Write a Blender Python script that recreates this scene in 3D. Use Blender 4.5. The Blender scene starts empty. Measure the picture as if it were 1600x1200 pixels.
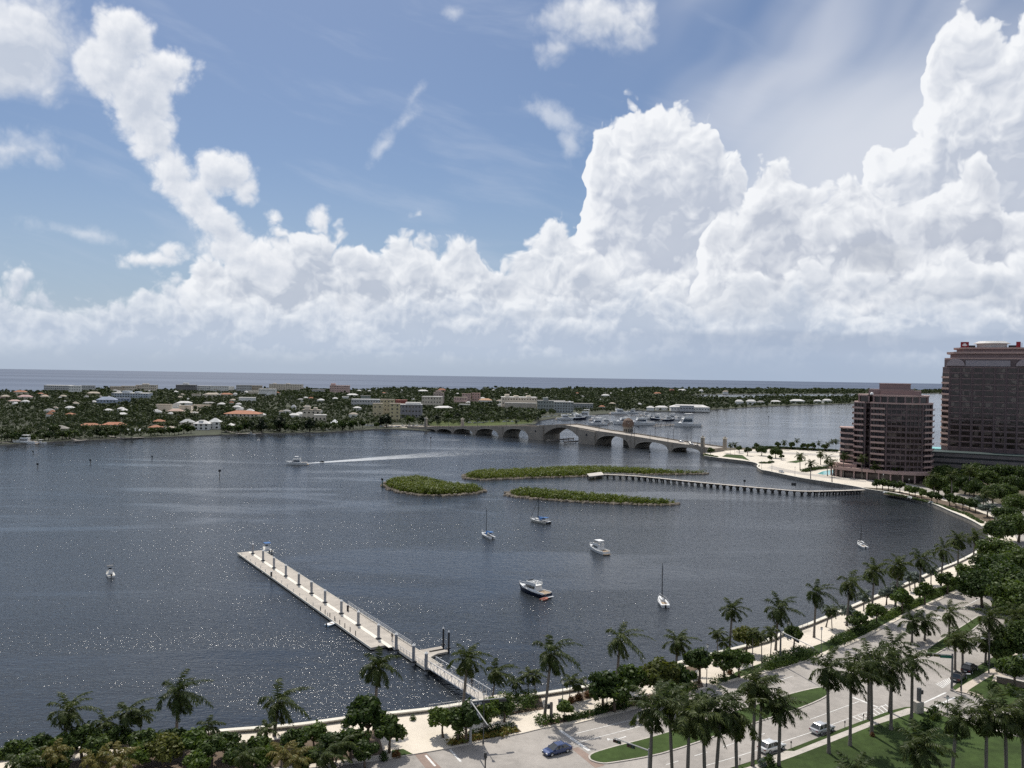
import bpy, bmesh, math, random
import numpy as np
from mathutils import Vector, Matrix
from mathutils.geometry import delaunay_2d_cdt
R = math.radians
scene = bpy.context.scene
# ------------------------------------------------------------------ camera
FPX = 1290.0                      # focal length in pixels of a 1600 px wide frame
PITCH, ROLL, EYE = math.atan(16 / FPX), 0.0158, Vector((0, 0, 60.0))
_f = Vector((0, math.cos(PITCH), -math.sin(PITCH)))
_r0, _u0 = Vector((1, 0, 0)), Vector((0, math.sin(PITCH), math.cos(PITCH)))
_r = _r0 * math.cos(ROLL) + _u0 * math.sin(ROLL)
_u = _u0 * math.cos(ROLL) - _r0 * math.sin(ROLL)
cam = bpy.data.cameras.new('camera')
cam.lens, cam.sensor_width, cam.clip_start, cam.clip_end = 36 * FPX / 1600, 36, 1, 60000
camo = bpy.data.objects.new('camera', cam)
scene.collection.objects.link(camo)
m = Matrix((_r, _u, -_f)).transposed().to_4x4()
m.translation = EYE
camo.matrix_world = m
scene.camera = camo

def ray(px, py):
    return (_f * FPX + _r * (px - 800) + _u * (600 - py)).normalized()
def G(px, py, z=0.0):
    """the spot on the level z that was sighted at this bearing"""
    d = ray(px, py)
    return EYE + d * ((z - EYE.z) / d.z)
def AT(px, py, depth):
    d = ray(px, py)
    return EYE + d * (depth / d.y)
def AE(px, py):
    d = ray(px, py)
    return math.atan2(d.x, d.y) * FPX, math.asin(d.z) * FPX

# ------------------------------------------------------------------ sun, exposure
SUN_EL, SUN_AZ = R(56), R(-18)     # azimuth from +Y towards +X
sd = Vector((math.cos(SUN_EL) * math.sin(SUN_AZ), math.cos(SUN_EL) * math.cos(SUN_AZ), math.sin(SUN_EL)))
sl = bpy.data.lights.new('sun', 'SUN')
sl.energy, sl.angle, sl.color = 4.2, R(0.5), (1.0, 0.95, 0.87)
so = bpy.data.objects.new('sun', sl)
so.rotation_euler = (-sd).to_track_quat('-Z', 'Y').to_euler()
scene.collection.objects.link(so)
vs = scene.view_settings
scene.display_settings.display_device = 'sRGB'
vs.view_transform, vs.look, vs.exposure, vs.gamma = 'Standard', 'None', 0.0, 1.0
cy = scene.cycles
cy.max_bounces, cy.diffuse_bounces, cy.glossy_bounces = 5, 2, 3
cy.transmission_bounces, cy.transparent_max_bounces = 2, 6
cy.caustics_reflective = cy.caustics_refractive = False
cy.use_adaptive_sampling, cy.adaptive_threshold = True, 0.015
cy.sample_clamp_direct = 15
cy.use_denoising = False            # the small glints of sun on the water are real, keep them

# ------------------------------------------------------------------ sky
class NT:
    """small helper for writing node trees as expressions"""
    def __init__(s, tree): s.t, s.n = tree, tree.nodes
    def node(s, kind, **kw):
        n = s.n.new(kind)
        for k, v in kw.items(): setattr(n, k, v)
        return n
    def put(s, sock, v):
        if hasattr(v, 'is_output') or isinstance(v, bpy.types.NodeSocket): s.t.links.new(v, sock)
        elif v is not None: sock.default_value = v
    def M(s, op, a, b=None, c=None, clamp=False):
        n = s.node('ShaderNodeMath', operation=op, use_clamp=clamp)
        for i, v in enumerate((a, b, c)): s.put(n.inputs[i], v)
        return n.outputs[0]
    def V(s, op, a, b=None, out=0, scale=None):
        n = s.node('ShaderNodeVectorMath', operation=op)
        s.put(n.inputs[0], a); s.put(n.inputs[1], b)
        if scale is not None: s.put(n.inputs['Scale'], scale)
        return n.outputs[out]
    def xyz(s, x=0.0, y=0.0, z=0.0):
        n = s.node('ShaderNodeCombineXYZ')
        for i, v in enumerate((x, y, z)): s.put(n.inputs[i], v)
        return n.outputs[0]
    def sep(s, v):
        n = s.node('ShaderNodeSeparateXYZ'); s.put(n.inputs[0], v)
        return n.outputs
    def step(s, v, lo, hi, a=0.0, b=1.0):
        n = s.node('ShaderNodeMapRange', interpolation_type='SMOOTHSTEP')
        for i, x in enumerate((v, lo, hi, a, b)): s.put(n.inputs[i], x)
        return n.outputs[0]
    def lin(s, v, lo, hi, a=0.0, b=1.0):
        n = s.node('ShaderNodeMapRange')
        for i, x in enumerate((v, lo, hi, a, b)): s.put(n.inputs[i], x)
        return n.outputs[0]
    def mix(s, f, a, b, blend='MIX'):
        n = s.node('ShaderNodeMix', data_type='RGBA', blend_type=blend)
        s.put(n.inputs[0], f); s.put(n.inputs[6], a); s.put(n.inputs[7], b)
        return n.outputs[2]
    def noise(s, v, scale, detail=4, rough=0.5, dist=0.0, dim='2D', col=False):
        n = s.node('ShaderNodeTexNoise', noise_dimensions=dim)
        s.put(n.inputs['Vector'], v)
        n.inputs['Scale'].default_value, n.inputs['Detail'].default_value = scale, detail
        n.inputs['Roughness'].default_value, n.inputs['Distortion'].default_value = rough, dist
        return n.outputs[1 if col else 0]
    def voro(s, v, scale, detail=2, rough=0.5, dim='2D', feature='F1', out=0, rand=1.0):
        n = s.node('ShaderNodeTexVoronoi', voronoi_dimensions=dim, feature=feature)
        s.put(n.inputs['Vector'], v)
        n.inputs['Scale'].default_value = scale
        n.inputs['Randomness'].default_value = rand
        if 'Detail' in n.inputs: n.inputs['Detail'].default_value, n.inputs['Roughness'].default_value = detail, rough
        if hasattr(n, 'normalize'): n.normalize = True
        if 'Smoothness' in n.inputs: n.inputs['Smoothness'].default_value = 0.35
        return n.outputs[out]
    def curve(s, v, pts):
        n = s.node('ShaderNodeFloatCurve')
        c = n.mapping.curves[0]
        pts = sorted(pts)
        n.mapping.use_clip = False
        c.points[0].location, c.points[1].location = pts[0], pts[-1]
        for p in pts[1:-1]: c.points.new(*p)
        for p in c.points: p.handle_type = 'VECTOR'
        n.mapping.update()
        s.put(n.inputs['Value'], v)
        return n.outputs[0]
    def ramp(s, v, stops):
        n = s.node('ShaderNodeValToRGB')
        e = n.color_ramp.elements
        while len(e) < len(stops): e.new(0.5)
        for k, (p, c) in zip(e, stops): k.position, k.color = p, (*c, 1)
        s.put(n.inputs[0], v)
        return n.outputs[0]

def c4(c): return (c[0], c[1], c[2], 1.0)
def srgb(*c):
    return tuple((x / 255 / 12.92) if x / 255 <= 0.04045 else ((x / 255 + 0.055) / 1.055) ** 2.4 for x in c)

def cloud_group(name, shape, amp, cell, seed, lump):
    """node group: (bearing, height) -> depth inside one bank of cumulus, and a slow light-and-shade variation"""
    g = bpy.data.node_groups.new(name, 'ShaderNodeTree')
    g.interface.new_socket('P', in_out='INPUT', socket_type='NodeSocketVector')
    g.interface.new_socket('Warp', in_out='INPUT', socket_type='NodeSocketVector')
    g.interface.new_socket('D', in_out='OUTPUT', socket_type='NodeSocketFloat')
    t = NT(g)
    gi, go = t.node('NodeGroupInput'), t.node('NodeGroupOutput')
    p, w = gi.outputs[0], gi.outputs[1]
    q = t.V('ADD', p, (seed * 371.3, seed * 197.1, 0))
    pw = t.V('ADD', q, t.V('SCALE', w, scale=cell * 0.9))
    big = t.noise(q, 1 / (cell * 2.6), 4.5, 0.56)
    vor = t.voro(pw, 1 / cell, 3.0, 0.52, feature='F1')
    vor = t.M('POWER', vor, 1.4)
    d = shape(t, t.V('ADD', p, t.V('SCALE', w, scale=cell * 0.6)))
    d = t.M('ADD', d, t.M('MULTIPLY', t.M('SUBTRACT', big, 0.5), amp * 2.4))
    d = t.M('ADD', d, t.M('MULTIPLY', t.M('SUBTRACT', 0.21, vor), cell * 2.6 * lump))
    t.put(go.inputs[0], d)
    return g

def profile_layer(name, px_pts, amp, cell, seed, lump=1.0):
    def shape(t, pp):
        x, y, _ = t.sep(pp)
        top = t.curve(t.lin(x, -800, 800), [((AE(a, b)[0] + 800) / 1600, AE(a, b)[1] / 800) for a, b in px_pts])
        return t.M('SUBTRACT', t.M('MULTIPLY', top, 800.0), y)
    return cloud_group(name, shape, amp, cell, seed, lump)

def blob_layer(name, blobs, amp, cell, seed, lump=1.0):
    def shape(t, pp):
        d = None
        for b in blobs:
            cx, cy_, rx, ry, rot = (*b, 0)[:5]
            a, e = AE(cx, cy_)
            n = t.node('ShaderNodeMapping', vector_type='TEXTURE')
            # (the tiny term makes the blobs wait for one another, which keeps the shader's stack small)
            t.put(n.inputs[0], pp if d is None else t.V('ADD', pp, t.M('MULTIPLY', d, 1e-6)))
            n.inputs[1].default_value = (a, e, 0)
            n.inputs[2].default_value = (0, 0, R(rot))
            n.inputs[3].default_value = (rx, ry, 1)
            r_ = min(rx, ry) * 1.1 + 6
            k = t.M('MULTIPLY_ADD', t.V('LENGTH', n.outputs[0], out=1), -r_, r_ * 1.0 + 4)
            d = k if d is None else t.M('SMOOTH_MAX', d, k, 14.0)
        return d
    return cloud_group(name, shape, amp, cell, seed, lump)

world = bpy.data.worlds.new('World')
scene.world = world
world.use_nodes = True
world.cycles.sampling_method = 'MANUAL'
world.cycles.sample_map_resolution = 512
def build_sky():
    t = NT(world.node_tree)
    t.n.clear()
    out, bg = t.node('ShaderNodeOutputWorld'), t.node('ShaderNodeBackground')
    bg.inputs[1].default_value = 0.1
    sky = t.node('ShaderNodeTexSky', sky_type='NISHITA', sun_disc=False, sun_elevation=SUN_EL, sun_rotation=SUN_AZ,
                 altitude=50, air_density=1.0, dust_density=1.2, ozone_density=2.2)
    co = t.node('ShaderNodeTexCoord')
    x, y, z = t.sep(co.outputs['Generated'])
    az = t.M('MULTIPLY', t.M('ARCTAN2', x, y), FPX)
    el = t.M('MULTIPLY', t.M('ARCSINE', z), FPX)
    P = t.xyz(az, el, 0.0)
    K = 10.0
    base = t.mix(1.0, sky.outputs[0], c4(SKY_TINT), 'MULTIPLY')
    # pale layer of moist air low over the sea
    hz = t.step(el, 15, 330, 1.0, 0.0)
    base = t.mix(t.M('MULTIPLY', hz, 0.62), base, c4([v * K for v in srgb(172, 190, 214)]))
    col = base
    L = Vector((-0.42, 0.9, 0))
    warp = t.V('MULTIPLY', t.V('SUBTRACT', t.noise(P, 0.014, 3, 0.55, col=True), (0.5, 0.5, 0.5)), (1, 1, 0))
    slow = t.noise(t.V('MULTIPLY', P, (1.0, 1.5, 1.0)), 0.0105, 3, 0.55)
    def over(col, g, soft, bright, dark, depth, eps, gain, lo=None, opacity=1.0, shade=1.15):
        def ev(off):
            n = t.node('ShaderNodeGroup', node_tree=g)
            t.put(n.inputs[0], t.V('ADD', P, tuple(L * off)) if off else P)
            t.put(n.inputs[1], warp)
            return n.outputs[0]
        d0, d1 = ev(0), ev(eps)
        a = t.step(d0, 0.0, soft)
        if lo:                                                     # the bank dissolves towards its base
            a = t.M('MULTIPLY', a, t.step(el, lo[0], lo[1]))
        a = t.M('MULTIPLY', a, opacity)
        emb = t.M('MULTIPLY', t.M('SUBTRACT', d0, d1), gain / eps)   # + facing the light
        dep = t.M('POWER', t.lin(d0, 0, depth), 0.6)
        dep = t.M('MULTIPLY', dep, t.step(slow, 0.36, 0.60, 0.62, 1.08))
        lit = t.M('ADD', t.M('SUBTRACT', 0.95, t.M('MULTIPLY', dep, shade)), emb, clamp=True)
        lit = t.M('ADD', t.M('MULTIPLY', lit, 0.86), t.M('MULTIPLY', slow, 0.24), clamp=True)
        return t.mix(a, col, t.mix(lit, c4([v * K for v in dark]), c4([v * K for v in bright])))
    # cirrus veil
    vw = t.noise(t.V('MULTIPLY', P, (0.0016, 0.0042, 1)), 1.0, 3, 0.5, col=True)
    Pc = t.V('ADD', P, t.V('SCALE', t.V('MULTIPLY', t.V('SUBTRACT', vw, (0.5, 0.5, 0.5)), (1, 1, 0)), scale=110.0))
    n = t.node('ShaderNodeMapping', vector_type='TEXTURE')
    t.put(n.inputs[0], Pc); n.inputs[2].default_value = (0, 0, R(38)); n.inputs[3].default_value = (520, 170, 1)
    ci = t.noise(n.outputs[0], 1.0, 3, 0.5)
    cm = t.M('MULTIPLY', t.step(az, 60, 420), t.step(el, 60, 300))
    ci = t.M('MULTIPLY', t.step(ci, 0.28, 0.72), cm)
    col = t.mix(t.M('MULTIPLY', ci, 0.85), col, c4([v * K for v in srgb(200, 207, 222)]))
    n = t.node('ShaderNodeMapping', vector_type='TEXTURE')
    t.put(n.inputs[0], Pc); n.inputs[1].default_value = (*AE(1330, 215), 0); n.inputs[3].default_value = (400, 190, 1); n.inputs[2].default_value = (0, 0, R(14))
    col = t.mix(t.step(t.V('LENGTH', n.outputs[0], out=1), 1.0, 0.1, 0.0, 0.85), col, c4([v * K for v in srgb(216, 221, 231)]))
    n = t.node('ShaderNodeMapping', vector_type='TEXTURE')
    t.put(n.inputs[0], Pc); n.inputs[2].default_value = (0, 0, R(-14)); n.inputs[3].default_value = (300, 60, 1)
    cl = t.M('MULTIPLY', t.step(t.noise(n.outputs[0], 1.0, 6, 0.55), 0.5, 0.8), 0.22)
    col = t.mix(cl, col, c4([v * K for v in srgb(205, 214, 230)]))
    W, W2 = srgb(250, 251, 253), srgb(243, 245, 249)
    # wisps
    for bl, amp, cell, sd_, soft, op in WISPS:
        col = over(col, blob_layer('wisp_cloud', bl, amp, cell, sd_, 0.5), soft, W2, srgb(200, 210, 226), 110, 10, 0.12, None, op)
    for pts, amp, cell, sd_, soft, bright, dark, depth, eps, gain, lo, op in BANKS:
        col = over(col, profile_layer('cumulus_bank', pts, amp, cell, sd_), soft, bright, dark, depth, eps, gain, lo, op)
    for bl, amp, cell, sd_, soft, op in PUFFS:
        col = over(col, blob_layer('cumulus_puff', bl, amp, cell, sd_, 0.6), soft, W, srgb(192, 201, 216), 90, 9, 0.22, None, op)
    # the low grey bases and the rain under them, over the sea to the right
    gb = t.noise(t.V('MULTIPLY', P, (0.004, 0.02, 1)), 1.0, 4, 0.5)
    Pg = t.V('ADD', P, t.xyz(0.0, t.M('MULTIPLY', t.M('SUBTRACT', gb, 0.5), 75.0), 0.0))
    for (cx, cy_, rx, ry, k, cc) in BASES:
        a, e = AE(cx, cy_)
        n = t.node('ShaderNodeMapping', vector_type='TEXTURE')
        t.put(n.inputs[0], t.V('ADD', Pg, t.V('SCALE', col, scale=1e-6)))
        n.inputs[1].default_value, n.inputs[3].default_value = (a, e, 0), (rx, ry, 1)
        f = t.M('MULTIPLY', t.step(t.V('LENGTH', n.outputs[0], out=1), 1.0, 0.35), k)
        col = t.mix(f, col, c4([v * K for v in srgb(*cc)]))
    col = t.mix(t.step(el, 5, 120, 0.55, 0.0), col, c4([v * K for v in srgb(184, 198, 218)]))
    t.put(bg.inputs[0], col)
    # the rest of the dome, overhead and behind: the same blue with scattered broken cloud
    far = t.noise(t.V('ADD', co.outputs['Generated'], (3.1, 1.7, 0.4)), 2.6, 4, 0.55, dim='3D')
    bg2 = t.node('ShaderNodeBackground'); bg2.inputs[1].default_value = 0.1
    t.put(bg2.inputs[0], t.mix(t.M('MULTIPLY', t.step(far, 0.44, 0.62), 0.85), base, c4([v * K * 1.25 for v in W2])))
    inside = t.M('MULTIPLY', t.M('MULTIPLY', t.M('GREATER_THAN', el, -12.0), t.M('LESS_THAN', el, 640.0)), t.M('LESS_THAN', t.M('ABSOLUTE', az), 1000.0))
    mx = t.node('ShaderNodeMixShader')
    t.put(mx.inputs[0], inside)
    t.t.links.new(bg2.outputs[0], mx.inputs[1]); t.t.links.new(bg.outputs[0], mx.inputs[2])
    t.t.links.new(mx.outputs[0], out.inputs[0])

SKY_TINT = (0.60, 0.67, 0.76)
_W = srgb(246, 248, 251)
BANKS = [
    # towers far behind
    ([(0, 640), (830, 640), (880, 400), (900, 360), (908, 300), (922, 225), (950, 180), (985, 168), (1030, 172), (1062, 158), (1088, 150), (1112, 168),
      (1120, 198), (1155, 225), (1165, 265), (1180, 330), (1250, 380), (1330, 330), (1370, 230), (1420, 200), (1440, 155), (1455, 75), (1490, 35), (1515, 25),
      (1560, 50), (1600, 30)], 22, 58, 1, 13, _W, srgb(182, 191, 208), 150, 12, 0.24, (30, 90), 1.0),
    ([(0, 640), (1050, 640), (1092, 410), (1105, 355), (1150, 330), (1170, 290), (1190, 255), (1215, 250), (1245, 268), (1262, 300), (1330, 262), (1380, 300),
      (1430, 330), (1470, 290), (1500, 245), (1540, 250), (1560, 300), (1600, 330)], 26, 54, 2, 14, _W, srgb(180, 188, 204), 90, 12, 0.24, (30, 90), 1.0),
    ([(0, 520), (250, 520), (300, 405), (360, 395), (410, 375), (480, 352), (500, 328), (520, 352), (560, 372), (600, 372), (660, 355), (690, 374), (742, 378), (765, 420), (800, 415),
      (850, 350), (900, 370), (930, 400), (1000, 420), (1100, 430), (1250, 400), (1400, 420), (1500, 370), (1600, 380)], 32, 52, 3, 20, _W, srgb(178, 188, 205), 85, 11, 0.24, (22, 75), 0.97),
    ([(0, 440), (25, 432), (70, 440), (120, 462), (200, 470), (225, 448), (270, 436), (310, 455), (370, 470), (400, 455), (450, 470), (520, 455), (600, 465), (700, 440), (800, 450),
      (900, 470), (1000, 440), (1100, 480), (1250, 440), (1330, 480), (1450, 450), (1600, 480)], 38, 38, 4, 26, srgb(242, 245, 249), srgb(176, 189, 209), 60, 9, 0.24, (4, 42), 0.9),
]
PUFFS = [
    ([(195, 55, 44, 40), (255, 108, 50, 32), (165, 105, 46, 44), (215, 150, 46, 54), (238, 210, 36, 46), (265, 268, 32, 36, 25), (300, 310, 34, 28, -38), (335, 345, 58, 30, -38), (390, 400, 80, 32, -22),
      (350, 270, 42, 34), (382, 298, 18, 22), (428, 343, 15, 14), (498, 342, 17, 20), (245, 404, 42, 11, 10), (262, 392, 16, 14)], 14, 25, 5, 22, 0.95),
    ([(930, 30, 92, 40), (865, 78, 38, 20, 30), (990, 45, 40, 30), (20, 60, 105, 75, 20), (75, 140, 18, 20), (25, 232, 75, 32), (1000, 20, 35, 40)], 24, 36, 6, 50, 0.9),
]
WISPS = [
    ([(600, 228, 32, 11, 50), (632, 190, 36, 11, 40), (650, 152, 30, 8, 60), (130, 365, 70, 11, -6), (870, 185, 55, 20, -25), (890, 220, 22, 30), (706, 18, 18, 12)], 16, 22, 7, 34, 0.6),
]
BASES = [(1450, 530, 460, 30, 0.6, (154, 168, 191)), (1000, 543, 260, 22, 0.4, (165, 178, 200)), (700, 540, 180, 10, 0.3, (172, 186, 206)),
         (1180, 575, 260, 50, 0.6, (140, 158, 186)), (1500, 575, 220, 40, 0.3, (150, 166, 192)), (850, 500, 60, 16, 0.4, (180, 190, 206)), (1370, 395, 60, 30, 0.55, (180, 187, 200)), (1480, 455, 130, 34, 0.4, (190, 198, 211)), (1180, 470, 120, 30, 0.35, (192, 200, 213))]
build_sky()

# ------------------------------------------------------------------ helpers
COL = scene.collection
rnd = random.Random(11)
def tag(o, label=None, cat=None, group=None, kind=None):
    for k, v in (('label', label), ('category', cat), ('group', group), ('kind', kind)):
        if v: o[k] = v
    return o
def thing(name, label, cat, loc=(0, 0, 0), rz=0.0, group=None, scale=1.0):
    o = bpy.data.objects.new(name, None)
    o.empty_display_size = 0.5
    COL.objects.link(o)
    o.location, o.rotation_euler, o.scale = loc, (0, 0, rz), (scale,) * 3
    return tag(o, label, cat, group)
def dup(root, loc, rz=0.0, label=None, group=None, scale=None):
    r = root.copy(); COL.objects.link(r)
    r.location, r.rotation_euler = loc, (0, 0, rz)
    if scale is not None: r.scale = scale if hasattr(scale, '__len__') else (scale,) * 3
    if label: r['label'] = label
    if group: r['group'] = group
    for ch in list(root.children):
        c = ch.copy(); COL.objects.link(c); c.parent = r
        for g in list(ch.children):
            d = g.copy(); COL.objects.link(d); d.parent = c
    return r
def link(name, me, parent=None, loc=None, rz=None):
    o = bpy.data.objects.new(name, me)
    COL.objects.link(o)
    if parent is not None: o.parent = parent
    if loc is not None: o.location = loc
    if rz is not None: o.rotation_euler = (0, 0, rz)
    return o

class MB:
    """collects faces and links them as one mesh object"""
    def __init__(s): s.v, s.f, s.m, s.cur = [], [], [], 0
    def mat(s, i): s.cur = i; return s
    def add(s, vs, fs):
        b = len(s.v)
        s.v += [tuple(x) for x in vs]
        s.f += [tuple(b + i for i in f) for f in fs]
        s.m += [s.cur] * len(fs)
        return s
    def quad(s, a, b, c, d): return s.add((a, b, c, d), ((0, 1, 2, 3),))
    def box(s, c, d, rz=0.0, taper=1.0):
        cs, sn = math.cos(rz), math.sin(rz)
        vs = []
        for z in (-1, 1):
            k = 1.0 if z < 0 else taper
            for x, y in ((-1, -1), (1, -1), (1, 1), (-1, 1)):
                X, Y = x * d[0] / 2 * k, y * d[1] / 2 * k
                vs.append((c[0] + X * cs - Y * sn, c[1] + X * sn + Y * cs, c[2] + z * d[2] / 2))
        return s.add(vs, ((3, 2, 1, 0), (4, 5, 6, 7), (0, 1, 5, 4), (1, 2, 6, 5), (2, 3, 7, 6), (3, 0, 4, 7)))
    def rbox(s, x0, x1, y0, y1, z0, z1): return s.box(((x0 + x1) / 2, (y0 + y1) / 2, (z0 + z1) / 2), (x1 - x0, y1 - y0, z1 - z0))
    def prism(s, poly, z0, z1, cap=True):
        n = len(poly)
        a = sum(poly[i][0] * poly[(i + 1) % n][1] - poly[(i + 1) % n][0] * poly[i][1] for i in range(n))
        p = list(poly) if a > 0 else list(poly)[::-1]
        vs = [(q[0], q[1], z0) for q in p] + [(q[0], q[1], z1) for q in p]
        fs = [(i, (i + 1) % n, n + (i + 1) % n, n + i) for i in range(n)]
        if cap: fs += [tuple(range(n, 2 * n)), tuple(range(n - 1, -1, -1))]
        return s.add(vs, fs)
    def tube(s, pts, rad, n=8, cap=True):
        pts = [Vector(p) for p in pts]
        if not hasattr(rad, '__len__'): rad = [rad] * len(pts)
        vs, fs = [], []
        for i, p in enumerate(pts):
            d = (pts[min(i + 1, len(pts) - 1)] - pts[max(i - 1, 0)]).normalized()
            a = d.cross(Vector((0.13, 0.97, 0.21))).normalized() if abs(d.y) < 0.9 else d.cross(Vector((0, 0.1, 1))).normalized()
            b = d.cross(a)
            for k in range(n):
                t = 2 * math.pi * k / n
                vs.append(p + (a * math.cos(t) + b * math.sin(t)) * rad[i])
        for i in range(len(pts) - 1):
            for k in range(n):
                fs.append((i * n + k, i * n + (k + 1) % n, (i + 1) * n + (k + 1) % n, (i + 1) * n + k))
        if cap: fs += [tuple(range(n - 1, -1, -1)), tuple(range((len(pts) - 1) * n, len(pts) * n))]
        return s.add(vs, fs)
    def cyl(s, c, r, z0, z1, n=16, r1=None): return s.tube(((c[0], c[1], z0), (c[0], c[1], z1)), (r, r if r1 is None else r1), n)
    def loft(s, secs, closed=True, caps=True):
        n = len(secs[0]); vs = [p for q in secs for p in q]; fs = []
        for i in range(len(secs) - 1):
            for k in range(n if closed else n - 1):
                fs.append((i * n + k, i * n + (k + 1) % n, (i + 1) * n + (k + 1) % n, (i + 1) * n + k))
        if caps: fs += [tuple(range(n - 1, -1, -1)), tuple(range((len(secs) - 1) * n, len(secs) * n))]
        return s.add(vs, fs)
    def dome(s, c, r, h, n=14, m=5):
        vs, fs = [], []
        for i in range(m):
            t = math.pi / 2 * i / m
            for k in range(n):
                u = 2 * math.pi * k / n
                vs.append((c[0] + r * math.cos(t) * math.cos(u), c[1] + r * math.cos(t) * math.sin(u), c[2] + h * math.sin(t)))
        vs.append((c[0], c[1], c[2] + h))
        for i in range(m - 1):
            for k in range(n): fs.append((i * n + k, i * n + (k + 1) % n, (i + 1) * n + (k + 1) % n, (i + 1) * n + k))
        for k in range(n): fs.append(((m - 1) * n + k, (m - 1) * n + (k + 1) % n, m * n))
        return s.add(vs, fs)
    def mesh(s, name, mats, smooth=False):
        me = bpy.data.meshes.new(name)
        me.from_pydata(s.v, [], s.f)
        for m_ in (mats if isinstance(mats, (list, tuple)) else [mats]): me.materials.append(m_)
        me.polygons.foreach_set('material_index', s.m)
        if smooth: me.polygons.foreach_set('use_smooth', [True] * len(s.f))
        me.update()
        return me
    def build(s, name, mats, parent=None, smooth=False, recalc=False, bevel=0, loc=None, rz=None):
        me = s.mesh(name, mats, smooth)
        if recalc or bevel:
            bm = bmesh.new(); bm.from_mesh(me)
            bmesh.ops.recalc_face_normals(bm, faces=bm.faces)
            bm.to_mesh(me); bm.free()
        o = link(name, me, parent, loc, rz)
        if bevel:
            b = o.modifiers.new('bevel', 'BEVEL'); b.width, b.segments, b.limit_method, b.angle_limit = bevel, 2, 'ANGLE', R(35)
        return o

def npmesh(name, V, F, mats, mi=None, smooth=False):
    """mesh from numpy arrays of vertices and quads"""
    me = bpy.data.meshes.new(name)
    n, k = len(F), F.shape[1]
    me.vertices.add(len(V)); me.vertices.foreach_set('co', np.ascontiguousarray(V, dtype=np.float32).ravel())
    me.loops.add(n * k); me.loops.foreach_set('vertex_index', np.ascontiguousarray(F, dtype=np.int32).ravel())
    me.polygons.add(n); me.polygons.foreach_set('loop_start', np.arange(0, n * k, k, dtype=np.int32))
    for m_ in (mats if isinstance(mats, (list, tuple)) else [mats]): me.materials.append(m_)
    if mi is not None: me.polygons.foreach_set('material_index', mi.astype(np.int32))
    if smooth: me.polygons.foreach_set('use_smooth', np.ones(n, dtype=bool))
    me.update(calc_edges=True)
    return me

# ------------------------------------------------------------------ materials
def material(name):
    mt = bpy.data.materials.new(name)
    mt.use_nodes = True
    t = NT(mt.node_tree)
    b = next(n for n in t.n if n.type == 'BSDF_PRINCIPLED')
    return mt, t, b
def pbr(name, col, rough=0.7, var=0.2, scale=0.6, metal=0.0, spec=0.4, bump=0.0, bscale=None, stain=0.0, coat=0.0):
    mt, t, b = material(name)
    co = t.node('ShaderNodeTexCoord').outputs['Object']
    n = t.noise(co, scale, 5, 0.6, dim='3D')
    n2 = t.noise(co, scale * 9, 3, 0.6, dim='3D')
    f = t.M('ADD', t.M('MULTIPLY', n, 0.7), t.M('MULTIPLY', n2, 0.3))
    k = t.step(f, 0.3, 0.7, 1 - var, 1 + var * 0.6)
    if stain:
        st = t.noise(t.V('MULTIPLY', co, (1, 1, 0.12)), scale * 3.1, 4, 0.6, dim='3D')
        k = t.M('MULTIPLY', k, t.step(st, 0.5, 0.72, 1.0, 1 - stain))
    t.put(b.inputs['Base Color'], t.mix(1.0, c4(col), t.xyz(k, k, k), 'MULTIPLY'))
    b.inputs['Roughness'].default_value = rough
    b.inputs['Metallic'].default_value = metal
    b.inputs['Specular IOR Level'].default_value = spec
    if coat: b.inputs['Coat Weight'].default_value, b.inputs['Coat Roughness'].default_value = coat, 0.05
    if bump:
        bn = t.node('ShaderNodeBump'); bn.inputs['Strength'].default_value = 0.6; bn.inputs['Distance'].default_value = bump
        t.put(bn.inputs['Height'], t.noise(co, bscale or scale * 8, 4, 0.6, dim='3D'))
        t.put(b.inputs['Normal'], bn.outputs[0])
    return mt
def foliage(name, a, c, trans=0.25, rough=0.5, vary=0.35, clump=0.35):
    """leaves: two greens mixed by leaf clump, by tree and by single leaf, and a little light let through"""
    mt, t, b = material(name)
    geo, oi = t.node('ShaderNodeNewGeometry'), t.node('ShaderNodeObjectInfo')
    co = t.node('ShaderNodeTexCoord').outputs['Object']
    n = t.noise(co, clump, 3, 0.6, dim='3D')
    f = t.M('ADD', t.M('MULTIPLY', n, 0.9), t.M('MULTIPLY', t.M('SUBTRACT', geo.outputs['Random Per Island'], 0.5), 0.6))
    f = t.M('ADD', f, t.M('MULTIPLY', t.M('SUBTRACT', oi.outputs['Random'], 0.5), vary))
    col = t.mix(t.step(f, 0.25, 0.75), c4(a), c4(c))
    t.put(b.inputs['Base Color'], col)
    b.inputs['Roughness'].default_value = rough
    b.inputs['Specular IOR Level'].default_value = 0.16
    if trans:
        tr, mx = t.node('ShaderNodeBsdfTranslucent'), t.node('ShaderNodeMixShader')
        t.put(tr.inputs[0], t.mix(1.0, col, (1.25, 1.3, 0.6, 1), 'MULTIPLY'))
        mx.inputs[0].default_value = trans
        out = next(n for n in t.n if n.type == 'OUTPUT_MATERIAL')
        t.t.links.new(b.outputs[0], mx.inputs[1]); t.t.links.new(tr.outputs[0], mx.inputs[2]); t.t.links.new(mx.outputs[0], out.inputs[0])
    return mt
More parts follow.
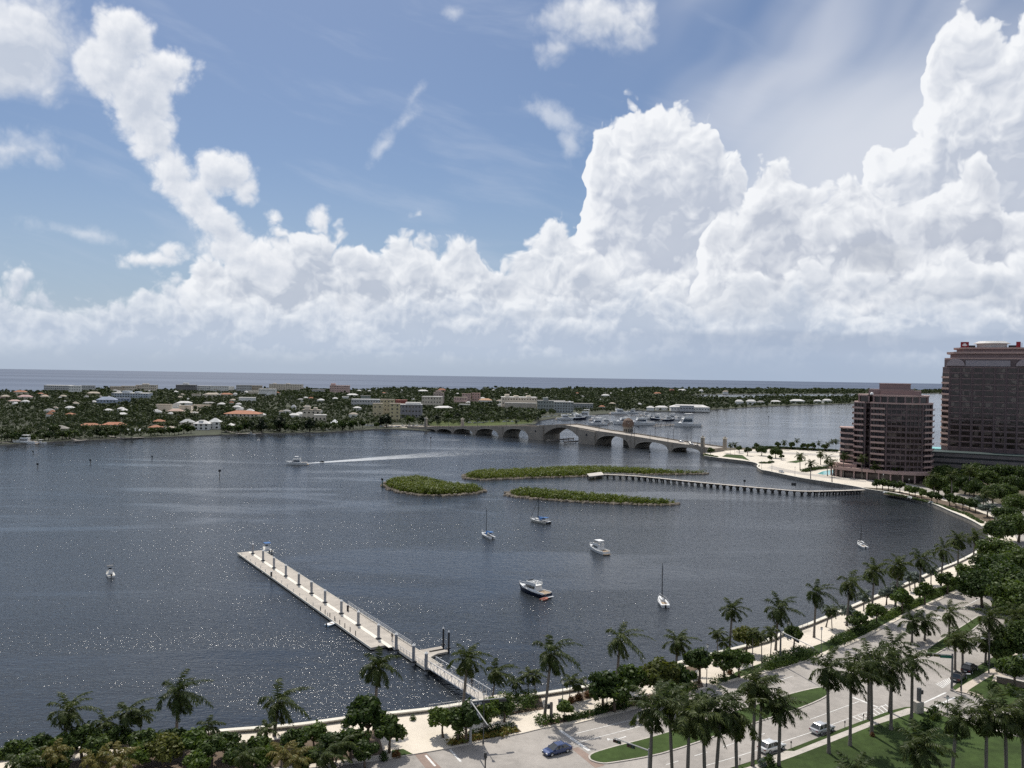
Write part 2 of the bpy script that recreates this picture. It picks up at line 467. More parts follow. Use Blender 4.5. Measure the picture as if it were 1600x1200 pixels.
def glass(name, col, rough=0.05, spec=0.9, pane=2.4):
    """window glass: every pane a little different, some with pale blinds behind"""
    mt, t, b = material(name)
    pos = t.node('ShaderNodeNewGeometry').outputs['Position']
    cell = t.voro(t.V('MULTIPLY', pos, (1, 1, 0.8)), 1 / pane, 0, 0.5, dim='3D', out=1, rand=0.5)
    r = t.sep(cell)[0]
    k = t.step(r, 0.0, 1.0, 0.45, 1.25)
    col_ = t.mix(1.0, c4(col), t.xyz(k, k, k), 'MULTIPLY')
    col_ = t.mix(t.M('MULTIPLY', t.M('GREATER_THAN', r, 0.86), 0.45), col_, (0.20, 0.17, 0.145, 1))
    t.put(b.inputs['Base Color'], col_)
    b.inputs['Roughness'].default_value, b.inputs['Specular IOR Level'].default_value = rough, spec
    bn = t.node('ShaderNodeBump'); bn.inputs['Strength'].default_value = 0.25; bn.inputs['Distance'].default_value = 0.1
    t.put(bn.inputs['Height'], t.noise(pos, 0.5, 2, 0.5, dim='3D')); t.put(b.inputs['Normal'], bn.outputs[0])
    return mt

def water_material(name, deep, shallow, streak, amp=0.42, spec=0.5):
    mt, t, b = material(name)
    pos = t.node('ShaderNodeNewGeometry').outputs['Position']
    big = t.noise(t.V('MULTIPLY', pos, (0.35, 1.0, 1)), 0.006, 5, 0.6, dim='3D')
    wind = t.noise(t.V('MULTIPLY', pos, (0.18, 1.0, 1)), 0.012, 5, 0.6, 0.6, dim='3D')
    t.put(b.inputs['Base Color'], t.mix(t.step(big, 0.35, 0.68), c4(deep), c4(shallow)))
    b.inputs['IOR'].default_value = 1.33
    b.inputs['Specular IOR Level'].default_value = 0.5
    t.put(b.inputs['Roughness'], t.step(wind, 0.35, 0.65, 0.05, 0.05 + streak))
    w1 = t.noise(t.V('MULTIPLY', pos, (0.8, 1.1, 1)), 1.15, 3, 0.6, 0.3, dim='3D')
    w2 = t.noise(t.V('MULTIPLY', pos, (0.7, 1.2, 1)), 0.34, 3, 0.55, 0.3, dim='3D')
    w3 = t.noise(t.V('MULTIPLY', pos, (0.5, 1.3, 1)), 0.03, 3, 0.5, dim='3D')
    h = t.M('ADD', t.M('MULTIPLY', w1, 0.72), t.M('ADD', t.M('MULTIPLY', w2, 0.75), t.M('MULTIPLY', w3, 1.2)))
    bn = t.node('ShaderNodeBump')
    lane = t.noise(t.V('MULTIPLY', pos, (0.25, 1.0, 1)), 0.022, 4, 0.6, 1.2, dim='3D')
    t.put(bn.inputs['Strength'], t.M('MULTIPLY', t.step(wind, 0.3, 0.7, 0.6, 1.0), t.step(lane, 0.36, 0.5, 0.45, 1.0)))
    bn.inputs['Distance'].default_value = amp
    b.inputs['Specular IOR Level'].default_value = spec
    t.put(bn.inputs['Height'], h)
    t.put(b.inputs['Normal'], bn.outputs[0])
    return mt

M_WATER = water_material('lagoon_water', (0.018, 0.022, 0.027), (0.029, 0.034, 0.040), 0.06)
M_SEA_OLD = None; sea_args = ('ocean_water', (0.045, 0.075, 0.130), (0.085, 0.120, 0.180), 0.10, 0.5, 0.10)
def sea_material():
    mt, t, b = material('ocean_water')
    pos = t.node('ShaderNodeNewGeometry').outputs['Position']
    big = t.noise(t.V('MULTIPLY', pos, (0.12, 1.0, 1)), 0.0016, 5, 0.6, dim='3D')
    df, gl, mx = t.node('ShaderNodeBsdfDiffuse'), t.node('ShaderNodeBsdfGlossy'), t.node('ShaderNodeMixShader')
    t.put(df.inputs[0], t.mix(t.step(big, 0.35, 0.65), (0.036, 0.060, 0.112, 1), (0.070, 0.100, 0.160, 1)))
    gl.inputs[1].default_value = 0.3
    mx.inputs[0].default_value = 0.16                  # a choppy sea mirrors only part of the sky
    out = next(q for q in t.n if q.type == 'OUTPUT_MATERIAL')
    t.t.links.new(df.outputs[0], mx.inputs[1]); t.t.links.new(gl.outputs[0], mx.inputs[2]); t.t.links.new(mx.outputs[0], out.inputs[0])
    return mt
M_SEA = sea_material()
M_PAVE = pbr('pale_paving', (0.66, 0.59, 0.49), 0.85, 0.12, 0.15, bump=0.01)
M_PAVE2 = pbr('warm_paving', (0.52, 0.45, 0.37), 0.85, 0.15, 0.2)
M_CONC = pbr('concrete', (0.50, 0.46, 0.41), 0.85, 0.18, 0.3, stain=0.2)
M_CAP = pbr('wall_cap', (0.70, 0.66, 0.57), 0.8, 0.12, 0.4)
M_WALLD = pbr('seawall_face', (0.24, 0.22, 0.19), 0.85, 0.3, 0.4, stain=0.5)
M_ROAD = pbr('road_surface', (0.345, 0.318, 0.288), 0.88, 0.2, 0.12, stain=0.14, bump=0.004, bscale=4)
M_BRICK = pbr('brick_crossing', (0.27, 0.20, 0.165), 0.85, 0.2, 0.4)
M_PAINT = pbr('road_paint', (0.70, 0.69, 0.66), 0.7, 0.25, 0.9)
M_GRASS = pbr('lawn_grass', (0.046, 0.074, 0.020), 0.9, 0.45, 0.09, spec=0.15, bump=0.05, bscale=5)
M_EARTH = pbr('earth', (0.10, 0.085, 0.055), 0.95, 0.35, 0.05)
M_MULCH = pbr('mulch', (0.13, 0.095, 0.065), 0.95, 0.35, 0.5)
M_ISLAND = pbr('island_ground', (0.042, 0.048, 0.024), 0.95, 0.5, 0.01)
M_SAND = pbr('sand_lot', (0.33, 0.29, 0.23), 0.95, 0.2, 0.02)
M_ROCK = pbr('shore_rock', (0.17, 0.145, 0.115), 0.9, 0.4, 0.5)
M_WHITE = pbr('white_paint', (0.78, 0.78, 0.76), 0.55, 0.06, 0.6)
M_STEEL = pbr('galvanised_steel', (0.50, 0.51, 0.52), 0.45, 0.12, 1.2, metal=0.35)
M_DARK = pbr('dark_metal', (0.03, 0.032, 0.035), 0.5, 0.2, 1.0)
M_BLACKRUB = pbr('black_rubber', (0.02, 0.02, 0.02), 0.8, 0.2, 1.0)
M_WOOD = pbr('weathered_wood', (0.30, 0.27, 0.24), 0.9, 0.25, 0.8)
M_GLASS = glass('tinted_glass', (0.02, 0.024, 0.028))
M_CANVAS_BLUE = pbr('blue_canvas', (0.035, 0.13, 0.33), 0.8, 0.15, 1.0)
M_NAVY = pbr('navy_gelcoat', (0.012, 0.018, 0.04), 0.25, 0.1, 0.5)
M_GELCOAT = pbr('white_gelcoat', (0.80, 0.80, 0.78), 0.3, 0.05, 0.5)
M_CREAM = pbr('cream_gelcoat', (0.66, 0.63, 0.55), 0.3, 0.05, 0.5)
M_TEAK = pbr('teak_deck', (0.33, 0.25, 0.17), 0.8, 0.2, 1.5)

# ------------------------------------------------------------------ the setting
def world_poly(px, z): return [tuple(G(a, b, z)) for a, b in px]
def sheet(name, pts, z, mats, skirt=0.0, kind='structure', label=None, parent=None):
    """a flat piece of ground with an outline, and an edge going down if SKIRT"""
    n = len(pts)
    pts = [(p[0], p[1]) for p in pts]
    a = sum(pts[i][0] * pts[(i + 1) % n][1] - pts[(i + 1) % n][0] * pts[i][1] for i in range(n))
    if a < 0: pts = pts[::-1]
    c0 = Vector((sum(p[0] for p in pts) / n, sum(p[1] for p in pts) / n))
    vo, _, fo, *_x = delaunay_2d_cdt([Vector(p) - c0 for p in pts], [], [list(range(n))], 1, 1e-4)
    V = [(v.x + c0.x, v.y + c0.y, z) for v in vo]
    F, MI = [], []
    for f in fo:
        f = list(f)
        ar = sum(V[f[i]][0] * V[f[(i + 1) % len(f)]][1] - V[f[(i + 1) % len(f)]][0] * V[f[i]][1] for i in range(len(f)))
        F.append(f if ar > 0 else f[::-1]); MI.append(0)
    if skirt:
        k = len(V)
        V += [(x, y, z) for x, y in pts] + [(x, y, z - skirt) for x, y in pts]
        for i in range(n):
            F.append((k + i, k + n + i, k + n + (i + 1) % n, k + (i + 1) % n)); MI.append(1 if isinstance(mats, (list, tuple)) and len(mats) > 1 else 0)
    me = bpy.data.meshes.new(name)
    me.from_pydata(V, [], F)
    for m_ in (mats if isinstance(mats, (list, tuple)) else [mats]): me.materials.append(m_)
    me.polygons.foreach_set('material_index', MI)
    me.update()
    o = link(name, me, parent)
    return tag(o, label=label, kind=kind)
def smooth_line(p, k=4):
    """Catmull-Rom through the points"""
    out = []
    for i in range(len(p) - 1):
        p0, p1, p2, p3 = (Vector(p[max(i - 1, 0)]), Vector(p[i]), Vector(p[i + 1]), Vector(p[min(i + 2, len(p) - 1)]))
        for j in range(k):
            t = j / k
            out.append(0.5 * (2 * p1 + (p2 - p0) * t + (2 * p0 - 5 * p1 + 4 * p2 - p3) * t * t + (3 * p1 - p0 - 3 * p2 + p3) * t ** 3))
    out.append(Vector(p[-1]))
    return out
def offset(line, d):
    out = []
    for i, p in enumerate(line):
        a, b = line[max(i - 1, 0)], line[min(i + 1, len(line) - 1)]
        t = Vector((b[0] - a[0], b[1] - a[1], 0)).normalized()
        out.append(Vector((p[0] - t.y * d, p[1] + t.x * d, p[2] if len(p) > 2 else 0)))
    return out
def ribbon(mb, line, w, z, z0=None, h=None):
    a, b = offset(line, w / 2), offset(line, -w / 2)
    for i in range(len(line) - 1):
        q = [(*a[i][:2], z), (*b[i][:2], z), (*b[i + 1][:2], z), (*a[i + 1][:2], z)]
        mb.quad(*q)
    return mb

# water: the lagoon, and the open ocean beyond the island, out to where it drops below the horizon
def ring_sector(name, y0, y1, z, mt, x=1.1):
    V, F = [], []
    ys = [y0 + (y1 - y0) * (i / 24) ** 2.2 for i in range(25)]
    for y in ys:
        w = 500 + abs(y) * x
        for k in range(13): V.append((-w + 2 * w * k / 12, y, z))
    for i in range(24):
        for k in range(12): F.append((i * 13 + k, i * 13 + k + 1, (i + 1) * 13 + k + 1, (i + 1) * 13 + k))
    me = bpy.data.meshes.new(name); me.from_pydata(V, [], F); me.materials.append(mt)
    return tag(link(name, me), kind='structure')
ring_sector('water', -400, 6500, 0.0, M_WATER)
COAST = world_poly([(-500, 619), (-200, 615.5), (0, 613), (200, 612), (400, 611.3), (600, 610), (800, 609), (1000, 608.2), (1250, 609), (1700, 613)], 0)
sea_pts = [(p[0], p[1]) for p in COAST]
sea_pts = [(sea_pts[0][0] - 4000, sea_pts[0][1] - 300)] + sea_pts + [(sea_pts[-1][0] + 3000, sea_pts[-1][1] + 900), (15000, 15500), (-15000, 15500)]
sheet('ocean', sea_pts, 0.12, M_SEA)

SW_PX = [(-420, 1245), (-200, 1213), (0, 1187), (80, 1177), (200, 1163), (330, 1147), (455, 1137), (530, 1127), (600, 1119), (680, 1110), (760, 1097), (840, 1088), (930, 1073), (1000, 1056), (1065, 1037),
         (1107, 1026), (1195, 1004), (1220, 993), (1262, 978), (1320, 954), (1360, 937), (1402, 920), (1465, 892), (1497, 879), (1525, 864), (1541, 851), (1545, 838), (1537, 826), (1517, 814), (1487, 801),
         (1450, 785.5), (1400, 772.5), (1355, 765.5), (1340, 762), (1300, 755.5), (1250, 747.5), (1205, 738), (1190, 735), (1183, 730), (1184, 726), (1170, 722), (1125, 716.5), (1100, 713)]
SW = smooth_line(world_poly(SW_PX, 1.4), 4)
land = [(p.x, p.y) for p in SW]
north = world_poly([(1098, 706), (1112, 699), (1200, 699.5), (1320, 703), (1460, 706), (1700, 716), (2100, 735)], 1.3)
land_poly = land + [(p[0], p[1]) for p in north] + [(700, -60), (-400, -60)]
sheet('ground', land_poly, 1.2, M_EARTH, 1.6)
# raised seawall with a pale cap that runs all round the basin
swl = thing('seawall', 'long pale capped concrete seawall curving round the basin in front of the palms', 'seawall', SW[40])
mb = MB()
a, b = offset(SW, 0.05), offset(SW, -0.55)
o0 = Vector(SW[40])
for i in range(len(SW) - 1):
    A, B, A2, B2 = a[i] - o0, b[i] - o0, a[i + 1] - o0, b[i + 1] - o0
    mb.add([(A.x, A.y, -1.8), (B.x, B.y, -1.8), (B2.x, B2.y, -1.8), (A2.x, A2.y, -1.8), (A.x, A.y, 0.4), (B.x, B.y, 0.4), (B2.x, B2.y, 0.4), (A2.x, A2.y, 0.4)],
           ((0, 4, 7, 3), (1, 2, 6, 5)))
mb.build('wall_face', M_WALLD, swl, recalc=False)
mb = MB()
a, b = offset(SW, 0.22), offset(SW, -0.72)
for i in range(len(SW) - 1):
    A, B, A2, B2 = a[i] - o0, b[i] - o0, a[i + 1] - o0, b[i + 1] - o0
    mb.add([(A.x, A.y, 0.4), (B.x, B.y, 0.4), (B2.x, B2.y, 0.4), (A2.x, A2.y, 0.4), (A.x, A.y, 0.62), (B.x, B.y, 0.62), (B2.x, B2.y, 0.62), (A2.x, A2.y, 0.62)],
           ((0, 4, 7, 3), (1, 2, 6, 5), (4, 5, 6, 7), (0, 3, 2, 1)))
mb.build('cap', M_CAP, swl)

NK_PX = [(-300, 1300), (0, 1262), (300, 1222), (480, 1200), (560, 1191), (600, 1186), (700, 1169), (817, 1145), (850, 1137), (900, 1130), (1005, 1104), (1112, 1072), (1200, 1050), (1280, 1027), (1350, 997),
         (1415, 962), (1470, 936), (1522, 914), (1560, 893), (1584, 868), (1590, 845), (1577, 822), (1545, 802), (1500, 787), (1450, 775), (1400, 765)]
NK = world_poly(NK_PX, 1.4)
road_px = NK_PX + [(1345, 752), (1290, 744), (1250, 738), (1262, 728), (1330, 737), (1400, 752), (1460, 764), (1530, 777), (1600, 800), (1660, 850), (1660, 930), (1600, 985), (1575, 1013), (1525, 1042), (1487, 1074), (1510, 1084), (1560, 1098),
                   (1720, 1140), (1720, 1182), (1600, 1148), (1520, 1126), (1466, 1110), (1440, 1103), (1415, 1105), (1392, 1111), (1345, 1128), (1290, 1149), (1232, 1171), (1190, 1184), (1100, 1213), (900, 1290), (500, 1420), (-300, 1420)]
sheet('road', world_poly(road_px, 1.26), 1.26, M_ROAD)
# the promenade: everything between the seawall and the kerb of the road
prom = [p for p in SW if p.y < 420 or p.x < 200]
i_end = next(i for i, p in enumerate(SW) if i > 60 and (p - Vector(G(1355, 765, 1.4))).length < 9)
prom = [(p.x, p.y) for p in offset(SW[:i_end], -0.5)] + [tuple(G(1400, 766, 1.4))[:2]] + [p[:2] for p in NK[::-1]]
sheet('promenade', prom, 1.40, (M_PAVE, M_CONC), 0.3)
point_px = [(1340, 761), (1300, 754.5), (1250, 746.5), (1205, 737), (1191, 734), (1186, 730), (1187, 726.5), (1171, 721.5), (1126, 716), (1104, 712), (1102, 707), (1150, 703), (1200, 702), (1320, 705), (1460, 712), (1460, 735), (1400, 750), (1352, 751), (1400, 764)]
sheet('pavement', world_poly(point_px, 1.33), 1.33, (pbr('pale_drive', (0.62, 0.56, 0.47), 0.85, 0.12, 0.05), M_CONC), 0.2)
M_DRIVE = pbr('drive_asphalt', (0.42, 0.385, 0.34), 0.88, 0.15, 0.08)
for px in ([(1198, 731), (1215, 735.5), (1250, 741.5), (1300, 748), (1352, 753.5), (1354, 751.5), (1302, 745.3), (1254, 738.2), (1222, 731.5), (1206, 727.5)], [(1150, 707), (1200, 708.5), (1260, 711), (1330, 716), (1332, 713), (1262, 708), (1200, 705.5), (1150, 704.5)]):
    sheet('drive', world_poly(px, 1.338), 1.338, M_DRIVE)
for px in ([(1310, 743.5), (1335, 742.5), (1365, 746), (1400, 750.2), (1398, 752.2), (1350, 749), (1318, 745.6)], [(1228, 722), (1246, 719), (1262, 719.5), (1244, 723.5)], [(1128, 713.5), (1160, 717), (1172, 720), (1160, 711), (1135, 709.5)]):
    sheet('lawn_strip', world_poly(px, 1.345), 1.345, M_GRASS)
# park lawn with its sidewalk, right of the road
lawn_px = [(1232, 1170.5), (1290, 1148), (1345, 1127), (1392, 1110), (1415, 1104.5), (1440, 1104), (1466, 1110.5), (1520, 1126.5), (1600, 1148.5), (1720, 1183), (1720, 1500), (600, 1500), (900, 1292), (1100, 1214), (1190, 1184.5)]
sheet('lawn', world_poly(lawn_px, 1.40), 1.40, (M_GRASS, M_CONC), 0.3)
sheet('sidewalk', world_poly([(1000, 1275), (1150, 1213), (1200, 1196), (1240, 1182), (1300, 1159), (1360, 1135), (1420, 1116), (1440, 1110), (1466, 1116), (1520, 1132), (1600, 1154), (1720, 1190), (1720, 1184), (1600, 1149.5),
      (1520, 1127.5), (1466, 1111.5), (1440, 1105.2), (1418, 1106.5), (1400, 1112.5), (1360, 1127), (1300, 1150), (1241, 1173.5), (1228, 1173), (1203, 1182), (1206, 1187), (1150, 1204), (1000, 1262)], 1.415), 1.415, M_CONC)
# the block beyond the cross street
far_px = [(1487, 1075.5), (1525, 1043), (1575, 1014), (1602, 986), (1662, 930), (1800, 930), (1800, 1160), (1560, 1097), (1510, 1083)]
sheet('lawn', world_poly(far_px, 1.40), 1.40, (M_GRASS, M_CONC), 0.3)
sheet('sidewalk', world_poly([(1492, 1079), (1508, 1068), (1530, 1056), (1560, 1038), (1600, 1012), (1640, 985), (1650, 990), (1605, 1020), (1565, 1046), (1535, 1064), (1512, 1079), (1536, 1086), (1536, 1092), (1510, 1083)], 1.415), 1.415, M_PAVE2)
sheet('plaza', world_poly([(1556, 1049), (1605, 1020), (1700, 1000), (1700, 1095), (1600, 1073), (1550, 1064)], 1.42), 1.42, M_PAVE2)
med1 = smooth_line([Vector((*p, 0)) for p in [(919, 1181), (927, 1175), (960, 1165), (1007, 1153), (1055, 1139), (1120, 1119), (1180, 1100), (1235, 1083), (1280, 1073), (1292, 1076), (1293, 1087), (1254, 1105), (1190, 1126), (1125, 1148), (1035, 1177), (960, 1191), (938, 1192), (922, 1187), (919, 1181)]], 3)
med2 = [(1444, 1024), (1448, 1013), (1475, 995), (1500, 979), (1527, 962), (1538, 962), (1538, 970), (1500, 1001), (1464, 1021), (1450, 1027)]
sheet('kerb', world_poly([(p.x, p.y) for p in med1[:-1]], 1.39), 1.39, M_CONC, 0.25)
sheet('kerb', world_poly(med2, 1.39), 1.39, M_CONC, 0.25)
def shrink(pts, d):
    P = [Vector((p[0], p[1], 0)) for p in pts]
    n = len(P); out = []
    A = sum(P[i].x * P[(i + 1) % n].y - P[(i + 1) % n].x * P[i].y for i in range(n))
    s_ = 1 if A > 0 else -1
    for i in range(n):
        t = (P[(i + 1) % n] - P[i - 1]).normalized()
        out.append((P[i].x - t.y * d * s_, P[i].y + t.x * d * s_))
    return out
sheet('median_grass', shrink(world_poly([(p.x, p.y) for p in med1[:-1]], 1.41), 0.3), 1.41, M_GRASS)
sheet('median_grass', shrink(world_poly(med2, 1.41), 0.3), 1.41, M_GRASS)
# planted strips on the promenade
for nm, mt_, px in [
    ('lawn_strip', M_GRASS, [(1125, 1066), (1205, 1044), (1278, 1022), (1350, 992), (1415, 957), (1470, 932), (1515, 911), (1500, 902), (1450, 928), (1400, 953), (1345, 975), (1290, 1003), (1235, 1022), (1190, 1036), (1150, 1050)]),
    ('lawn_strip', M_GRASS, [(612, 1182), (645, 1178), (630, 1170), (612, 1172)]),
    ('planting_bed', M_MULCH, [(703, 1166), (815, 1143), (806, 1135), (770, 1138), (715, 1150)]),
    ('planting_bed', M_MULCH, [(790, 1118), (850, 1108), (845, 1088), (800, 1094)]),
    ('planting_bed', M_MULCH, [(848, 1135), (890, 1127), (1000, 1101), (1100, 1073), (1095, 1062), (1040, 1078), (990, 1092), (930, 1108), (880, 1122), (852, 1124)]),
    ('planting_bed', M_MULCH, [(885, 1100), (930, 1090), (965, 1076), (960, 1070), (915, 1080), (890, 1090)]),
    ('planting_bed', M_MULCH, [(1000, 1074), (1065, 1055), (1100, 1043), (1095, 1036), (1055, 1046), (1005, 1062)]),
    ('planting_bed', M_MULCH, [(0, 1250), (300, 1214), (520, 1189), (600, 1178), (590, 1140), (520, 1148), (400, 1158), (200, 1178), (60, 1196), (0, 1205)]),
    ('planting_bed', M_MULCH, [(1380, 772), (1450, 783), (1500, 797), (1540, 815), (1560, 838), (1575, 835), (1560, 812), (1510, 791), (1455, 777), (1395, 767)])]:
    sheet(nm, world_poly(px, 1.425), 1.425, mt_)
# painted road markings
mk = MB()
def stripe(a, b, w=0.14, z=1.272):
    A, B = G(*a, z), G(*b, z)
    t = (B - A).normalized(); n = Vector((-t.y, t.x, 0)) * w / 2
    mk.quad(A + n, A - n, B - n, B + n)
for a, b, w in [((900, 1146), (1003, 1121), .15), ((1003, 1121), (1100, 1096), .15), ((907, 1159), (992, 1137), .15), ((992, 1137), (1090, 1108), .15), ((875, 1141), (921, 1173), .6), ((1040, 1195), (1060, 1189), .15), ((1085, 1181), (1105, 1175), .15),
                ((1130, 1167), (1150, 1160), .15), ((1175, 1152), (1195, 1146), .15), ((1266, 1124), (1342, 1096), .15), ((1100, 1197), (1155, 1181), .15), ((1155, 1181), (1262, 1146), .15), ((1262, 1146), (1330, 1121), .15), ((1330, 1121), (1385, 1101), .15),
                ((1332, 1089), (1374, 1106), .5), ((1345, 1127), (1392, 1110), .12), ((1435, 1102), (1478, 1082), .35), ((1454, 1107), (1493, 1089), .35), ((1501, 951), (1531, 935), .2), ((1430, 985), (1470, 963), .15), ((1300, 1040), (1360, 1016), .15),
                ((665, 1180), (680, 1197), .35), ((703, 1171), (720, 1190), .35), ((1130, 1090), (1180, 1075), .15), ((1190, 1072), (1240, 1056), .15)]:
    stripe(a, b, w)
for k in range(9):
    u = k / 8
    stripe((1333 + 50 * u, 1120 - 20 * u), (1348 + 46 * u, 1127 - 17 * u), .25)
for k in range(8):
    u = k / 7
    stripe((1462 + 20 * u, 1068 - 9 * u), (1474 + 12 * u, 1075 - 9 * u), .22)
for c, sc in (((971, 1153), 1.0), ((1519, 949), 1.2)):                     # left-turn arrows
    A, B = G(c[0], c[1], 1.273), G(c[0] + 30, c[1] - 10, 1.273)
    t = (B - A).normalized(); n = Vector((-t.y, t.x, 0))
    def P(u, v): return A + (t * u + n * v) * sc
    mk.quad(P(-1.4, -.12), P(1.0, -.12), P(1.0, .12), P(-1.4, .12))
    mk.quad(P(-1.4, -.12), P(-1.4, .1), P(-1.9, .7), P(-2.1, .6))
    mk.add([P(-1.6, .4), P(-2.5, .55), P(-2.0, 1.3)], ((0, 1, 2),))
mk.build('road_markings', M_PAINT).__setitem__('kind', 'structure')
for px in ([(646, 1177), (664, 1174), (690, 1200), (668, 1204)], [(893, 1170), (903, 1167), (945, 1196), (930, 1200)]):
    sheet('crossing', world_poly(px, 1.266), 1.266, M_BRICK)
# far island, with its ocean beach
isl = [(-600, 722), (-300, 706), (0, 694.5), (60, 691), (110, 688), (170, 686), (225, 683.5), (300, 680.5), (400, 677), (500, 675.5), (560, 671.5), (600, 669.5), (640, 671), (668, 672.8), (700, 668.5), (740, 667.5), (800, 665.5), (836, 662.5), (842, 657),
       (870, 652.5), (905, 650), (960, 645.3), (996, 640), (1012, 642), (1079, 643), (1112, 640), (1174, 636), (1221, 634), (1292, 632), (1340, 630), (1440, 626), (1440, 622.5), (1340, 620.5), (1197, 622), (1112, 623.5), (1076, 619.5), (1082, 617), (1102, 616),
       (1340, 615), (1460, 614.5), (1700, 618)]
island_poly = [(p[0], p[1]) for p in world_poly(isl, 1.0)] + [(p[0], p[1]) for p in COAST[::-1]]
sheet('island', island_poly, 1.0, (M_ISLAND, M_WALLD), 1.5)
for px in ([(670, 668), (740, 667), (830, 661), (836, 655), (700, 656), (668, 660)],):
    sheet('park_lawn', world_poly(px, 1.1), 1.1, pbr('park_grass', (0.075, 0.095, 0.032), 0.95, 0.35, 0.03, spec=0.1))
for px in ([(238, 650), (300, 648), (330, 640), (300, 634), (245, 636)], [(600, 667), (668, 670), (668, 664), (600, 664)]):
    sheet('car_park', world_poly(px, 1.12), 1.12, M_SAND)

# ------------------------------------------------------------------ bridge
M_BSTONE = pbr('bridge_stone', (0.33, 0.29, 0.24), 0.9, 0.2, 0.12, stain=0.3)
M_BDECK = pbr('bridge_road', (0.40, 0.36, 0.31), 0.9, 0.12, 0.1)
M_BROOF = pbr('brown_roof', (0.17, 0.115, 0.085), 0.8, 0.25, 0.5)
BA, BB = Vector(G(640, 670.7, 0)), Vector(G(1108, 710, 0))
bt = (BB - BA); bt.z = 0; BLEN = bt.length; bt.normalize()
bn_ = Vector((-bt.y, bt.x, 0))
if bn_.y < 0: bn_ = -bn_
BROT = math.atan2(bt.y, bt.x)
def bs(px):
    """distance along the bridge of the bearing px"""
    d = ray(px, 690); d2 = Vector((d.x, d.y))
    # EYE.xy + k d2 = BA.xy + s bt.xy
    det = d2.x * (-bt.y) + bt.x * d2.y
    return (d2.x * BA.y - d2.y * BA.x) / (d2.x * (-bt.y) + d2.y * bt.x) if abs(det) > 1e-9 else 0
BZ = sorted([(bs(640), 3.2), (bs(665), 4.0), (bs(720), 7.0), (bs(760), 9.1), (bs(830), 12.3), (bs(855), 14.4), (bs(878), 15.6), (bs(905), 13.9), (bs(930), 12.3), (bs(984), 10.2), (bs(1045), 7.3), (bs(1095), 5.6), (bs(1108), 5.2)])
def bz(s):
    for (a, za), (b, zb) in zip(BZ, BZ[1:]):
        if s <= b: return za + (zb - za) * max(0, (s - a)) / (b - a)
    return BZ[-1][1]
BW = 23.0
bridge = thing('bridge', 'long stone bridge of low arches with a raised drawbridge span, crossing to the far island', 'bridge', BA, BROT)
def slab_profile(top, bottom):
    """solid from a polygon in (along, up), as wide as the bridge"""
    poly = top + bottom[::-1]
    n = len(poly)
    vs = [(s, 0.0, z) for s, z in poly] + [(s, BW, z) for s, z in poly]
    k = len(top); fs = []
    for i in range(k - 1):
        j = n - 1 - i
        fs += [(i, i + 1, j - 1, j), (n + j, n + j - 1, n + i + 1, n + i)]
    fs += [(i, n + i, n + (i + 1) % n, (i + 1) % n) for i in range(n)]
    return vs, fs
def arch(x0, x1, name='arch_span', rise=0.8, spring=0.3, thick=1.5):
    s0, s1 = bs(x0), bs(x1); N = 18
    S = [s0 + (s1 - s0) * i / N for i in range(N + 1)]
    top = [(s, bz(s) - 1.0) for s in S]
    bot = []
    for i, s in enumerate(S):
        u = 2 * i / N - 1
        crown = bz((s0 + s1) / 2) - 1.0 - thick
        z = spring + (crown - spring) * math.sqrt(max(0, 1 - abs(u) ** 2.3))
        bot.append((s, min(z, bz(s) - 1.0 - 0.7)))
    vs, fs = slab_profile(top, bot)
    MB().add(vs, fs).build(name, M_BSTONE, bridge, recalc=True)
    mb = MB()                                       # raised ring stones along the arch edge
    for i in range(N):
        (a, za), (b, zb) = bot[i], bot[i + 1]
        mb.quad((a, -0.25, za), (b, -0.25, zb), (b, -0.25, zb + 0.8), (a, -0.25, za + 0.8))
        mb.quad((a, -0.25, za), (a, 0.0, za), (b, 0.0, zb), (b, -0.25, zb))
        mb.quad((a, -0.25, za + 0.8), (b, -0.25, zb + 0.8), (b, 0.0, zb + 0.8), (a, 0.0, za + 0.8))
    mb.build('arch_ring', pbr_bring, bridge)
pbr_bring = pbr('ring_stone', (0.40, 0.36, 0.30), 0.9, 0.15, 0.2)
ARCHES = [(666, 680.5), (682.5, 705.6), (708.5, 739), (743, 779), (785.5, 826.5), (930.5, 983.5), (991.5, 1045), (1050, 1095)]
for x0, x1 in ARCHES: arch(x0, x1)
def pier(x0, x1, proud=0.0, zb=-2.0, name='pier'):
    s0, s1 = bs(x0), bs(x1)
    mb = MB()
    z1, z2 = bz(s0) - 1.0, bz(s1) - 1.0
    vs = [(s0, -proud, zb), (s1, -proud, zb), (s1, BW + proud, zb), (s0, BW + proud, zb), (s0, -proud, z1), (s1, -proud, z2), (s1, BW + proud, z2), (s0, BW + proud, z1)]
    mb.add(vs, ((3, 2, 1, 0), (4, 5, 6, 7), (0, 1, 5, 4), (1, 2, 6, 5), (2, 3, 7, 6), (3, 0, 4, 7)))
    return mb.build(name, M_BSTONE, bridge)
for x0, x1 in ((636, 666), (680.5, 682.5), (705.6, 708.5), (739, 743), (779, 785.5), (983.5, 991.5), (1045, 1050), (1095, 1110)): pier(x0, x1, 0.4)
for x0, x1 in ((826.5, 849), (905, 930.5)):
    p_ = pier(x0, x1, 1.2)
    sc_ = (bs(x0) + bs(x1)) / 2
    MB().box((sc_, -1.25, bz(sc_) * 0.62), (1.5, 0.12, 1.8)).build('window', M_DARK, p_)
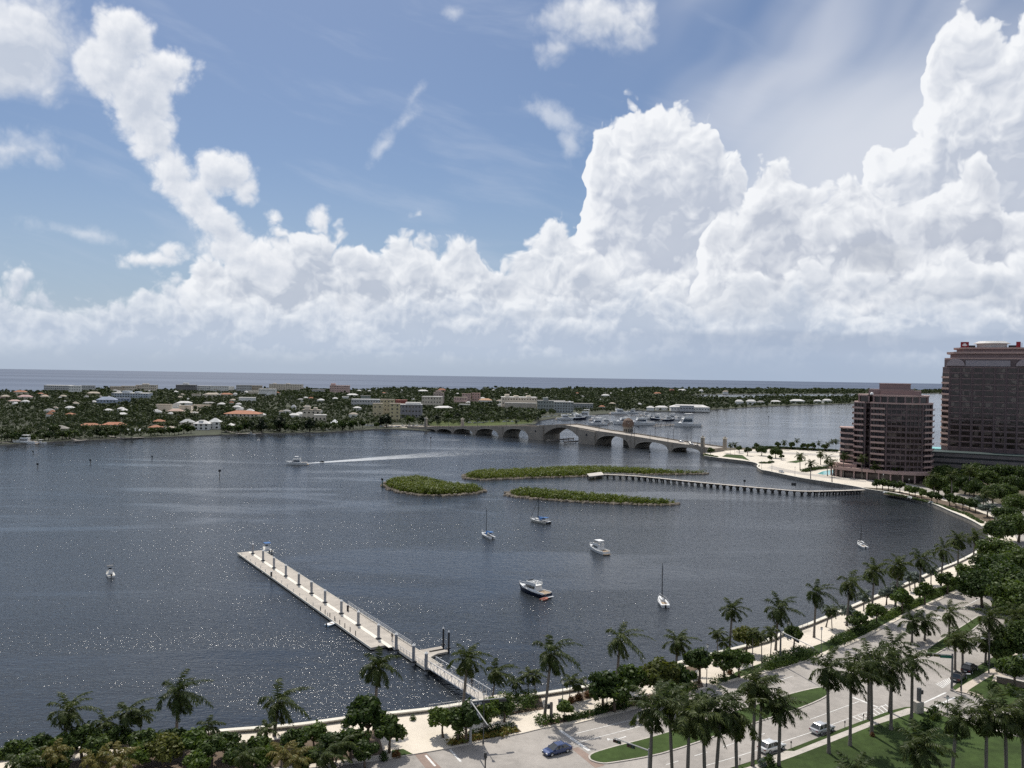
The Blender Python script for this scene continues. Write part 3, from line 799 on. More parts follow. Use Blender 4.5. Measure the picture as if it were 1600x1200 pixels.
def leaf(x0, x1):
    s0, s1 = bs(x0), bs(x1); N = 12
    S = [s0 + (s1 - s0) * i / N for i in range(N + 1)]
    top = [(s, bz(s) - 1.0) for s in S]
    bot = [(s, bz(s) - 1.0 - (1.5 + 6.5 * ((i / N) if x1 > 890 else (1 - i / N)) ** 2.2)) for i, s in enumerate(S)]
    vs, fs = slab_profile(top, bot)
    MB().add(vs, fs).build('bascule_leaf', M_BSTONE, bridge, recalc=True)
leaf(849, 876.8); leaf(877.2, 905)
SS = [bs(636) + (bs(1110) - bs(636)) * i / 90 for i in range(91)]
mb = MB()
for a, b in zip(SS, SS[1:]):
    mb.quad((a, 0.5, bz(a) - 0.97), (b, 0.5, bz(b) - 0.97), (b, BW - 0.5, bz(b) - 0.97), (a, BW - 0.5, bz(a) - 0.97))
mb.build('deck', M_BDECK, bridge)
for y in (0.15, BW - 0.55):
    mb = MB()
    for a, b in zip(SS, SS[1:]):
        za, zb_ = bz(a), bz(b)
        vs = [(a, y, za - 1.0), (b, y, zb_ - 1.0), (b, y + 0.4, zb_ - 1.0), (a, y + 0.4, za - 1.0), (a, y, za), (b, y, zb_), (b, y + 0.4, zb_), (a, y + 0.4, za)]
        mb.add(vs, ((4, 5, 6, 7), (0, 1, 5, 4), (2, 3, 7, 6)))
    mb.build('parapet', M_BSTONE, bridge)
for y in (3.0, BW - 3.0):
    mb = MB()
    for a, b in zip(SS, SS[1:]):
        mb.quad((a, y - 0.12, bz(a) - 0.95), (b, y - 0.12, bz(b) - 0.95), (b, y + 0.12, bz(b) - 0.95), (a, y + 0.12, bz(a) - 0.95))
    mb.build('lane_line', M_PAINT, bridge)
def bpt(px, off, z=None):
    s = bs(px); p = BA + bt * s + bn_ * off
    p.z = (bz(s) - 0.97) if z is None else z
    return p
# fender walls in the channel
for px, off in ((864, -3), (893, -5)):
    p = bpt(px, off, 0)
    o = thing('channel_fender', 'dark timber channel fender at the %s of the open drawbridge span' % ('island side' if px < 870 else 'city side'), 'fender', p, BROT)
    MB().box((0, 14, 1.0), (0.5, 40, 1.2)).build('fender_wall', M_WOOD, o)
    for k in range(6): MB().cyl((0.5, -5 + 7.6 * k, 0), 0.3, -1.5, 2.0, 8).build('pile', M_WOOD, o)
# round bridge-tender house
p = bpt(954, BW + 3.5, 0)
o = thing('bridge_tender_house', 'round stone bridge-tender house with a brown ribbed domed roof beside the drawbridge', 'bridge house', p)
MB().cyl((0, 0), 4.2, -2, 15.5, 20).build('wall', M_BSTONE, o, smooth=False)
r_ = MB()
for k in range(20):
    a0, a1 = 2 * math.pi * k / 20, 2 * math.pi * (k + .82) / 20
    for (ra, za, rb, zb_) in ((5.0, 15.5, 4.9, 19), (4.9, 19, 3.9, 21.2), (3.9, 21.2, 1.6, 22.8), (1.6, 22.8, 0.1, 23.3)):
        r_.quad((ra * math.cos(a0), ra * math.sin(a0), za), (ra * math.cos(a1), ra * math.sin(a1), za), (rb * math.cos(a1), rb * math.sin(a1), zb_), (rb * math.cos(a0), rb * math.sin(a0), zb_))
r_.build('roof_ribs', M_BROOF, o)
MB().tube([(0, 0, 15.5), (0, 0, 19), (0, 0, 21), (0, 0, 22.7)], [4.85, 4.75, 3.8, 0.4], 20).build('roof', pbr('roof_recess', (0.30, 0.22, 0.17), 0.85, 0.2, 0.5), o)
for k in range(5):
    a = R(-150 + k * 30)
    MB().box((4.2 * math.cos(a), 4.2 * math.sin(a), 12.5), (0.3, 1.2, 2.2), a).build('window', M_DARK, o)
for px, off, lab in ((1097, 1.0, 'square stone pylon at the city end of the bridge, near parapet'), (1125, 8.0, 'square stone pylon standing free on the causeway past the bridge end'), (664, 1, 'stone pylon at the island end of the bridge, near parapet'), (697, BW, 'stone pylon on the far parapet near the island end of the bridge')):
    q = bpt(px, off, 4.0)
    o = thing('bridge_pylon', lab, 'pylon', q, BROT)
    MB().box((0, 0, 4.2), (2.6, 2.6, 8.4), 0, 0.85).build('shaft', M_BSTONE, o, bevel=0.1)
    MB().box((0, 0, 8.7), (3.0, 3.0, 0.6)).build('cap', M_CAP, o)
    MB().dome((0, 0, 9.0), 0.9, 1.2).build('finial', M_BSTONE, o)

# ------------------------------------------------------------------ long timber boardwalk in the lagoon
bw = smooth_line([Vector(G(a, b, 2.0)) for a, b in [(944, 741), (1000, 744), (1100, 754), (1200, 763), (1252, 767), (1300, 766.6), (1350, 765)]], 6)
o0 = bw[0].copy(); o0.z = 0
pierw = thing('boardwalk', 'long narrow boardwalk on dark piles reaching from the promenade to the islets', 'boardwalk', o0)
mb = MB()
a_, b_ = offset(bw, 1.5), offset(bw, -1.5)
for i in range(len(bw) - 1):
    q = [a_[i] - o0, b_[i] - o0, b_[i + 1] - o0, a_[i + 1] - o0]
    mb.add([(p.x, p.y, 2.0) for p in q] + [(p.x, p.y, 1.7) for p in q], ((0, 1, 2, 3), (0, 4, 5, 1), (2, 6, 7, 3), (4, 7, 6, 5)))
mb.build('deck', M_CONC, pierw)
# end platform
e = [Vector(G(a, b, 2.0)) - o0 for a, b in [(944, 741.8), (940, 737.3), (917, 740.2), (921, 744.3)]]
MB().prism([(p.x, p.y) for p in e], 1.68, 2.03).build('platform', M_CONC, pierw)
L_ = 0.0; nxt = 2.0
for i in range(len(bw) - 1):
    seg = bw[i + 1] - bw[i]
    while L_ + seg.length > nxt:
        c = bw[i] + seg * ((nxt - L_) / seg.length) - o0
        rz = math.atan2(seg.y, seg.x)
        m_ = MB().box((c.x, c.y, 1.4), (1.3, 3.8, 0.8), rz)
        for sgn in (-1, 1): m_.cyl((c.x - math.sin(rz) * sgn * 1.1, c.y + math.cos(rz) * sgn * 1.1), 0.42, -1.5, 1.2, 8)
        m_.build('pile_bent', pbr_pile if 'pbr_pile' in globals() else globals().setdefault('pbr_pile', pbr('wet_pile', (0.075, 0.07, 0.062), 0.8, 0.3, 1.0)), pierw)
        nxt += 3.7
    L_ += seg.length
for q in e[1:]: MB().cyl((q.x * 0.97, q.y * 0.97), 0.3, -1.5, 1.7, 8).build('pile', pbr_pile, pierw)
for y in (a_, b_):
    r_ = MB()
    for i in range(len(y) - 1):
        A, B = y[i] - o0, y[i + 1] - o0
        r_.tube([(A.x, A.y, 2.95), (B.x, B.y, 2.95)], 0.04, 4); r_.tube([(A.x, A.y, 2.5), (B.x, B.y, 2.5)], 0.03, 4)
        r_.tube([(A.x, A.y, 2.0), (A.x, A.y, 2.95)], 0.04, 4)
    r_.build('railing', M_STEEL, pierw)
q = Vector(G(1240, 764.5, 2.0))
o = thing('notice_board', 'small dark notice board standing up from the boardwalk', 'sign', q, math.atan2(bw[20].y - bw[18].y, bw[20].x - bw[18].x))
MB().box((0, 0, 2.6), (2.4, 0.15, 1.5)).build('panel', M_DARK, o)
for x in (-0.9, 0.9): MB().box((x, 0.1, 1.0), (0.12, 0.12, 2.0)).build('post', M_WOOD, o)

# ------------------------------------------------------------------ floating dock, gangway and side float
def deckmat(name, col, pitch):
    mt, t, b = material(name)
    co = t.node('ShaderNodeTexCoord').outputs['Object']
    x, y, z = t.sep(co)
    fr = t.M('FRACT', t.M('MULTIPLY', x, 1 / pitch))
    gap = t.M('LESS_THAN', fr, 0.07)
    row = t.M('FLOOR', t.M('MULTIPLY', x, 1 / pitch))
    n = t.noise(t.xyz(row, t.M('MULTIPLY', y, 0.05), 0.0), 3.7, 2, 0.5, dim='3D')
    n2 = t.noise(co, 0.3, 5, 0.6, dim='3D')
    k = t.M('ADD', t.M('MULTIPLY', n, 0.5), t.M('MULTIPLY', n2, 0.7))
    k = t.M('MULTIPLY', t.M('ADD', k, 0.4), t.M('SUBTRACT', 1.0, t.M('MULTIPLY', gap, 0.5)))
    t.put(b.inputs['Base Color'], t.mix(1.0, c4(col), t.xyz(k, k, k), 'MULTIPLY'))
    b.inputs['Roughness'].default_value = 0.85
    return mt
M_DOCK = deckmat('dock_planks', (0.40, 0.36, 0.31), 0.9)
DZ = 0.65
dA, dB = Vector(G(371, 863.5, DZ)), Vector(G(580, 1012, DZ))
dt = (dB - dA); DL = dt.length; dt.normalize(); DROT = math.atan2(dt.y, dt.x)
dn = Vector((-dt.y, dt.x, 0))                         # to the right-hand long side, away from us
DWID = abs((Vector(G(553, 951.5, DZ)) - dA).dot(dn))
dock = thing('floating_dock', 'long pale plank floating dock lined with grey pilings, running out into the lagoon', 'dock', (dA.x, dA.y, 0), DROT)
def dloc(px, py, z=DZ):
    v = Vector(G(px, py, z)) - dA
    return v.dot(dt), v.dot(dn)
MB().rbox(0, DL, 0, DWID, 0.15, DZ).build('deck', M_DOCK, dock)
for y in (-0.12, DWID): MB().rbox(0, DL, y, y + 0.12, 0.25, DZ + 0.07).build('edge_rail', M_CAP, dock)
for x in range(6): MB().rbox(DL * x / 6 + 1, DL * (x + 1) / 6 - 1, 0.4, DWID - 0.4, -0.5, 0.15).build('float', M_BLACKRUB, dock)
MB().rbox(1.0, DL + 2, DWID * 0.46 - 0.5, DWID * 0.46 + 0.5, DZ, DZ + 0.05).build('centre_walk', M_CAP, dock)
NA = dloc(607, 1004); NB = dloc(666, 1040)
ny0, ny1 = DWID - 3.6, DWID
MB().rbox(DL, NB[0] + 2.0, ny0, ny1, 0.15, DZ).build('narrow_deck', M_DOCK, dock)
for y in (ny0 - 0.12, ny1): MB().rbox(DL + 0.1, NB[0] + 2.0, y, y + 0.12, 0.25, DZ + 0.07).build('edge_rail', M_CAP, dock)
M_PILE = pbr('steel_piling', (0.30, 0.31, 0.33), 0.6, 0.15, 0.8, stain=0.3)
def piling(x, y, h, name='piling', r=0.32, z0=-2.0, mt=None, parent=None):
    o = MB().cyl((x, y), r, z0, DZ + h, 12).build(name, mt or M_PILE, parent or dock, smooth=False)
    MB().tube([(x, y, DZ + h), (x, y, DZ + h + 0.12), (x, y, DZ + h + 0.5)], [r * 1.15, r * 1.15, 0.03], 12).build('cap', M_WHITE, o)
    MB().rbox(x - r - 0.18, x + r + 0.18, y - r - 0.18, y + r + 0.18, DZ + 0.06, DZ + 0.3).build('collar', M_DARK, o)
for zx, zy in ((182, 160), (238, 198), (297, 238), (360, 282), (428, 330), (497, 377), (568, 427), (658, 487), (747, 550), (855, 625)):
    x, y = dloc(340 + zx / 3.478, 820 + zy / 3.478)
    piling(x, DWID * 0.46, 3.1)
for zx, zy in ((970, 700), (1060, 765), (1138, 810)):
    x, y = dloc(340 + zx / 3.478, 820 + zy / 3.478, 0)
    piling(x, ny0 - 0.55, 3.4)
for k in range(17):                                     # cleat posts along the near edge and power pedestals along the far edge
    MB().rbox(4 + 5.1 * k - 0.06, 4 + 5.1 * k + 0.06, 0.25, 0.37, DZ, DZ + 0.75).build('mooring_post', M_STEEL, dock)
for k in range(8): MB().rbox(DL - 32 + 3.2 * k - 0.07, DL - 32 + 3.2 * k + 0.07, 0.3, 0.44, DZ, DZ + 1.0).build('mooring_post', M_DARK, dock)
for zx, zy in ((508, 333), (292, 280), (707, 466)):
    x, y = dloc(340 + zx / 3.478, 820 + zy / 3.478)
    pd = MB().rbox(x - 0.2, x + 0.2, y - 0.2, y + 0.2, DZ, DZ + 1.3).build('power_pedestal', M_DARK, dock)
    MB().rbox(x - 0.24, x + 0.24, y - 0.24, y + 0.24, DZ + 1.3, DZ + 1.42).build('cap', M_STEEL, pd)
r_ = MB()
x0 = dloc(545, 946)[0]; x1 = dloc(642, 1010)[0]
n_ = int((x1 - x0) / 2)
for i in range(n_ + 1):
    x = x0 + (x1 - x0) * i / n_
    r_.rbox(x - 0.03, x + 0.03, DWID - 0.12, DWID - 0.06, DZ, DZ + 1.05)
for z in (0.35, 0.7, 1.05): r_.rbox(x0, x1, DWID - 0.12, DWID - 0.06, DZ + z - 0.03, DZ + z + 0.03)
r_.build('railing', M_STEEL, dock)
r_ = MB()
for i in range(12):
    x = DL + 1 + (NB[0] - DL) * i / 11
    r_.rbox(x - 0.03, x + 0.03, ny0 + 0.06, ny0 + 0.12, DZ, DZ + 1.05)
for z in (0.5, 1.05): r_.rbox(DL + 1, NB[0] + 1, ny0 + 0.06, ny0 + 0.12, DZ + z - 0.03, DZ + z + 0.03)
r_.build('railing', M_STEEL, dock)
# gangway truss up to the seawall
gA, gB = Vector(G(672, 1038, 0.9)), Vector(G(757, 1091, 1.9))
gt = gB - gA; GL = Vector((gt.x, gt.y)).length
gang = thing('gangway', 'grey steel truss gangway sloping from the seawall down to the floating dock', 'gangway', gA, math.atan2(gt.y, gt.x))
slope = gt.z / GL
MB().add([(0, -1.2, 0), (GL, -1.2, GL * slope), (GL, 1.2, GL * slope), (0, 1.2, 0), (0, -1.2, -.15), (GL, -1.2, GL * slope - .15), (GL, 1.2, GL * slope - .15), (0, 1.2, -.15)], ((0, 1, 2, 3), (0, 4, 5, 1), (3, 2, 6, 7), (7, 6, 5, 4))).build('deck', M_CONC, gang)
for y in (-1.28, 1.28):
    r_ = MB(); n_ = 15
    P = lambda i, h: (GL * i / n_, y, GL * i / n_ * slope + h)
    for h in (-0.1, 1.35): r_.tube([P(0, h), P(n_, h)], 0.085, 6)
    for i in range(n_ + 1): r_.tube([P(i, -0.1), P(i, 1.35)], 0.05, 5)
    for i in range(n_): r_.tube([P(i, -0.1), P(i + 1, 1.35)] if i % 2 else [P(i, 1.35), P(i + 1, -0.1)], 0.04, 5)
    r_.build('side_truss', M_STEEL, gang)
land_ = thing('gangway_landing', 'pale concrete landing where the gangway meets the seawall', 'landing', (gB.x, gB.y, 0), math.atan2(gt.y, gt.x))
MB().rbox(-0.5, 6.5, -2.2, 4.5, -2, 1.85).build('slab', M_PAVE, land_)
flt = thing('side_float', 'small low float with two fingers tied beside the gangway foot', 'float', (dA.x, dA.y, 0), DROT)
pf = [dloc(a, b) for a, b in [(650, 1015.5), (690, 1008.5), (692, 1012), (670, 1016), (671.5, 1018.2), (699, 1013.2), (700, 1016.7), (683, 1020.2), (670, 1027), (658, 1021)]]
MB().prism(pf, 0.1, 0.5).build('deck', M_DOCK, flt)
for px, py, h in ((692.5, 1010.5, 3.6), (701, 1016.5, 3.6)):
    x, y = dloc(px, py, 0.3)
    piling(x, y, h, 'piling', 0.2, mt=M_DARK, parent=flt)
# ------------------------------------------------------------------ pink granite towers
M_GRAN = pbr('pink_granite', (0.25, 0.175, 0.165), 0.6, 0.12, 0.08)
M_GRAND0 = pbr('brown_granite', (0.125, 0.090, 0.090), 0.6, 0.12, 0.08)
M_GRAN2 = pbr('pale_granite', (0.43, 0.30, 0.265), 0.65, 0.1, 0.1)
M_TGLASS = glass('bronze_glass', (0.036, 0.026, 0.026), 0.04, 0.35)
M_TRAIL = pbr('balcony_rail', (0.36, 0.28, 0.255), 0.6, 0.1, 0.3)
def scaled(poly, k, cx=0, cy=0): return [((x - cx) * k + cx, (y - cy) * k + cy) for x, y in poly]
c = AT(1396, 740, 492)
t1 = thing('office_tower', 'shorter pink granite tower with stacked balconies and stepped penthouse beside the pool', 'tower', (c.x - 1.2, c.y, 1.3), R(-26), scale=0.935)
PL = [(-22, 8), (-22, -6), (-15.5, -10), (-15.3, -7), (-12.6, -8.5), (-12, -12.5), (-3, -16.5), (8, -16.5), (17, -13), (22, -6), (22.5, 8), (16, 16), (-16, 16)]
FH, NF = 3.55, 13
H0 = 1.5
for k in range(NF):
    z = H0 + k * FH
    MB().prism(PL, z, z + 1.25).build('spandrel', M_GRAND0, t1)
    MB().prism(scaled(PL, 0.982), z + 1.25, z + FH).build('window_band', M_TGLASS, t1)
    if k:
        for (x0, y0), (x1, y1) in ((PL[1], PL[2]), (PL[5], PL[6]), (PL[8], PL[9]), (PL[9], PL[10]), (PL[0], PL[1])):
            L = math.hypot(x1 - x0, y1 - y0); rz = math.atan2(y1 - y0, x1 - x0)
            nx, ny = math.sin(rz), -math.cos(rz)
            cx, cy_ = (x0 + x1) / 2 + nx * 0.75, (y0 + y1) / 2 + ny * 0.75
            fr = MB().box((cx, cy_, z + 0.1), (L * 0.9, 1.7, 0.22), rz)
            fr.box((cx + nx * 0.8, cy_ + ny * 0.8, z + 0.66), (L * 0.9, 0.1, 0.95), rz)
            fr.build('balcony', M_GRAN2, t1)
ZT = H0 + NF * FH
mu = MB()
for i in range(len(PL)):
    (x0, y0), (x1, y1) = PL[i], PL[(i + 1) % len(PL)]
    L = math.hypot(x1 - x0, y1 - y0); n_ = max(1, int(L / 2.4)); rz = math.atan2(y1 - y0, x1 - x0)
    for j in range(n_ + 1):
        u = j / n_
        w = 0.75 if j in (0, n_) else 0.28
        mu.box((x0 + (x1 - x0) * u, y0 + (y1 - y0) * u, ZT / 2), (w, w * 0.9, ZT), rz)
mu.build('mullions', M_GRAND0, t1)
MB().prism(scaled(PL, 1.03), ZT, ZT + 0.9).build('cornice', M_GRAN2, t1)
MB().prism(scaled(PL, 0.88), ZT + 0.9, ZT + 4.6).build('setback_glazing', M_TGLASS, t1)
PS = scaled(PL, 0.885)
for i in range(len(PS)):
    (x0, y0), (x1, y1) = PS[i], PS[(i + 1) % len(PS)]
    L = math.hypot(x1 - x0, y1 - y0); n_ = max(1, int(L / 4))
    for j in range(n_): MB().box((x0 + (x1 - x0) * j / n_, y0 + (y1 - y0) * j / n_, ZT + 2.75), (0.9, 0.9, 3.7), math.atan2(y1 - y0, x1 - x0)).build('setback_pier', M_GRAN, t1)
MB().prism(scaled(PL, 0.93), ZT + 4.6, ZT + 5.6).build('upper_cornice', M_GRAN2, t1)
MB().rbox(-14, 12, -8, 10, ZT + 5.6, ZT + 9.0).build('penthouse', M_GRAN, t1)
MB().rbox(-7, 16, -10, 4, ZT + 5.6, ZT + 8.4).build('plant_room', M_GRAN, t1)
MB().rbox(-8, 10, -3, 10.5, ZT + 9.0, ZT + 12.4).build('plant_room', M_GRAN, t1)
MB().rbox(-8.3, 10.3, -3.3, 10.8, ZT + 12.4, ZT + 12.8).build('parapet', M_GRAN2, t1)
WG = [(-31, 6), (-31, -2), (-28, -6), (-22, -8), (-22, 8)]
for k in range(7):
    z = 6 + k * FH
    MB().prism(WG, z, z + 1.2).build('wing_spandrel', M_GRAN2, t1)
    MB().prism(scaled(WG, 0.93, -25, 0), z + 1.2, z + FH).build('wing_window_band', M_TGLASS, t1)
MB().prism(scaled(WG, 1.06, -25, 0), 6 + 7 * FH, 6 + 7 * FH + 0.8).build('wing_roof', M_GRAN2, t1)
PD = [(-38, 6), (-37, -6), (-30, -14), (-14, -19), (0, -23), (14, -22), (26, -15), (29, 6)]
MB().prism(scaled(PD, 0.93), -0.2, 5.0).build('podium_glazing', M_TGLASS, t1)
MB().prism(PD, 4.8, 6.6).build('podium_canopy', M_GRAN2, t1)
MB().prism([(-35, -2), (-32, -11), (-20, -13), (-20, 0)], 6.7, 8.6).build('terrace_roof', M_GRAN2, t1)
for i in range(len(PD) - 1):
    for u in (0.0, 0.5):
        MB().cyl((PD[i][0] * .96 + (PD[i + 1][0] - PD[i][0]) * .96 * u, PD[i][1] * .96 + (PD[i + 1][1] - PD[i][1]) * .96 * u), 0.5, -0.2, 4.8, 10).build('column', M_GRAN2, t1)
sd_o = MB().dome((-12, -9.5, ZT + 5.6), 1.1, 1.5).build('satellite_dish', M_WHITE, t1)

c = AT(1551, 735, 520)
t2 = thing('office_tower', 'taller pink granite tower with stepped crown and pale rooftop drum, beyond the garage', 'tower', (c.x, c.y, 1.3), R(-30))
P2 = [(-29, 12), (-29, -4), (-24.5, -9), (-24.5, -14), (12, -14), (22, -10), (29, -2), (30, 14), (20, 26), (-20, 26)]
Z0, F2, N2 = 17.0, 3.58, 14
M_GRAND = pbr('dark_granite', (0.118, 0.086, 0.088), 0.5, 0.12, 0.08)
ZB = Z0 + N2 * F2
MB().prism(P2, -1, ZB).build('shaft', M_GRAND, t2)
wm = MB().box((0, 0, 0), (4.5, 0.3, 2.3)).mesh('window', M_TGLASS)
fmesh = MB().box((0, 0.0, -1.3), (4.8, 0.5, 0.25)).box((0, 0, 1.25), (4.8, 0.5, 0.18)).mesh('sill', M_GRAN)
for k in range(N2):
    z = Z0 + k * F2 + 1.9
    for j in range(6):
        w = link('window', wm, t2, (-21.2 + j * 6.1, -14.0, z))
    for (x0, y0), (x1, y1), u in ((P2[4], P2[5], 0.5),):
        link('window', wm, t2, (x0 + (x1 - x0) * u, y0 + (y1 - y0) * u, z), math.atan2(y1 - y0, x1 - x0)).scale = (2.0, 1, 1)
bands = MB()
for k in range(N2 + 1): bands.prism([(x * 1.004, y * 1.004 - 0.02) for x, y in P2], Z0 + k * F2, Z0 + k * F2 + 0.35, cap=True)
bands.build('string_course', M_GRAN, t2)
pil = MB()
for j in range(7): pil.rbox(-24.6 + j * 6.1 - 0.35, -24.6 + j * 6.1 + 0.35, -14.45, -14.0, 0, ZB)
pil.build('pilasters', M_GRAND, t2)
for k in range(N2 - 1):
    z = Z0 + k * F2
    bl = MB().prism([(-29.6, 11), (-29.6, -4.5), (-25, -9.6), (-23.8, -8.6), (-28, -3), (-28, 11)], z + 0.4, z + 1.5)
    bl.build('balcony', M_GRAN2, t2)
    MB().prism([(-29.15, 10), (-29.15, -4), (-24.9, -8.8), (-24, -8), (-28, -3), (-28, 10)], z + 1.6, z + F2 - 0.1).build('balcony_glazing', M_TGLASS, t2)
ZB2 = ZB + 5.2
MB().prism([(x * 0.97, y * 0.97) for x, y in P2], ZB, ZB2).build('crown_storey', M_GRAND, t2)
MB().rbox(-16, 8, -14.2, -13, ZB + 0.8, ZB2 - 0.8).build('crown_panel', pbr('grey_panel', (0.30, 0.27, 0.29), 0.5, 0.08, 0.1), t2)
for cx in (-21.5, 16):                                         # barrel canopies at the corners
    bar = MB()
    secs = []
    for i in range(9):
        a = math.pi * i / 8
        secs.append([(cx - 5.2 * math.cos(a), y, ZB + 1.0 + 4.4 * math.sin(a)) for y in (-14.6, -3)])
    for q0, q1 in zip(secs, secs[1:]): bar.quad(q0[0], q1[0], q1[1], q0[1])
    bar.add([s_[0] for s_ in secs], (tuple(range(9)),))
    bar.build('barrel_canopy', pbr('canopy_metal', (0.34, 0.29, 0.30), 0.5, 0.1, 0.2), t2)
tiers = [(0.97, ZB2, 0.9, M_GRAN2), (0.86, ZB2 + 0.9, 2.6, M_GRAN), (0.93, ZB2 + 3.5, 1.2, M_GRAN2), (0.74, ZB2 + 4.7, 1.8, M_GRAN), (0.80, ZB2 + 6.5, 1.0, M_GRAN2)]
for k, z, h, mt_ in tiers: MB().prism(scaled(P2, k, 0, 6), z, z + h).build('crown_tier', mt_, t2)
ZC = ZB2 + 7.5
M_DRUM = pbr('pale_drum', (0.52, 0.50, 0.48), 0.5, 0.1, 0.2)
MB().tube([(-2, 4, ZC), (-2, 4, ZC + 2.4), (-2, 4, ZC + 2.7), (-2, 4, ZC + 4.2)], [8.5, 8.5, 10.5, 7.5], 24).build('rooftop_drum', M_DRUM, t2)
for x in (-14, 10): MB().rbox(x - 3, x + 3, 0, 1.2, ZC, ZC + 1.6).build('plant_screen', M_DARK, t2)
for k in range(5): MB().cyl((12 + k * 2.2, 2), 0.12, ZC, ZC + 2.2 + (k % 2), 6).build('antenna', M_DARK, t2)
M_RED = pbr('red_sign_panel', (0.25, 0.012, 0.02), 0.5, 0.1, 0.5)
rs = MB().rbox(-19.2, -14.6, -5.0, -4.5, ZC - 0.3, ZC + 3.6).build('roof_sign', M_RED, t2)
MB().rbox(-17.6, -16.2, -5.06, -5.0, ZC + 1.0, ZC + 2.6).quad((-18.2, -5.07, ZC + 1.2), (-15.6, -5.07, ZC + 1.2), (-15.6, -5.07, ZC + 1.9), (-18.2, -5.07, ZC + 1.9)).build('sign_symbol', M_WHITE, rs)
MB().rbox(11, 13.4, -4.5, -4.0, ZC - 0.3, ZC + 3.6).build('roof_sign', M_RED, t2)
# parking garage in front of the taller tower
c = AT(1550, 740, 488)
gar = thing('parking_garage', 'low grey parking garage with long dark slots below the taller tower', 'garage', (c.x, c.y, 1.3), R(-30))
M_GCONC = pbr('garage_concrete', (0.17, 0.155, 0.155), 0.85, 0.15, 0.06, stain=0.25)
for k in range(5):
    MB().rbox(-38, 46, -8, 6, k * 3.35, k * 3.35 + 2.15).build('deck_band', M_GCONC, gar)
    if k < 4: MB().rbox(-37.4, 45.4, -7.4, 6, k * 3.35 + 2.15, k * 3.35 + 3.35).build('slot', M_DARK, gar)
MB().rbox(-38.4, 46.4, -8.4, 6.4, 15.6, 16.0).build('coping', pbr('verdigris_coping', (0.03, 0.05, 0.048), 0.6, 0.15, 0.2), gar)
c = AT(1463, 712, 540)
pv = thing('pavilion', 'turquoise roofed low building glimpsed between the two towers', 'pavilion', (c.x, c.y, 1.3), R(-30))
MB().rbox(-9, 11, -5, 8, 0, 12.5).build('wall', pbr('turquoise_wall', (0.18, 0.42, 0.42), 0.6, 0.1, 0.2), pv)
MB().rbox(-10, 12, -6, 9, 12.5, 14.5).build('roof', pbr('turquoise_roof', (0.22, 0.55, 0.56), 0.5, 0.08, 0.2), pv)
# swimming pool beside the shorter tower
def pool_water():
    mt, t, b = material('pool_water')
    co = t.node('ShaderNodeTexCoord').outputs['Object']
    n = t.noise(co, 0.5, 3, 0.6, dim='3D')
    t.put(b.inputs['Base Color'], t.mix(n, (0.10, 0.40, 0.42, 1), (0.22, 0.60, 0.60, 1)))
    b.inputs['Roughness'].default_value = 0.1
    return mt
pp_ = world_poly([(1277, 740.5), (1286, 736.5), (1300, 734.8), (1318, 735.5), (1327, 739), (1318, 741.6), (1300, 742.2), (1286, 742)], 1.35)
c = Vector((sum(p[0] for p in pp_) / 8, sum(p[1] for p in pp_) / 8, 1.33))
pool = thing('swimming_pool', 'turquoise swimming pool on the promenade point beside the shorter tower', 'pool', c)
pl_ = [(p[0] - c.x, p[1] - c.y) for p in pp_]
MB().prism(pl_, 0.0, 0.16).build('water_surface', pool_water(), pool)
ring = MB(); k2 = [(x * 1.08, y * 1.12) for x, y in pl_]
for i in range(8):
    a, b, c2, d = pl_[i], pl_[(i + 1) % 8], k2[(i + 1) % 8], k2[i]
    ring.quad((*a, 0.2), (*d, 0.2), (*c2, 0.2), (*b, 0.2)).quad((*d, 0), (*c2, 0), (*c2, 0.2), (*d, 0.2)).quad((*a, 0.2), (*b, 0.2), (*b, 0.0), (*a, 0.0))
ring.build('coping', M_CAP, pool)

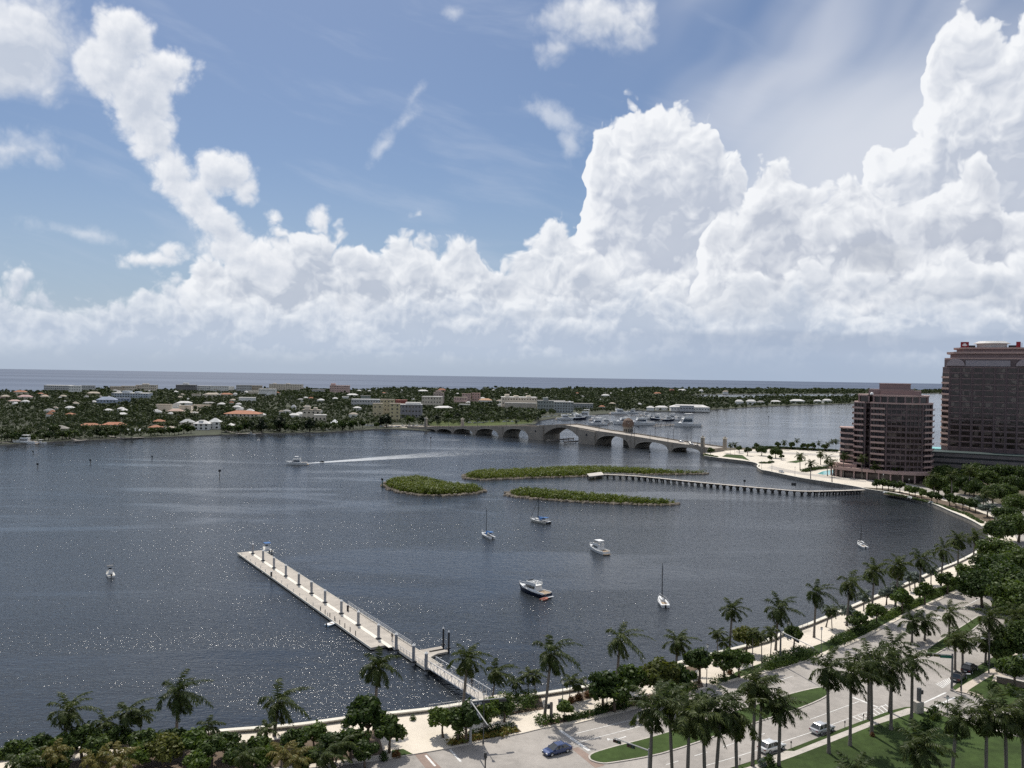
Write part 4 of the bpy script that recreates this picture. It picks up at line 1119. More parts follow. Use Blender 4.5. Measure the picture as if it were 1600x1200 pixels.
# ------------------------------------------------------------------ buildings of the far island
WALLC = {}
def colmat(name, c, rough=0.85):
    k = (name, c)
    if k not in WALLC: WALLC[k] = pbr(name, c, rough, 0.10, 0.03, stain=0.12)
    return WALLC[k]
FOOT = []
M_PANE = glass('dark_pane', (0.03, 0.035, 0.04), 0.15)
wmesh = MB().box((0, 0, 0), (1.9, 0.24, 1.8)).mesh('window', M_PANE)
def island_building(px0, px1, yt, yb, label, wall, roof, shape='flat', cat='building', floors=0, deep=None, extra=(), rz=None, name=None):
    xc = (px0 + px1) / 2
    g = G(xc, yb, 1.0); d = g.y
    w = (px1 - px0) / FPX * d
    lvl = 584 + 0.0158 * (xc - 800)
    h = EYE.z - (yt - lvl) / FPX * d - 1.0
    h = max(3.5, h)
    dp = deep or min(max(w * 0.5, 9), 30)
    rz = math.atan2(-g.x, g.y) * 0.5 + (rnd.uniform(-.12, .12) if rz is None else rz)
    o = thing(name or ('house' if cat == 'house' else 'building'), label, cat, (g.x, g.y + dp / 2, 1.0), rz)
    FOOT.append((g.x, g.y + dp / 2, w / 2 + 3, dp / 2 + 3, g.y))
    wm_ = colmat('wall_plaster', wall); rm_ = colmat('roofing', roof)
    eav = h * (0.66 if shape in ('hip',) else 1.0)
    if shape in ('hip',): eav = max(eav, 2.6)
    MB().rbox(-w / 2, w / 2, -dp / 2, dp / 2, 0, eav).build('wall', wm_, o)
    if shape == 'hip':
        r_ = MB(); a, b, k = w / 2 + .6, dp / 2 + .6, max(0.0, w / 2 - dp / 2)
        V = [(-a, -b, eav), (a, -b, eav), (a, b, eav), (-a, b, eav), (-k, 0, h), (k, 0, h)]
        r_.add(V, ((0, 1, 5, 4), (1, 2, 5), (2, 3, 4, 5), (3, 0, 4), (3, 2, 1, 0))).build('roof', rm_, o)
    else:
        MB().rbox(-w / 2 - .4, w / 2 + .4, -dp / 2 - .4, dp / 2 + .4, eav, eav + 0.55).build('roof', rm_, o)
    for (u0, u1, hh, *mc) in extra:                       # roof-top volumes
        MB().rbox(-w / 2 + w * u0, -w / 2 + w * u1, -dp * 0.3, dp * 0.4, eav + (0.55 if shape != 'hip' else -0.2), eav + 0.55 + hh).build('penthouse', colmat('wall_plaster', mc[0]) if mc else wm_, o)
    if floors:
        nw = max(2, min(int(w / 4.2), 14))
        for k in range(floors):
            for j in range(nw):
                link('window', wmesh, o, (-w / 2 + w * (j + 0.5) / nw, -dp / 2, eav * (k + 0.55) / floors))
    return o
cW, cCr, cGy, cBl, cPk, cYe, cTan = (0.78, 0.76, 0.71), (0.66, 0.58, 0.47), (0.50, 0.49, 0.47), (0.36, 0.41, 0.50), (0.62, 0.44, 0.39), (0.56, 0.48, 0.31), (0.56, 0.47, 0.36)
rW, rT, rG, rS, rR, rB = (0.68, 0.66, 0.63), (0.36, 0.155, 0.085), (0.30, 0.29, 0.28), (0.30, 0.34, 0.43), (0.33, 0.11, 0.09), (0.42, 0.36, 0.29)
IB = island_building
IB(68, 107, 602.3, 612, 'long low oceanfront block with a bright white roof, first on the skyline', cGy, rW, floors=3)
IB(107, 124, 603, 615.5, 'white oceanfront block stepping out beside the long white-roofed one', cW, rW, floors=3)
IB(126, 145, 602.6, 612, 'grey oceanfront block right of the white stepped one', cGy, rG, floors=2)
IB(171, 189, 604, 613, 'tan flat-roofed oceanfront block above the slate-roofed blue building', cTan, rB, floors=2)
IB(189, 211, 603.4, 613, 'cream oceanfront block right of the tan one', cCr, rB, floors=2)
IB(211, 241, 601.8, 613, 'pale oceanfront block with rooftop boxes above the long white-bayed block', cCr, rG, floors=3, extra=((.3, .6, 3),))
IB(174, 228, 614.5, 625, 'long pale blue-grey block with white window bays behind the slate roof', (0.42, 0.46, 0.50), rW, floors=3, extra=((.25, .45, 3.5), (.6, .72, 2.5)))
IB(150, 178, 620, 634, 'blue-grey veranda building with a slate-blue hipped roof amid palms', cBl, rS, 'hip', floors=2)
IB(178, 200, 622.5, 632, 'blue-grey wing right of the slate-roofed veranda building', cBl, rS, floors=2)
IB(12, 28, 624.5, 631, 'white house with a bright gable below the pink roofs at the left end', cW, (0.50, 0.36, 0.32), 'hip', 'house')
IB(27, 46, 617, 625.5, 'house with a long pink roof at the left end', cCr, (0.50, 0.34, 0.32), 'hip', 'house')
IB(21, 38, 610, 617, 'terracotta-roofed house near the ocean at the left end', cCr, rT, 'hip', 'house')
IB(0, 11, 617, 624, 'pale pink house cut off at the left end of the island', cPk, rB, 'hip', 'house')
IB(62, 73, 617, 624, 'small cream house right of the pink roofs', cCr, rB, 'hip', 'house')
IB(135, 153, 612, 619, 'tan house with brown hipped roof behind the white oceanfront blocks', cTan, rB, 'hip', 'house')
IB(100, 112, 645, 652, 'small terracotta-roofed house alone among trees above the grey boathouse', cCr, rT, 'hip', 'house')
IB(123, 151, 661.5, 671, 'wide terracotta-roofed waterfront house, the left one of two', cTan, rT, 'hip', 'house', floors=1)
IB(158, 191, 660, 671, 'wide terracotta-roofed waterfront house, the right one of two', cTan, (0.40, 0.16, 0.09), 'hip', 'house', floors=1)
IB(74, 100, 665, 679, 'grey thatch-coloured boathouse among shore trees', (0.30, 0.27, 0.23), (0.27, 0.25, 0.22), 'hip', 'house')
IB(237, 254, 655.5, 665, 'terracotta-roofed house behind the tented terrace', cCr, rT, 'hip', 'house')
IB(231, 250, 664.5, 674, 'terracotta-roofed garden house right by the tented terrace', cTan, rT, 'hip', 'house')
IB(258, 270, 666, 674, 'white cottage left of the big white mansion', cW, rB, 'hip', 'house')
IB(280, 300, 655, 670, 'left wing of pale cream mansion with grey hip roof', cCr, (0.46, 0.46, 0.45), 'hip', 'house', floors=2)
IB(302, 325, 657, 672, 'central block of the white waterfront mansion', cW, rW, 'hip', 'house', floors=2, extra=((.3, .6, 2.5),))
IB(325, 342, 653.5, 671, 'tall right wing of the white waterfront mansion with hipped roof', cW, (0.60, 0.60, 0.58), 'hip', 'house', floors=2)
IB(354, 363, 661.5, 671, 'little white pyramid-roofed pavilion at the water right of the mansion', cW, rW, 'hip', 'house')
IB(348, 402, 642, 656, 'long cream villa under a broad terracotta roof', cCr, rT, 'hip', 'house', floors=2, deep=24)
IB(243, 265, 632.5, 645, 'beige flat-roofed hall beside the sandy lot', cCr, rB)
IB(262, 283, 639, 648, 'house with a pale pink pyramid roof in front of the sandy lot', cCr, (0.48, 0.34, 0.28), 'hip', 'house')
IB(279, 296, 634.5, 641, 'low beige store with flat roof right of the sandy lot', cCr, rB)
IB(297, 306, 643, 650, 'small grey-roofed house right of the pink pyramid roof', cCr, (0.40, 0.38, 0.36), 'hip', 'house')
IB(275, 297, 627, 634, 'low house with a bright white hipped roof', cW, rW, 'hip', 'house')
IB(300, 326, 633.5, 639, 'long low beige shed roof right of the bright white hip', cCr, rB)
IB(316, 334, 628, 634, 'grey-roofed house among palms right of the bright white hip', cGy, rG, 'hip', 'house')
IB(274, 303, 601.5, 612, 'dark oceanfront block topped by a white box', (0.20, 0.19, 0.19), rG, floors=2, extra=((.33, .6, 4.5, cW),))
IB(308, 327, 603, 612, 'white oceanfront block right of the dark one', cW, rW, floors=3)
IB(327, 354, 603.6, 612.5, 'white colonnaded oceanfront block with dark bays', cW, rG, floors=3)
IB(356, 365, 604, 612, 'slim white oceanfront house right of the colonnaded block', cW, rW)
IB(368, 391, 602, 613, 'grey oceanfront slab left of the long cream one', cGy, rG, floors=3)
IB(391, 408, 602.5, 613, 'tan oceanfront slab beside the grey slab', cTan, rB, floors=3)
IB(420, 470, 600.6, 612, 'long cream oceanfront block with an even flat roof, the widest on the skyline', cCr, rG, floors=4, extra=((.1, .18, 2), (.5, .6, 2)))
IB(404, 429, 608, 619, 'white square block in front of the long cream oceanfront slab', cW, rW, floors=2)
IB(387, 403, 611.3, 617, 'low white roofed house left of the white square block', cCr, rW)
IB(344, 361, 614, 620, 'terracotta hipped house behind the bare palms, mid island', cCr, rT, 'hip', 'house')
IB(318, 339, 613.8, 621, 'beige stepped house with a white lower roof, mid island', cCr, rB, 'hip', 'house')
IB(299, 312, 616, 622, 'low house with a pale long roof left of the beige stepped house', cCr, rB)
IB(372, 397, 621.5, 629, 'low white flat-roofed villa, mid island', cW, rW)
IB(472, 499, 641, 657, 'cream terraced mansion among palms left of the pointed white tent', cCr, rB, floors=2, extra=((.1, .4, 4), (.6, .8, 2.5)))
IB(490, 508, 649, 661, 'low cream terrace house under the mansion', cCr, rW, floors=1)
IB(514, 545, 602.5, 616, 'pink oceanfront hotel with a corner turret', cPk, (0.46, 0.34, 0.31), floors=4, extra=((.05, .28, 5, cPk),))
IB(486, 506, 609, 615, 'low grey-roofed row left of the pink hotel', cGy, rG)
IB(541, 558, 615, 621, 'white gabled row right of the pink hotel', cW, rW, 'hip', 'house')
IB(534, 544, 620, 626, 'small flat white house below the pink hotel', cW, rW)
IB(548, 594, 624.5, 636, 'long grey flat-roofed block left of the yellow building', cGy, (0.48, 0.48, 0.48), floors=2)
IB(563, 578, 618.5, 628, 'greenish grey block rising behind the long grey one', (0.28, 0.31, 0.27), rG)
IB(582, 597, 631, 652, 'low left wing of the yellow hotel', cYe, rB, floors=2)
IB(594, 615, 624.5, 650, 'tall middle block of the yellow hotel', cYe, rB, floors=4)
IB(608, 624, 631, 659, 'front right block of the yellow hotel', (0.57, 0.49, 0.30), rB, floors=5)
IB(617, 635, 625.5, 637, 'brick-red building between the yellow hotel and the white roofs', rR, (0.36, 0.15, 0.12), deep=14)
IB(622, 658, 632.5, 653, 'dark grey arcaded block with a bright white roof right of the yellow hotel', (0.27, 0.26, 0.27), rW, floors=3, extra=((.3, .95, 2.5, cW),))
IB(659, 690, 620, 637, 'cream block with a white roof left of the pink penthouse', cCr, rW, floors=3)
IB(677, 693, 613.5, 634, 'pinkish tower block with stepped penthouse beside the cream block', (0.50, 0.40, 0.35), rB, floors=3, extra=((.2, .7, 3),))
IB(679, 706, 634.5, 642, 'low house with a broad white roof above the bridge', cCr, rW, 'hip')
IB(709, 729, 621, 632, 'pink plaster block left of the twin pink towers', cPk, rB, floors=2)
IB(722, 735, 615.5, 630, 'pink plaster tower, the left one of a pair', cPk, (0.48, 0.34, 0.31), floors=4)
IB(737, 750, 614.5, 630, 'pink plaster tower, the right one of a pair', (0.50, 0.35, 0.31), (0.48, 0.34, 0.31), floors=4)
IB(748, 768, 622.5, 631, 'white and orange-roofed row left of the terraced white block', cW, (0.50, 0.30, 0.18), 'hip')
IB(716, 734, 632, 637, 'long low white roof among trees under the pink towers', cW, rW)
IB(783, 838, 621, 640, 'long white terraced apartment block with rooftop boxes', cCr, rW, floors=3, extra=((.1, .22, 4), (.36, .48, 2), (.72, .84, 2)))
IB(789, 838, 630, 641, 'terrace storey in front of the long white apartment block', (0.52, 0.46, 0.38), rW, deep=8)
IB(840, 883, 626.5, 643, 'grey-green slab block right of the terraced apartments', (0.30, 0.32, 0.30), rG, floors=3, extra=((.2, .38, 4.5),))
IB(866, 896, 628.5, 645, 'pale grey block with a white top floor near the marina', (0.36, 0.38, 0.37), rW, floors=4)
IB(897, 927, 631, 640, 'low grey flat-roofed building left of the marina', (0.33, 0.34, 0.33), rG, floors=1)
IB(1049, 1109, 632.5, 643, 'large white waterfront house with wide white roofs on the marina point', cW, rW, 'hip', 'house', floors=1, deep=20, extra=((.12, .42, 2.0), (.55, .8, 1.6)))
IB(1063, 1085, 634, 643.2, 'glazed front bay of the large white waterfront house', (0.5, 0.5, 0.5), rW, deep=9, floors=1)
IB(1025, 1044, 634, 641.5, 'white-roofed house left of the large white waterfront house', cW, rW, 'hip', 'house')
IB(1011, 1023, 634.5, 641.8, 'small white boathouse at the left end of the marina point', cW, rW, 'hip', 'house')
for (a, b, y, yb, lab, r_) in ((1150, 1162, 624.5, 633, 'white-roofed house first from the left on the thin peninsula', rW), (1167, 1182, 624.5, 632.5, 'wide white-roofed house second along the thin peninsula', rW), (1184, 1195, 626, 632, 'grey-roofed house in the trees of the thin peninsula', rG),
                               (1206, 1220, 625.5, 631, 'flat white house in the middle of the thin peninsula', rW), (1237, 1258, 624, 630.5, 'long white-roofed house right of the middle of the thin peninsula', rW), (1273, 1284, 624.5, 630, 'white house before the right end of the thin peninsula', rW),
                               (1287, 1300, 623.5, 629.6, 'bright white house at the right end of the thin peninsula', rW)):
    IB(a, b, y, yb, lab, cW, r_, 'hip', 'house')
for (a, b, y, yb, lab, w_, r_) in ((1046, 1054, 608, 613, 'pinkish red house on the wooded shore south of the marina', (0.5, 0.28, 0.25), rR), (1022, 1034, 613, 618, 'terracotta house in woods beyond the marina', cCr, rT), (1060, 1072, 608, 613, 'white house in the far woods left of the inner water', cW, rW),
                                   (1093, 1099, 608.5, 613.5, 'tiny white house above the inner water', cW, rW), (940, 952, 616, 621, 'white house high in the woods behind the marina', cW, rW), (1130, 1138, 610, 616, 'white house on the far strip beyond the inner water', cW, rB),
                                   (653, 668, 609, 614, 'low white house in the trees right of the pink hotel', cW, rW), (684, 696, 607, 614, 'rust-roofed house on the skyline above the pink penthouse', cPk, rT)):
    IB(a, b, y, yb, lab, w_, r_, 'hip', 'house')
# tents and tiny white roofs half lost in the trees
tent = None
def cone_tent(loc, s, label, group=None):
    global tent
    if tent is None:
        tent = thing('tent', label, 'tent', loc, 0, group, s)
        MB().add([(-1, -1, .8), (1, -1, .8), (1, 1, .8), (-1, 1, .8), (0, 0, 1.7)], ((0, 1, 4), (1, 2, 4), (2, 3, 4), (3, 0, 4))).build('canopy', M_WHITE, tent)
        lg = MB()
        for x in (-.95, .95):
            for y in (-.95, .95): lg.rbox(x - .04, x + .04, y - .04, y + .04, 0, .8)
        lg.build('frame', M_STEEL, tent)
        return tent
    return dup(tent, loc, 0, label, group, s)
cone_tent(G(523, 666, 1), 4.4, 'pointed white tent by the water left of the yellow hotel')
for k, x in enumerate((206, 211, 215, 219, 224, 229)):
    cone_tent(G(x, 675.5, 1), 2.0, 'white garden parasol tent in the row on the lawn beside the terracotta garden house', 'row of white tents on the island lawn')
cone_tent(G(198, 677, 1), 3.0, 'larger white tent at the left end of the tent row')

tiny = {}
g_ = random.Random(5)
for k in range(130):
    px, py = g_.uniform(8, 1000), g_.uniform(612, 655)
    if py > 640 and px > 620: continue
    g = G(px, py, 1.0)
    rc = g_.choice(('white', 'white', 'white', 'terracotta', 'beige', 'grey'))
    w = g_.uniform(4.5, 9)
    side = 'left' if px < 330 else 'middle' if px < 640 else 'right'
    lab, gr = 'small %s-roofed house half lost among the trees of the island, %s part' % (rc, side), '%s roofs among the trees, %s part of the island' % (rc, side)
    loc = (g.x, g.y + 5, 1.0)
    if rc not in tiny:
        o = thing('house', lab, 'house', loc, 0, gr)
        rm_ = {'white': rW, 'terracotta': rT, 'beige': rB, 'grey': rG}[rc]
        MB().rbox(-.5, .5, -.4, .4, 0, .62).build('wall', colmat('wall_plaster', cW), o)
        MB().add([(-.54, -.44, .62), (.54, -.44, .62), (.54, .44, .62), (-.54, .44, .62), (-.15, 0, .92), (.15, 0, .92)], ((0, 1, 5, 4), (1, 2, 5), (2, 3, 4, 5), (3, 0, 4), (3, 2, 1, 0))).build('roof', colmat('roofing', rm_), o)
        tiny[rc] = o; o.scale = (w * 1.4, w, 7.5)
    else: dup(tiny[rc], loc, g_.uniform(-.3, .3), lab, gr, (w * 1.4, w, g_.uniform(6.5, 9)))
    FOOT.append((g.x, g.y + 5, w * .7, w * .5, g.y))

# ------------------------------------------------------------------ plants
M_PALM = foliage('palm_fronds', (0.036, 0.054, 0.015), (0.086, 0.106, 0.030), 0.32, 0.45, 0.35, 0.6)
M_PALMY = foliage('yellow_fronds', (0.16, 0.13, 0.035), (0.10, 0.11, 0.03), 0.25, 0.5, 0.4, 0.6)
M_PALMS = foliage('silver_fronds', (0.10, 0.125, 0.105), (0.16, 0.19, 0.17), 0.15, 0.5, 0.3, 0.6)
M_LEAF = foliage('dark_leaves', (0.032, 0.056, 0.014), (0.078, 0.112, 0.028), 0.32, 0.5, 0.5)
M_LEAFG = foliage('bright_leaves', (0.054, 0.092, 0.018), (0.108, 0.148, 0.034), 0.34, 0.5, 0.4)
M_LEAFY = foliage('olive_leaves', (0.060, 0.075, 0.018), (0.13, 0.135, 0.035), 0.34, 0.5, 0.4)
M_SHRUB = foliage('shrub_leaves', (0.030, 0.055, 0.014), (0.072, 0.108, 0.026), 0.3, 0.5, 0.5, 0.9)
M_CROTON = foliage('croton_leaves', (0.19, 0.13, 0.03), (0.11, 0.14, 0.03), 0.2, 0.5, 0.3, 0.9)
M_REDLEAF = foliage('rusty_leaves', (0.16, 0.07, 0.03), (0.13, 0.10, 0.04), 0.2, 0.5, 0.3, 0.9)
M_MANG = foliage('mangrove_leaves', (0.080, 0.112, 0.020), (0.148, 0.170, 0.036), 0.28, 0.5, 0.3, 0.25)
M_WOODS = foliage('island_woods', (0.028, 0.041, 0.018), (0.058, 0.074, 0.032), 0.16, 0.7, 0.3, 0.06)
M_BARK = pbr('grey_palm_bark', (0.17, 0.15, 0.13), 0.9, 0.25, 1.2)
M_BARKB = pbr('brown_bark', (0.15, 0.115, 0.085), 0.9, 0.3, 1.5)
M_SHAFT = pbr('green_crownshaft', (0.12, 0.16, 0.05), 0.5, 0.2, 1.0)

def frond_set(seed, n=17, L=3.7, wind=(0.5, 0.12), leaf=0.95, up=(78, -42), plume=0.5, nodes=22, width=0.13):
    g = np.random.default_rng(seed)
    V, F = [], []
    nv = 0
    for i in range(n):
        u = i / (n - 1)
        phi = i * 2.39996 + g.uniform(-.2, .2)
        th0 = math.radians(up[0] + (up[1] - up[0]) * u ** 0.85 + g.uniform(-7, 7))
        Li = L * (0.72 + 0.28 * math.sin(math.pi * min(1, u * 1.3 + 0.1))) * g.uniform(.9, 1.08)
        s = np.linspace(0, 1, nodes + 1)
        th = th0 - math.radians(58 + 25 * (1 - abs(u - .4))) * s ** 1.4
        ds = Li / nodes
        hx = np.cumsum(np.cos(th)) * ds; hz = np.cumsum(np.sin(th)) * ds
        P = np.stack([hx * math.cos(phi), hx * math.sin(phi), hz], 1)
        P[:, 0] += wind[0] * s ** 2 * Li * 0.45; P[:, 1] += wind[1] * s ** 2 * Li * 0.45
        T = np.gradient(P, axis=0); T /= np.linalg.norm(T, axis=1)[:, None]
        S = np.cross(T, [0, 0, 1.0]); S /= (np.linalg.norm(S, axis=1)[:, None] + 1e-6)
        U = np.cross(S, T)
        # rachis
        w = (0.05 * (1 - s) + 0.012)[:, None]
        a, b = P - S * w, P + S * w
        for k in range(nodes):
            V += [a[k], b[k], b[k + 1], a[k + 1]]; F.append([nv, nv + 1, nv + 2, nv + 3]); nv += 4
        for k in range(2, nodes + 1):
            t = s[k]
            ll = leaf * (0.35 + 0.65 * math.sin(math.pi * min(1, 0.12 + t * 0.86)) ** 0.7)
            for sg in (-1, 1):
                for rep in range(2):
                    d = S[k] * sg * g.uniform(.75, 1.0) + T[k] * g.uniform(.35, .75) + U[k] * g.uniform(-plume, plume * .7)
                    d[2] -= g.uniform(0.15, 0.5); d[0] += wind[0] * 0.35
                    d /= np.linalg.norm(d)
                    l2 = ll * g.uniform(.8, 1.1)
                    p0 = P[k] + T[k] * g.uniform(-.5, .5) * ds
                    wd = np.cross(d, U[k] + g.normal(0, .4, 3)); wd /= (np.linalg.norm(wd) + 1e-6)
                    wd = wd * width * 0.5
                    dr = np.array([0, 0, -0.18 * l2])
                    m_ = p0 + d * l2 * .55
                    e = p0 + d * l2 + dr
                    V += [p0 - wd, p0 + wd, m_ + wd, m_ - wd, m_ - wd, m_ + wd, e + wd * .15, e - wd * .15]
                    F += [[nv, nv + 1, nv + 2, nv + 3], [nv + 4, nv + 5, nv + 6, nv + 7]]; nv += 8
    return np.array(V), np.array(F)
ROYAL = [npmesh('crown', *frond_set(100 + i, 16 + (i * 5) % 7, 3.8 + .22 * (i % 4), (0.36 + .16 * (i % 4), 0.05 + .08 * (i % 3)), 0.85, (84, -50 - 7 * (i % 4)), 0.6, 24, 0.10), M_PALM) for i in range(9)]
SMALLP = [npmesh('crown', *frond_set(200 + i, 13, 2.2, (0.4, 0.1), 0.6, (75, -25), 0.35, 16, 0.10), M_PALM) for i in range(3)]
COCO = [npmesh('crown', *frond_set(240 + i, 16, 3.0, (0.95, 0.2), 0.75, (70, -45), 0.25, 18, 0.11), M_PALM) for i in range(2)]
YELP = [npmesh('crown', *frond_set(260 + i, 13, 2.8, (0.3, 0.1), 0.7, (80, -10), 0.35, 16, 0.12), M_PALMY) for i in range(2)]
SILP = [npmesh('crown', *frond_set(280 + i, 20, 2.0, (0.2, 0.05), 0.75, (80, -40), 0.8, 12, 0.15), M_PALMS) for i in range(2)]
def trunk_mesh(kind):
    pr = {'royal': [(0, .40), (.04, .33), (.25, .27), (.55, .28), (.85, .21), (1, .18)], 'thin': [(0, .17), (.1, .12), (1, .09)], 'coco': [(0, .26), (.1, .18), (1, .12)]}[kind]
    return MB().tube([(0.03 * math.sin(5 * z), 0.02 * math.cos(4 * z), z) for z, r in pr], [r for z, r in pr], 10).mesh('trunk', M_BARK, True)
TRK = {k: trunk_mesh(k) for k in ('royal', 'thin', 'coco')}
SHAFTM = MB().tube([(0, 0, -1.35), (0, 0, -1.0), (0, 0, -.3), (0, 0, .25)], [.17, .21, .17, .10], 10).mesh('crownshaft', M_SHAFT, True)
npalm = 0
def palm(loc, h, label, kind='royal', group=None, crowns=None, lean=(0, 0), scale=1.0, name='royal_palm', rz=None):
    global npalm
    npalm += 1
    o = thing(name, label, 'palm tree', loc, 0, group)
    tr = link('trunk', TRK[kind], o); tr.scale = (.88 * scale, .88 * scale, h)
    if lean != (0, 0):
        ang = math.atan2(math.hypot(*lean), h)
        tr.rotation_euler = Vector((lean[0], lean[1], h)).to_track_quat('Z', 'Y').to_euler()
    crowns = crowns or ROYAL
    c = link('crown', crowns[npalm % len(crowns)], o, (lean[0], lean[1], h), (rnd.uniform(-.9, .9) if rz is None else rz))
    k = scale * rnd.uniform(.95, 1.12) * (1.08 if kind == 'royal' else 1.0); c.scale = (k, k * rnd.uniform(.9, 1.08), k * rnd.uniform(.92, 1.1)); c.rotation_euler = (rnd.uniform(-.14, .14), rnd.uniform(-.08, .2), c.rotation_euler.z)
    if kind == 'royal': link('crownshaft', SHAFTM, o, (lean[0], lean[1], h)).scale = (scale, scale, scale)
    return o
def palm_bc(bx, by, cx, cy_, label, z0=1.4, **kw):
    """a palm whose foot and crown were both sighted"""
    b = Vector(G(bx, by, z0))
    d = ray(cx, cy_)
    top = EYE + d * (b.y / d.y)
    return palm(b, top.z - z0, label, lean=(top.x - b.x, 0), **kw)
def palm_c(cx, cy_, h, label, z0=1.4, **kw):
    ln = (rnd.uniform(-.7, .7), rnd.uniform(-.5, .5))
    p = Vector(G(cx, cy_, z0 + h)) - Vector((*ln, 0)); p.z = z0
    return palm(p, h, label, lean=ln, **kw)

def leaf_cloud(lobes, n, size, seed, squash=1.0, fill=0.45, up=0.3):
    """leaf-sized quads spread through a set of rounded lobes (x, y, z, radius)"""
    g = np.random.default_rng(seed)
    VV = []
    for (x, y, z, r) in lobes:
        k = int(n * (r ** 2))
        d = g.normal(size=(k, 3)); d /= np.linalg.norm(d, axis=1)[:, None]
        rad = r * (fill + (1 - fill) * g.random(k) ** 0.45) * (1 + 0.12 * g.normal(size=k))
        p = np.array([x, y, z]) + d * rad[:, None] * np.array([1, 1, squash])
        nrm = d + g.normal(0, 0.55, (k, 3)) + np.array([0, 0, up]); nrm /= np.linalg.norm(nrm, axis=1)[:, None]
        a = np.cross(nrm, g.normal(size=(k, 3))); a /= np.linalg.norm(a, axis=1)[:, None]
        b = np.cross(nrm, a)
        s = size * g.uniform(.55, 1.25, k)[:, None]
        a, b = a * s * 0.62, b * s
        VV.append(np.stack([p - b, p + a * .9, p + b, p - a * .9], 1))
    V = np.concatenate(VV).reshape(-1, 3)
    return V, np.arange(len(V)).reshape(-1, 4)
def tree_lobes(R_, H, seed, n=20, zlo=0.42):
    g = np.random.default_rng(seed)
    L = []
    for i in range(n):
        a = g.uniform(0, 6.283); q = math.sqrt(g.random()) * 0.72
        z = H * (zlo + (1 - zlo) * (0.25 + 0.55 * g.random()) * (1 - 0.35 * q))
        L.append((R_ * q * math.cos(a) * 1.08, R_ * q * math.sin(a) * 1.08, z, R_ * g.uniform(.20, .40)))
    L.append((0, 0, H * .74, R_ * .42))
    return L
class Tree:
    def __init__(s, name, R_, H, seed, mt, bark=None, n=40, size=0.42, zlo=0.42, nl=20):
        L = tree_lobes(R_, H, seed, nl, zlo)
        s.R, s.H, s.name = R_, H, name
        s.crown = npmesh('crown', *leaf_cloud(L, n, size, seed), mt)
        t = MB().tube([(0, 0, 0), (0.05 * R_, 0, H * .22), (0.02 * R_, 0.04 * R_, H * .42)], [0.045 * H, 0.033 * H, 0.026 * H], 8)
        for (x, y, z, r) in L[:7]: t.tube([(0.03 * R_, 0.02 * R_, H * .34), (x * .5, y * .5, H * .34 + (z - H * .34) * .6), (x, y, z)], [0.018 * H, 0.012 * H, 0.004 * H], 5)
        s.trunk = t.mesh('trunk', bark or M_BARKB, True)
    def put(s, loc, H, label, group=None, rz=None, wide=1.0, name=None):
        o = thing(name or s.name, label, 'tree', loc, rnd.uniform(0, 6.28) if rz is None else rz, group)
        k = H / s.H
        o.scale = (k * wide, k * wide, k)
        link('trunk', s.trunk, o); link('crown', s.crown, o)
        return o
T_ROUND = [Tree('shade_tree', 2.5, 5.5, 30 + i, M_LEAF, n=130, size=.34, zlo=.36) for i in range(3)]
T_BRIGHT = [Tree('shade_tree', 2.6, 5.2, 40 + i, M_LEAFG, n=125, size=.34, zlo=.34) for i in range(2)]
T_OLIVE = [Tree('spreading_tree', 3.2, 5.6, 50 + i, M_LEAFY, n=115, size=.36, zlo=.42) for i in range(2)]
T_BIG = [Tree('big_tree', 6.0, 10.5, 60 + i, M_LEAF, n=62, size=.44, zlo=.26, nl=30) for i in range(3)]
T_SILV = [Tree('silver_tree', 3.0, 6.0, 70, M_PALMS, n=80, size=.36, zlo=.38)]
def tree_b(px, py, H, label, kinds=T_ROUND, z0=1.4, **kw):
    return rnd.choice(kinds).put(G(px, py, z0), H, label, **kw)
def tree_c(px, py, H, label, kinds=T_ROUND, z0=1.4, **kw):
    p = Vector(G(px, py, z0 + H * .68)); p.z = z0
    return rnd.choice(kinds).put(p, H, label, **kw)
SHR = {k: [npmesh('shrub', *leaf_cloud([(0, 0, .3, .62), (.42, .1, .24, .45), (-.38, .2, .25, .5), (.05, -.42, .22, .45), (-.1, .45, .2, .42), (.1, .05, .55, .42)], 260, .15, 90 + i), mt) for i in range(2)]
       for k, mt in (('green', M_SHRUB), ('croton', M_CROTON), ('rusty', M_REDLEAF), ('bright', M_LEAFG), ('silver', M_PALMS))}
nshr = 0
def shrub(px, py, w, label, kind='green', group=None, h=None, z0=1.42):
    global nshr; nshr += 1
    o = link('shrub', SHR[kind][nshr % 2], None, G(px, py, z0), rnd.uniform(0, 6))
    h = h or w * .8
    o.scale = (w / 1.7, w / 1.7 * rnd.uniform(.85, 1.15), h / .95)
    return tag(o, label, 'shrub', group)
def hedge(px, w, h, label, mt=None, z0=1.42, size=.2):
    pts = [Vector(G(a, b, z0)) for a, b in px]
    L = []; o0 = pts[0]
    for a, b in zip(pts, pts[1:]):
        n_ = max(1, int((b - a).length / (w * .55)))
        for i in range(n_):
            p = a + (b - a) * (i / n_) - o0
            L.append((p.x + rnd.uniform(-.15, .15) * w, p.y + rnd.uniform(-.15, .15) * w, h * rnd.uniform(.32, .5), w * rnd.uniform(.45, .62)))
    V, F = leaf_cloud(L, 150, size, len(L), squash=h / w * .9)
    return tag(link('hedge', npmesh('hedge', V, F, mt or M_SHRUB), None, o0), label, 'hedge')

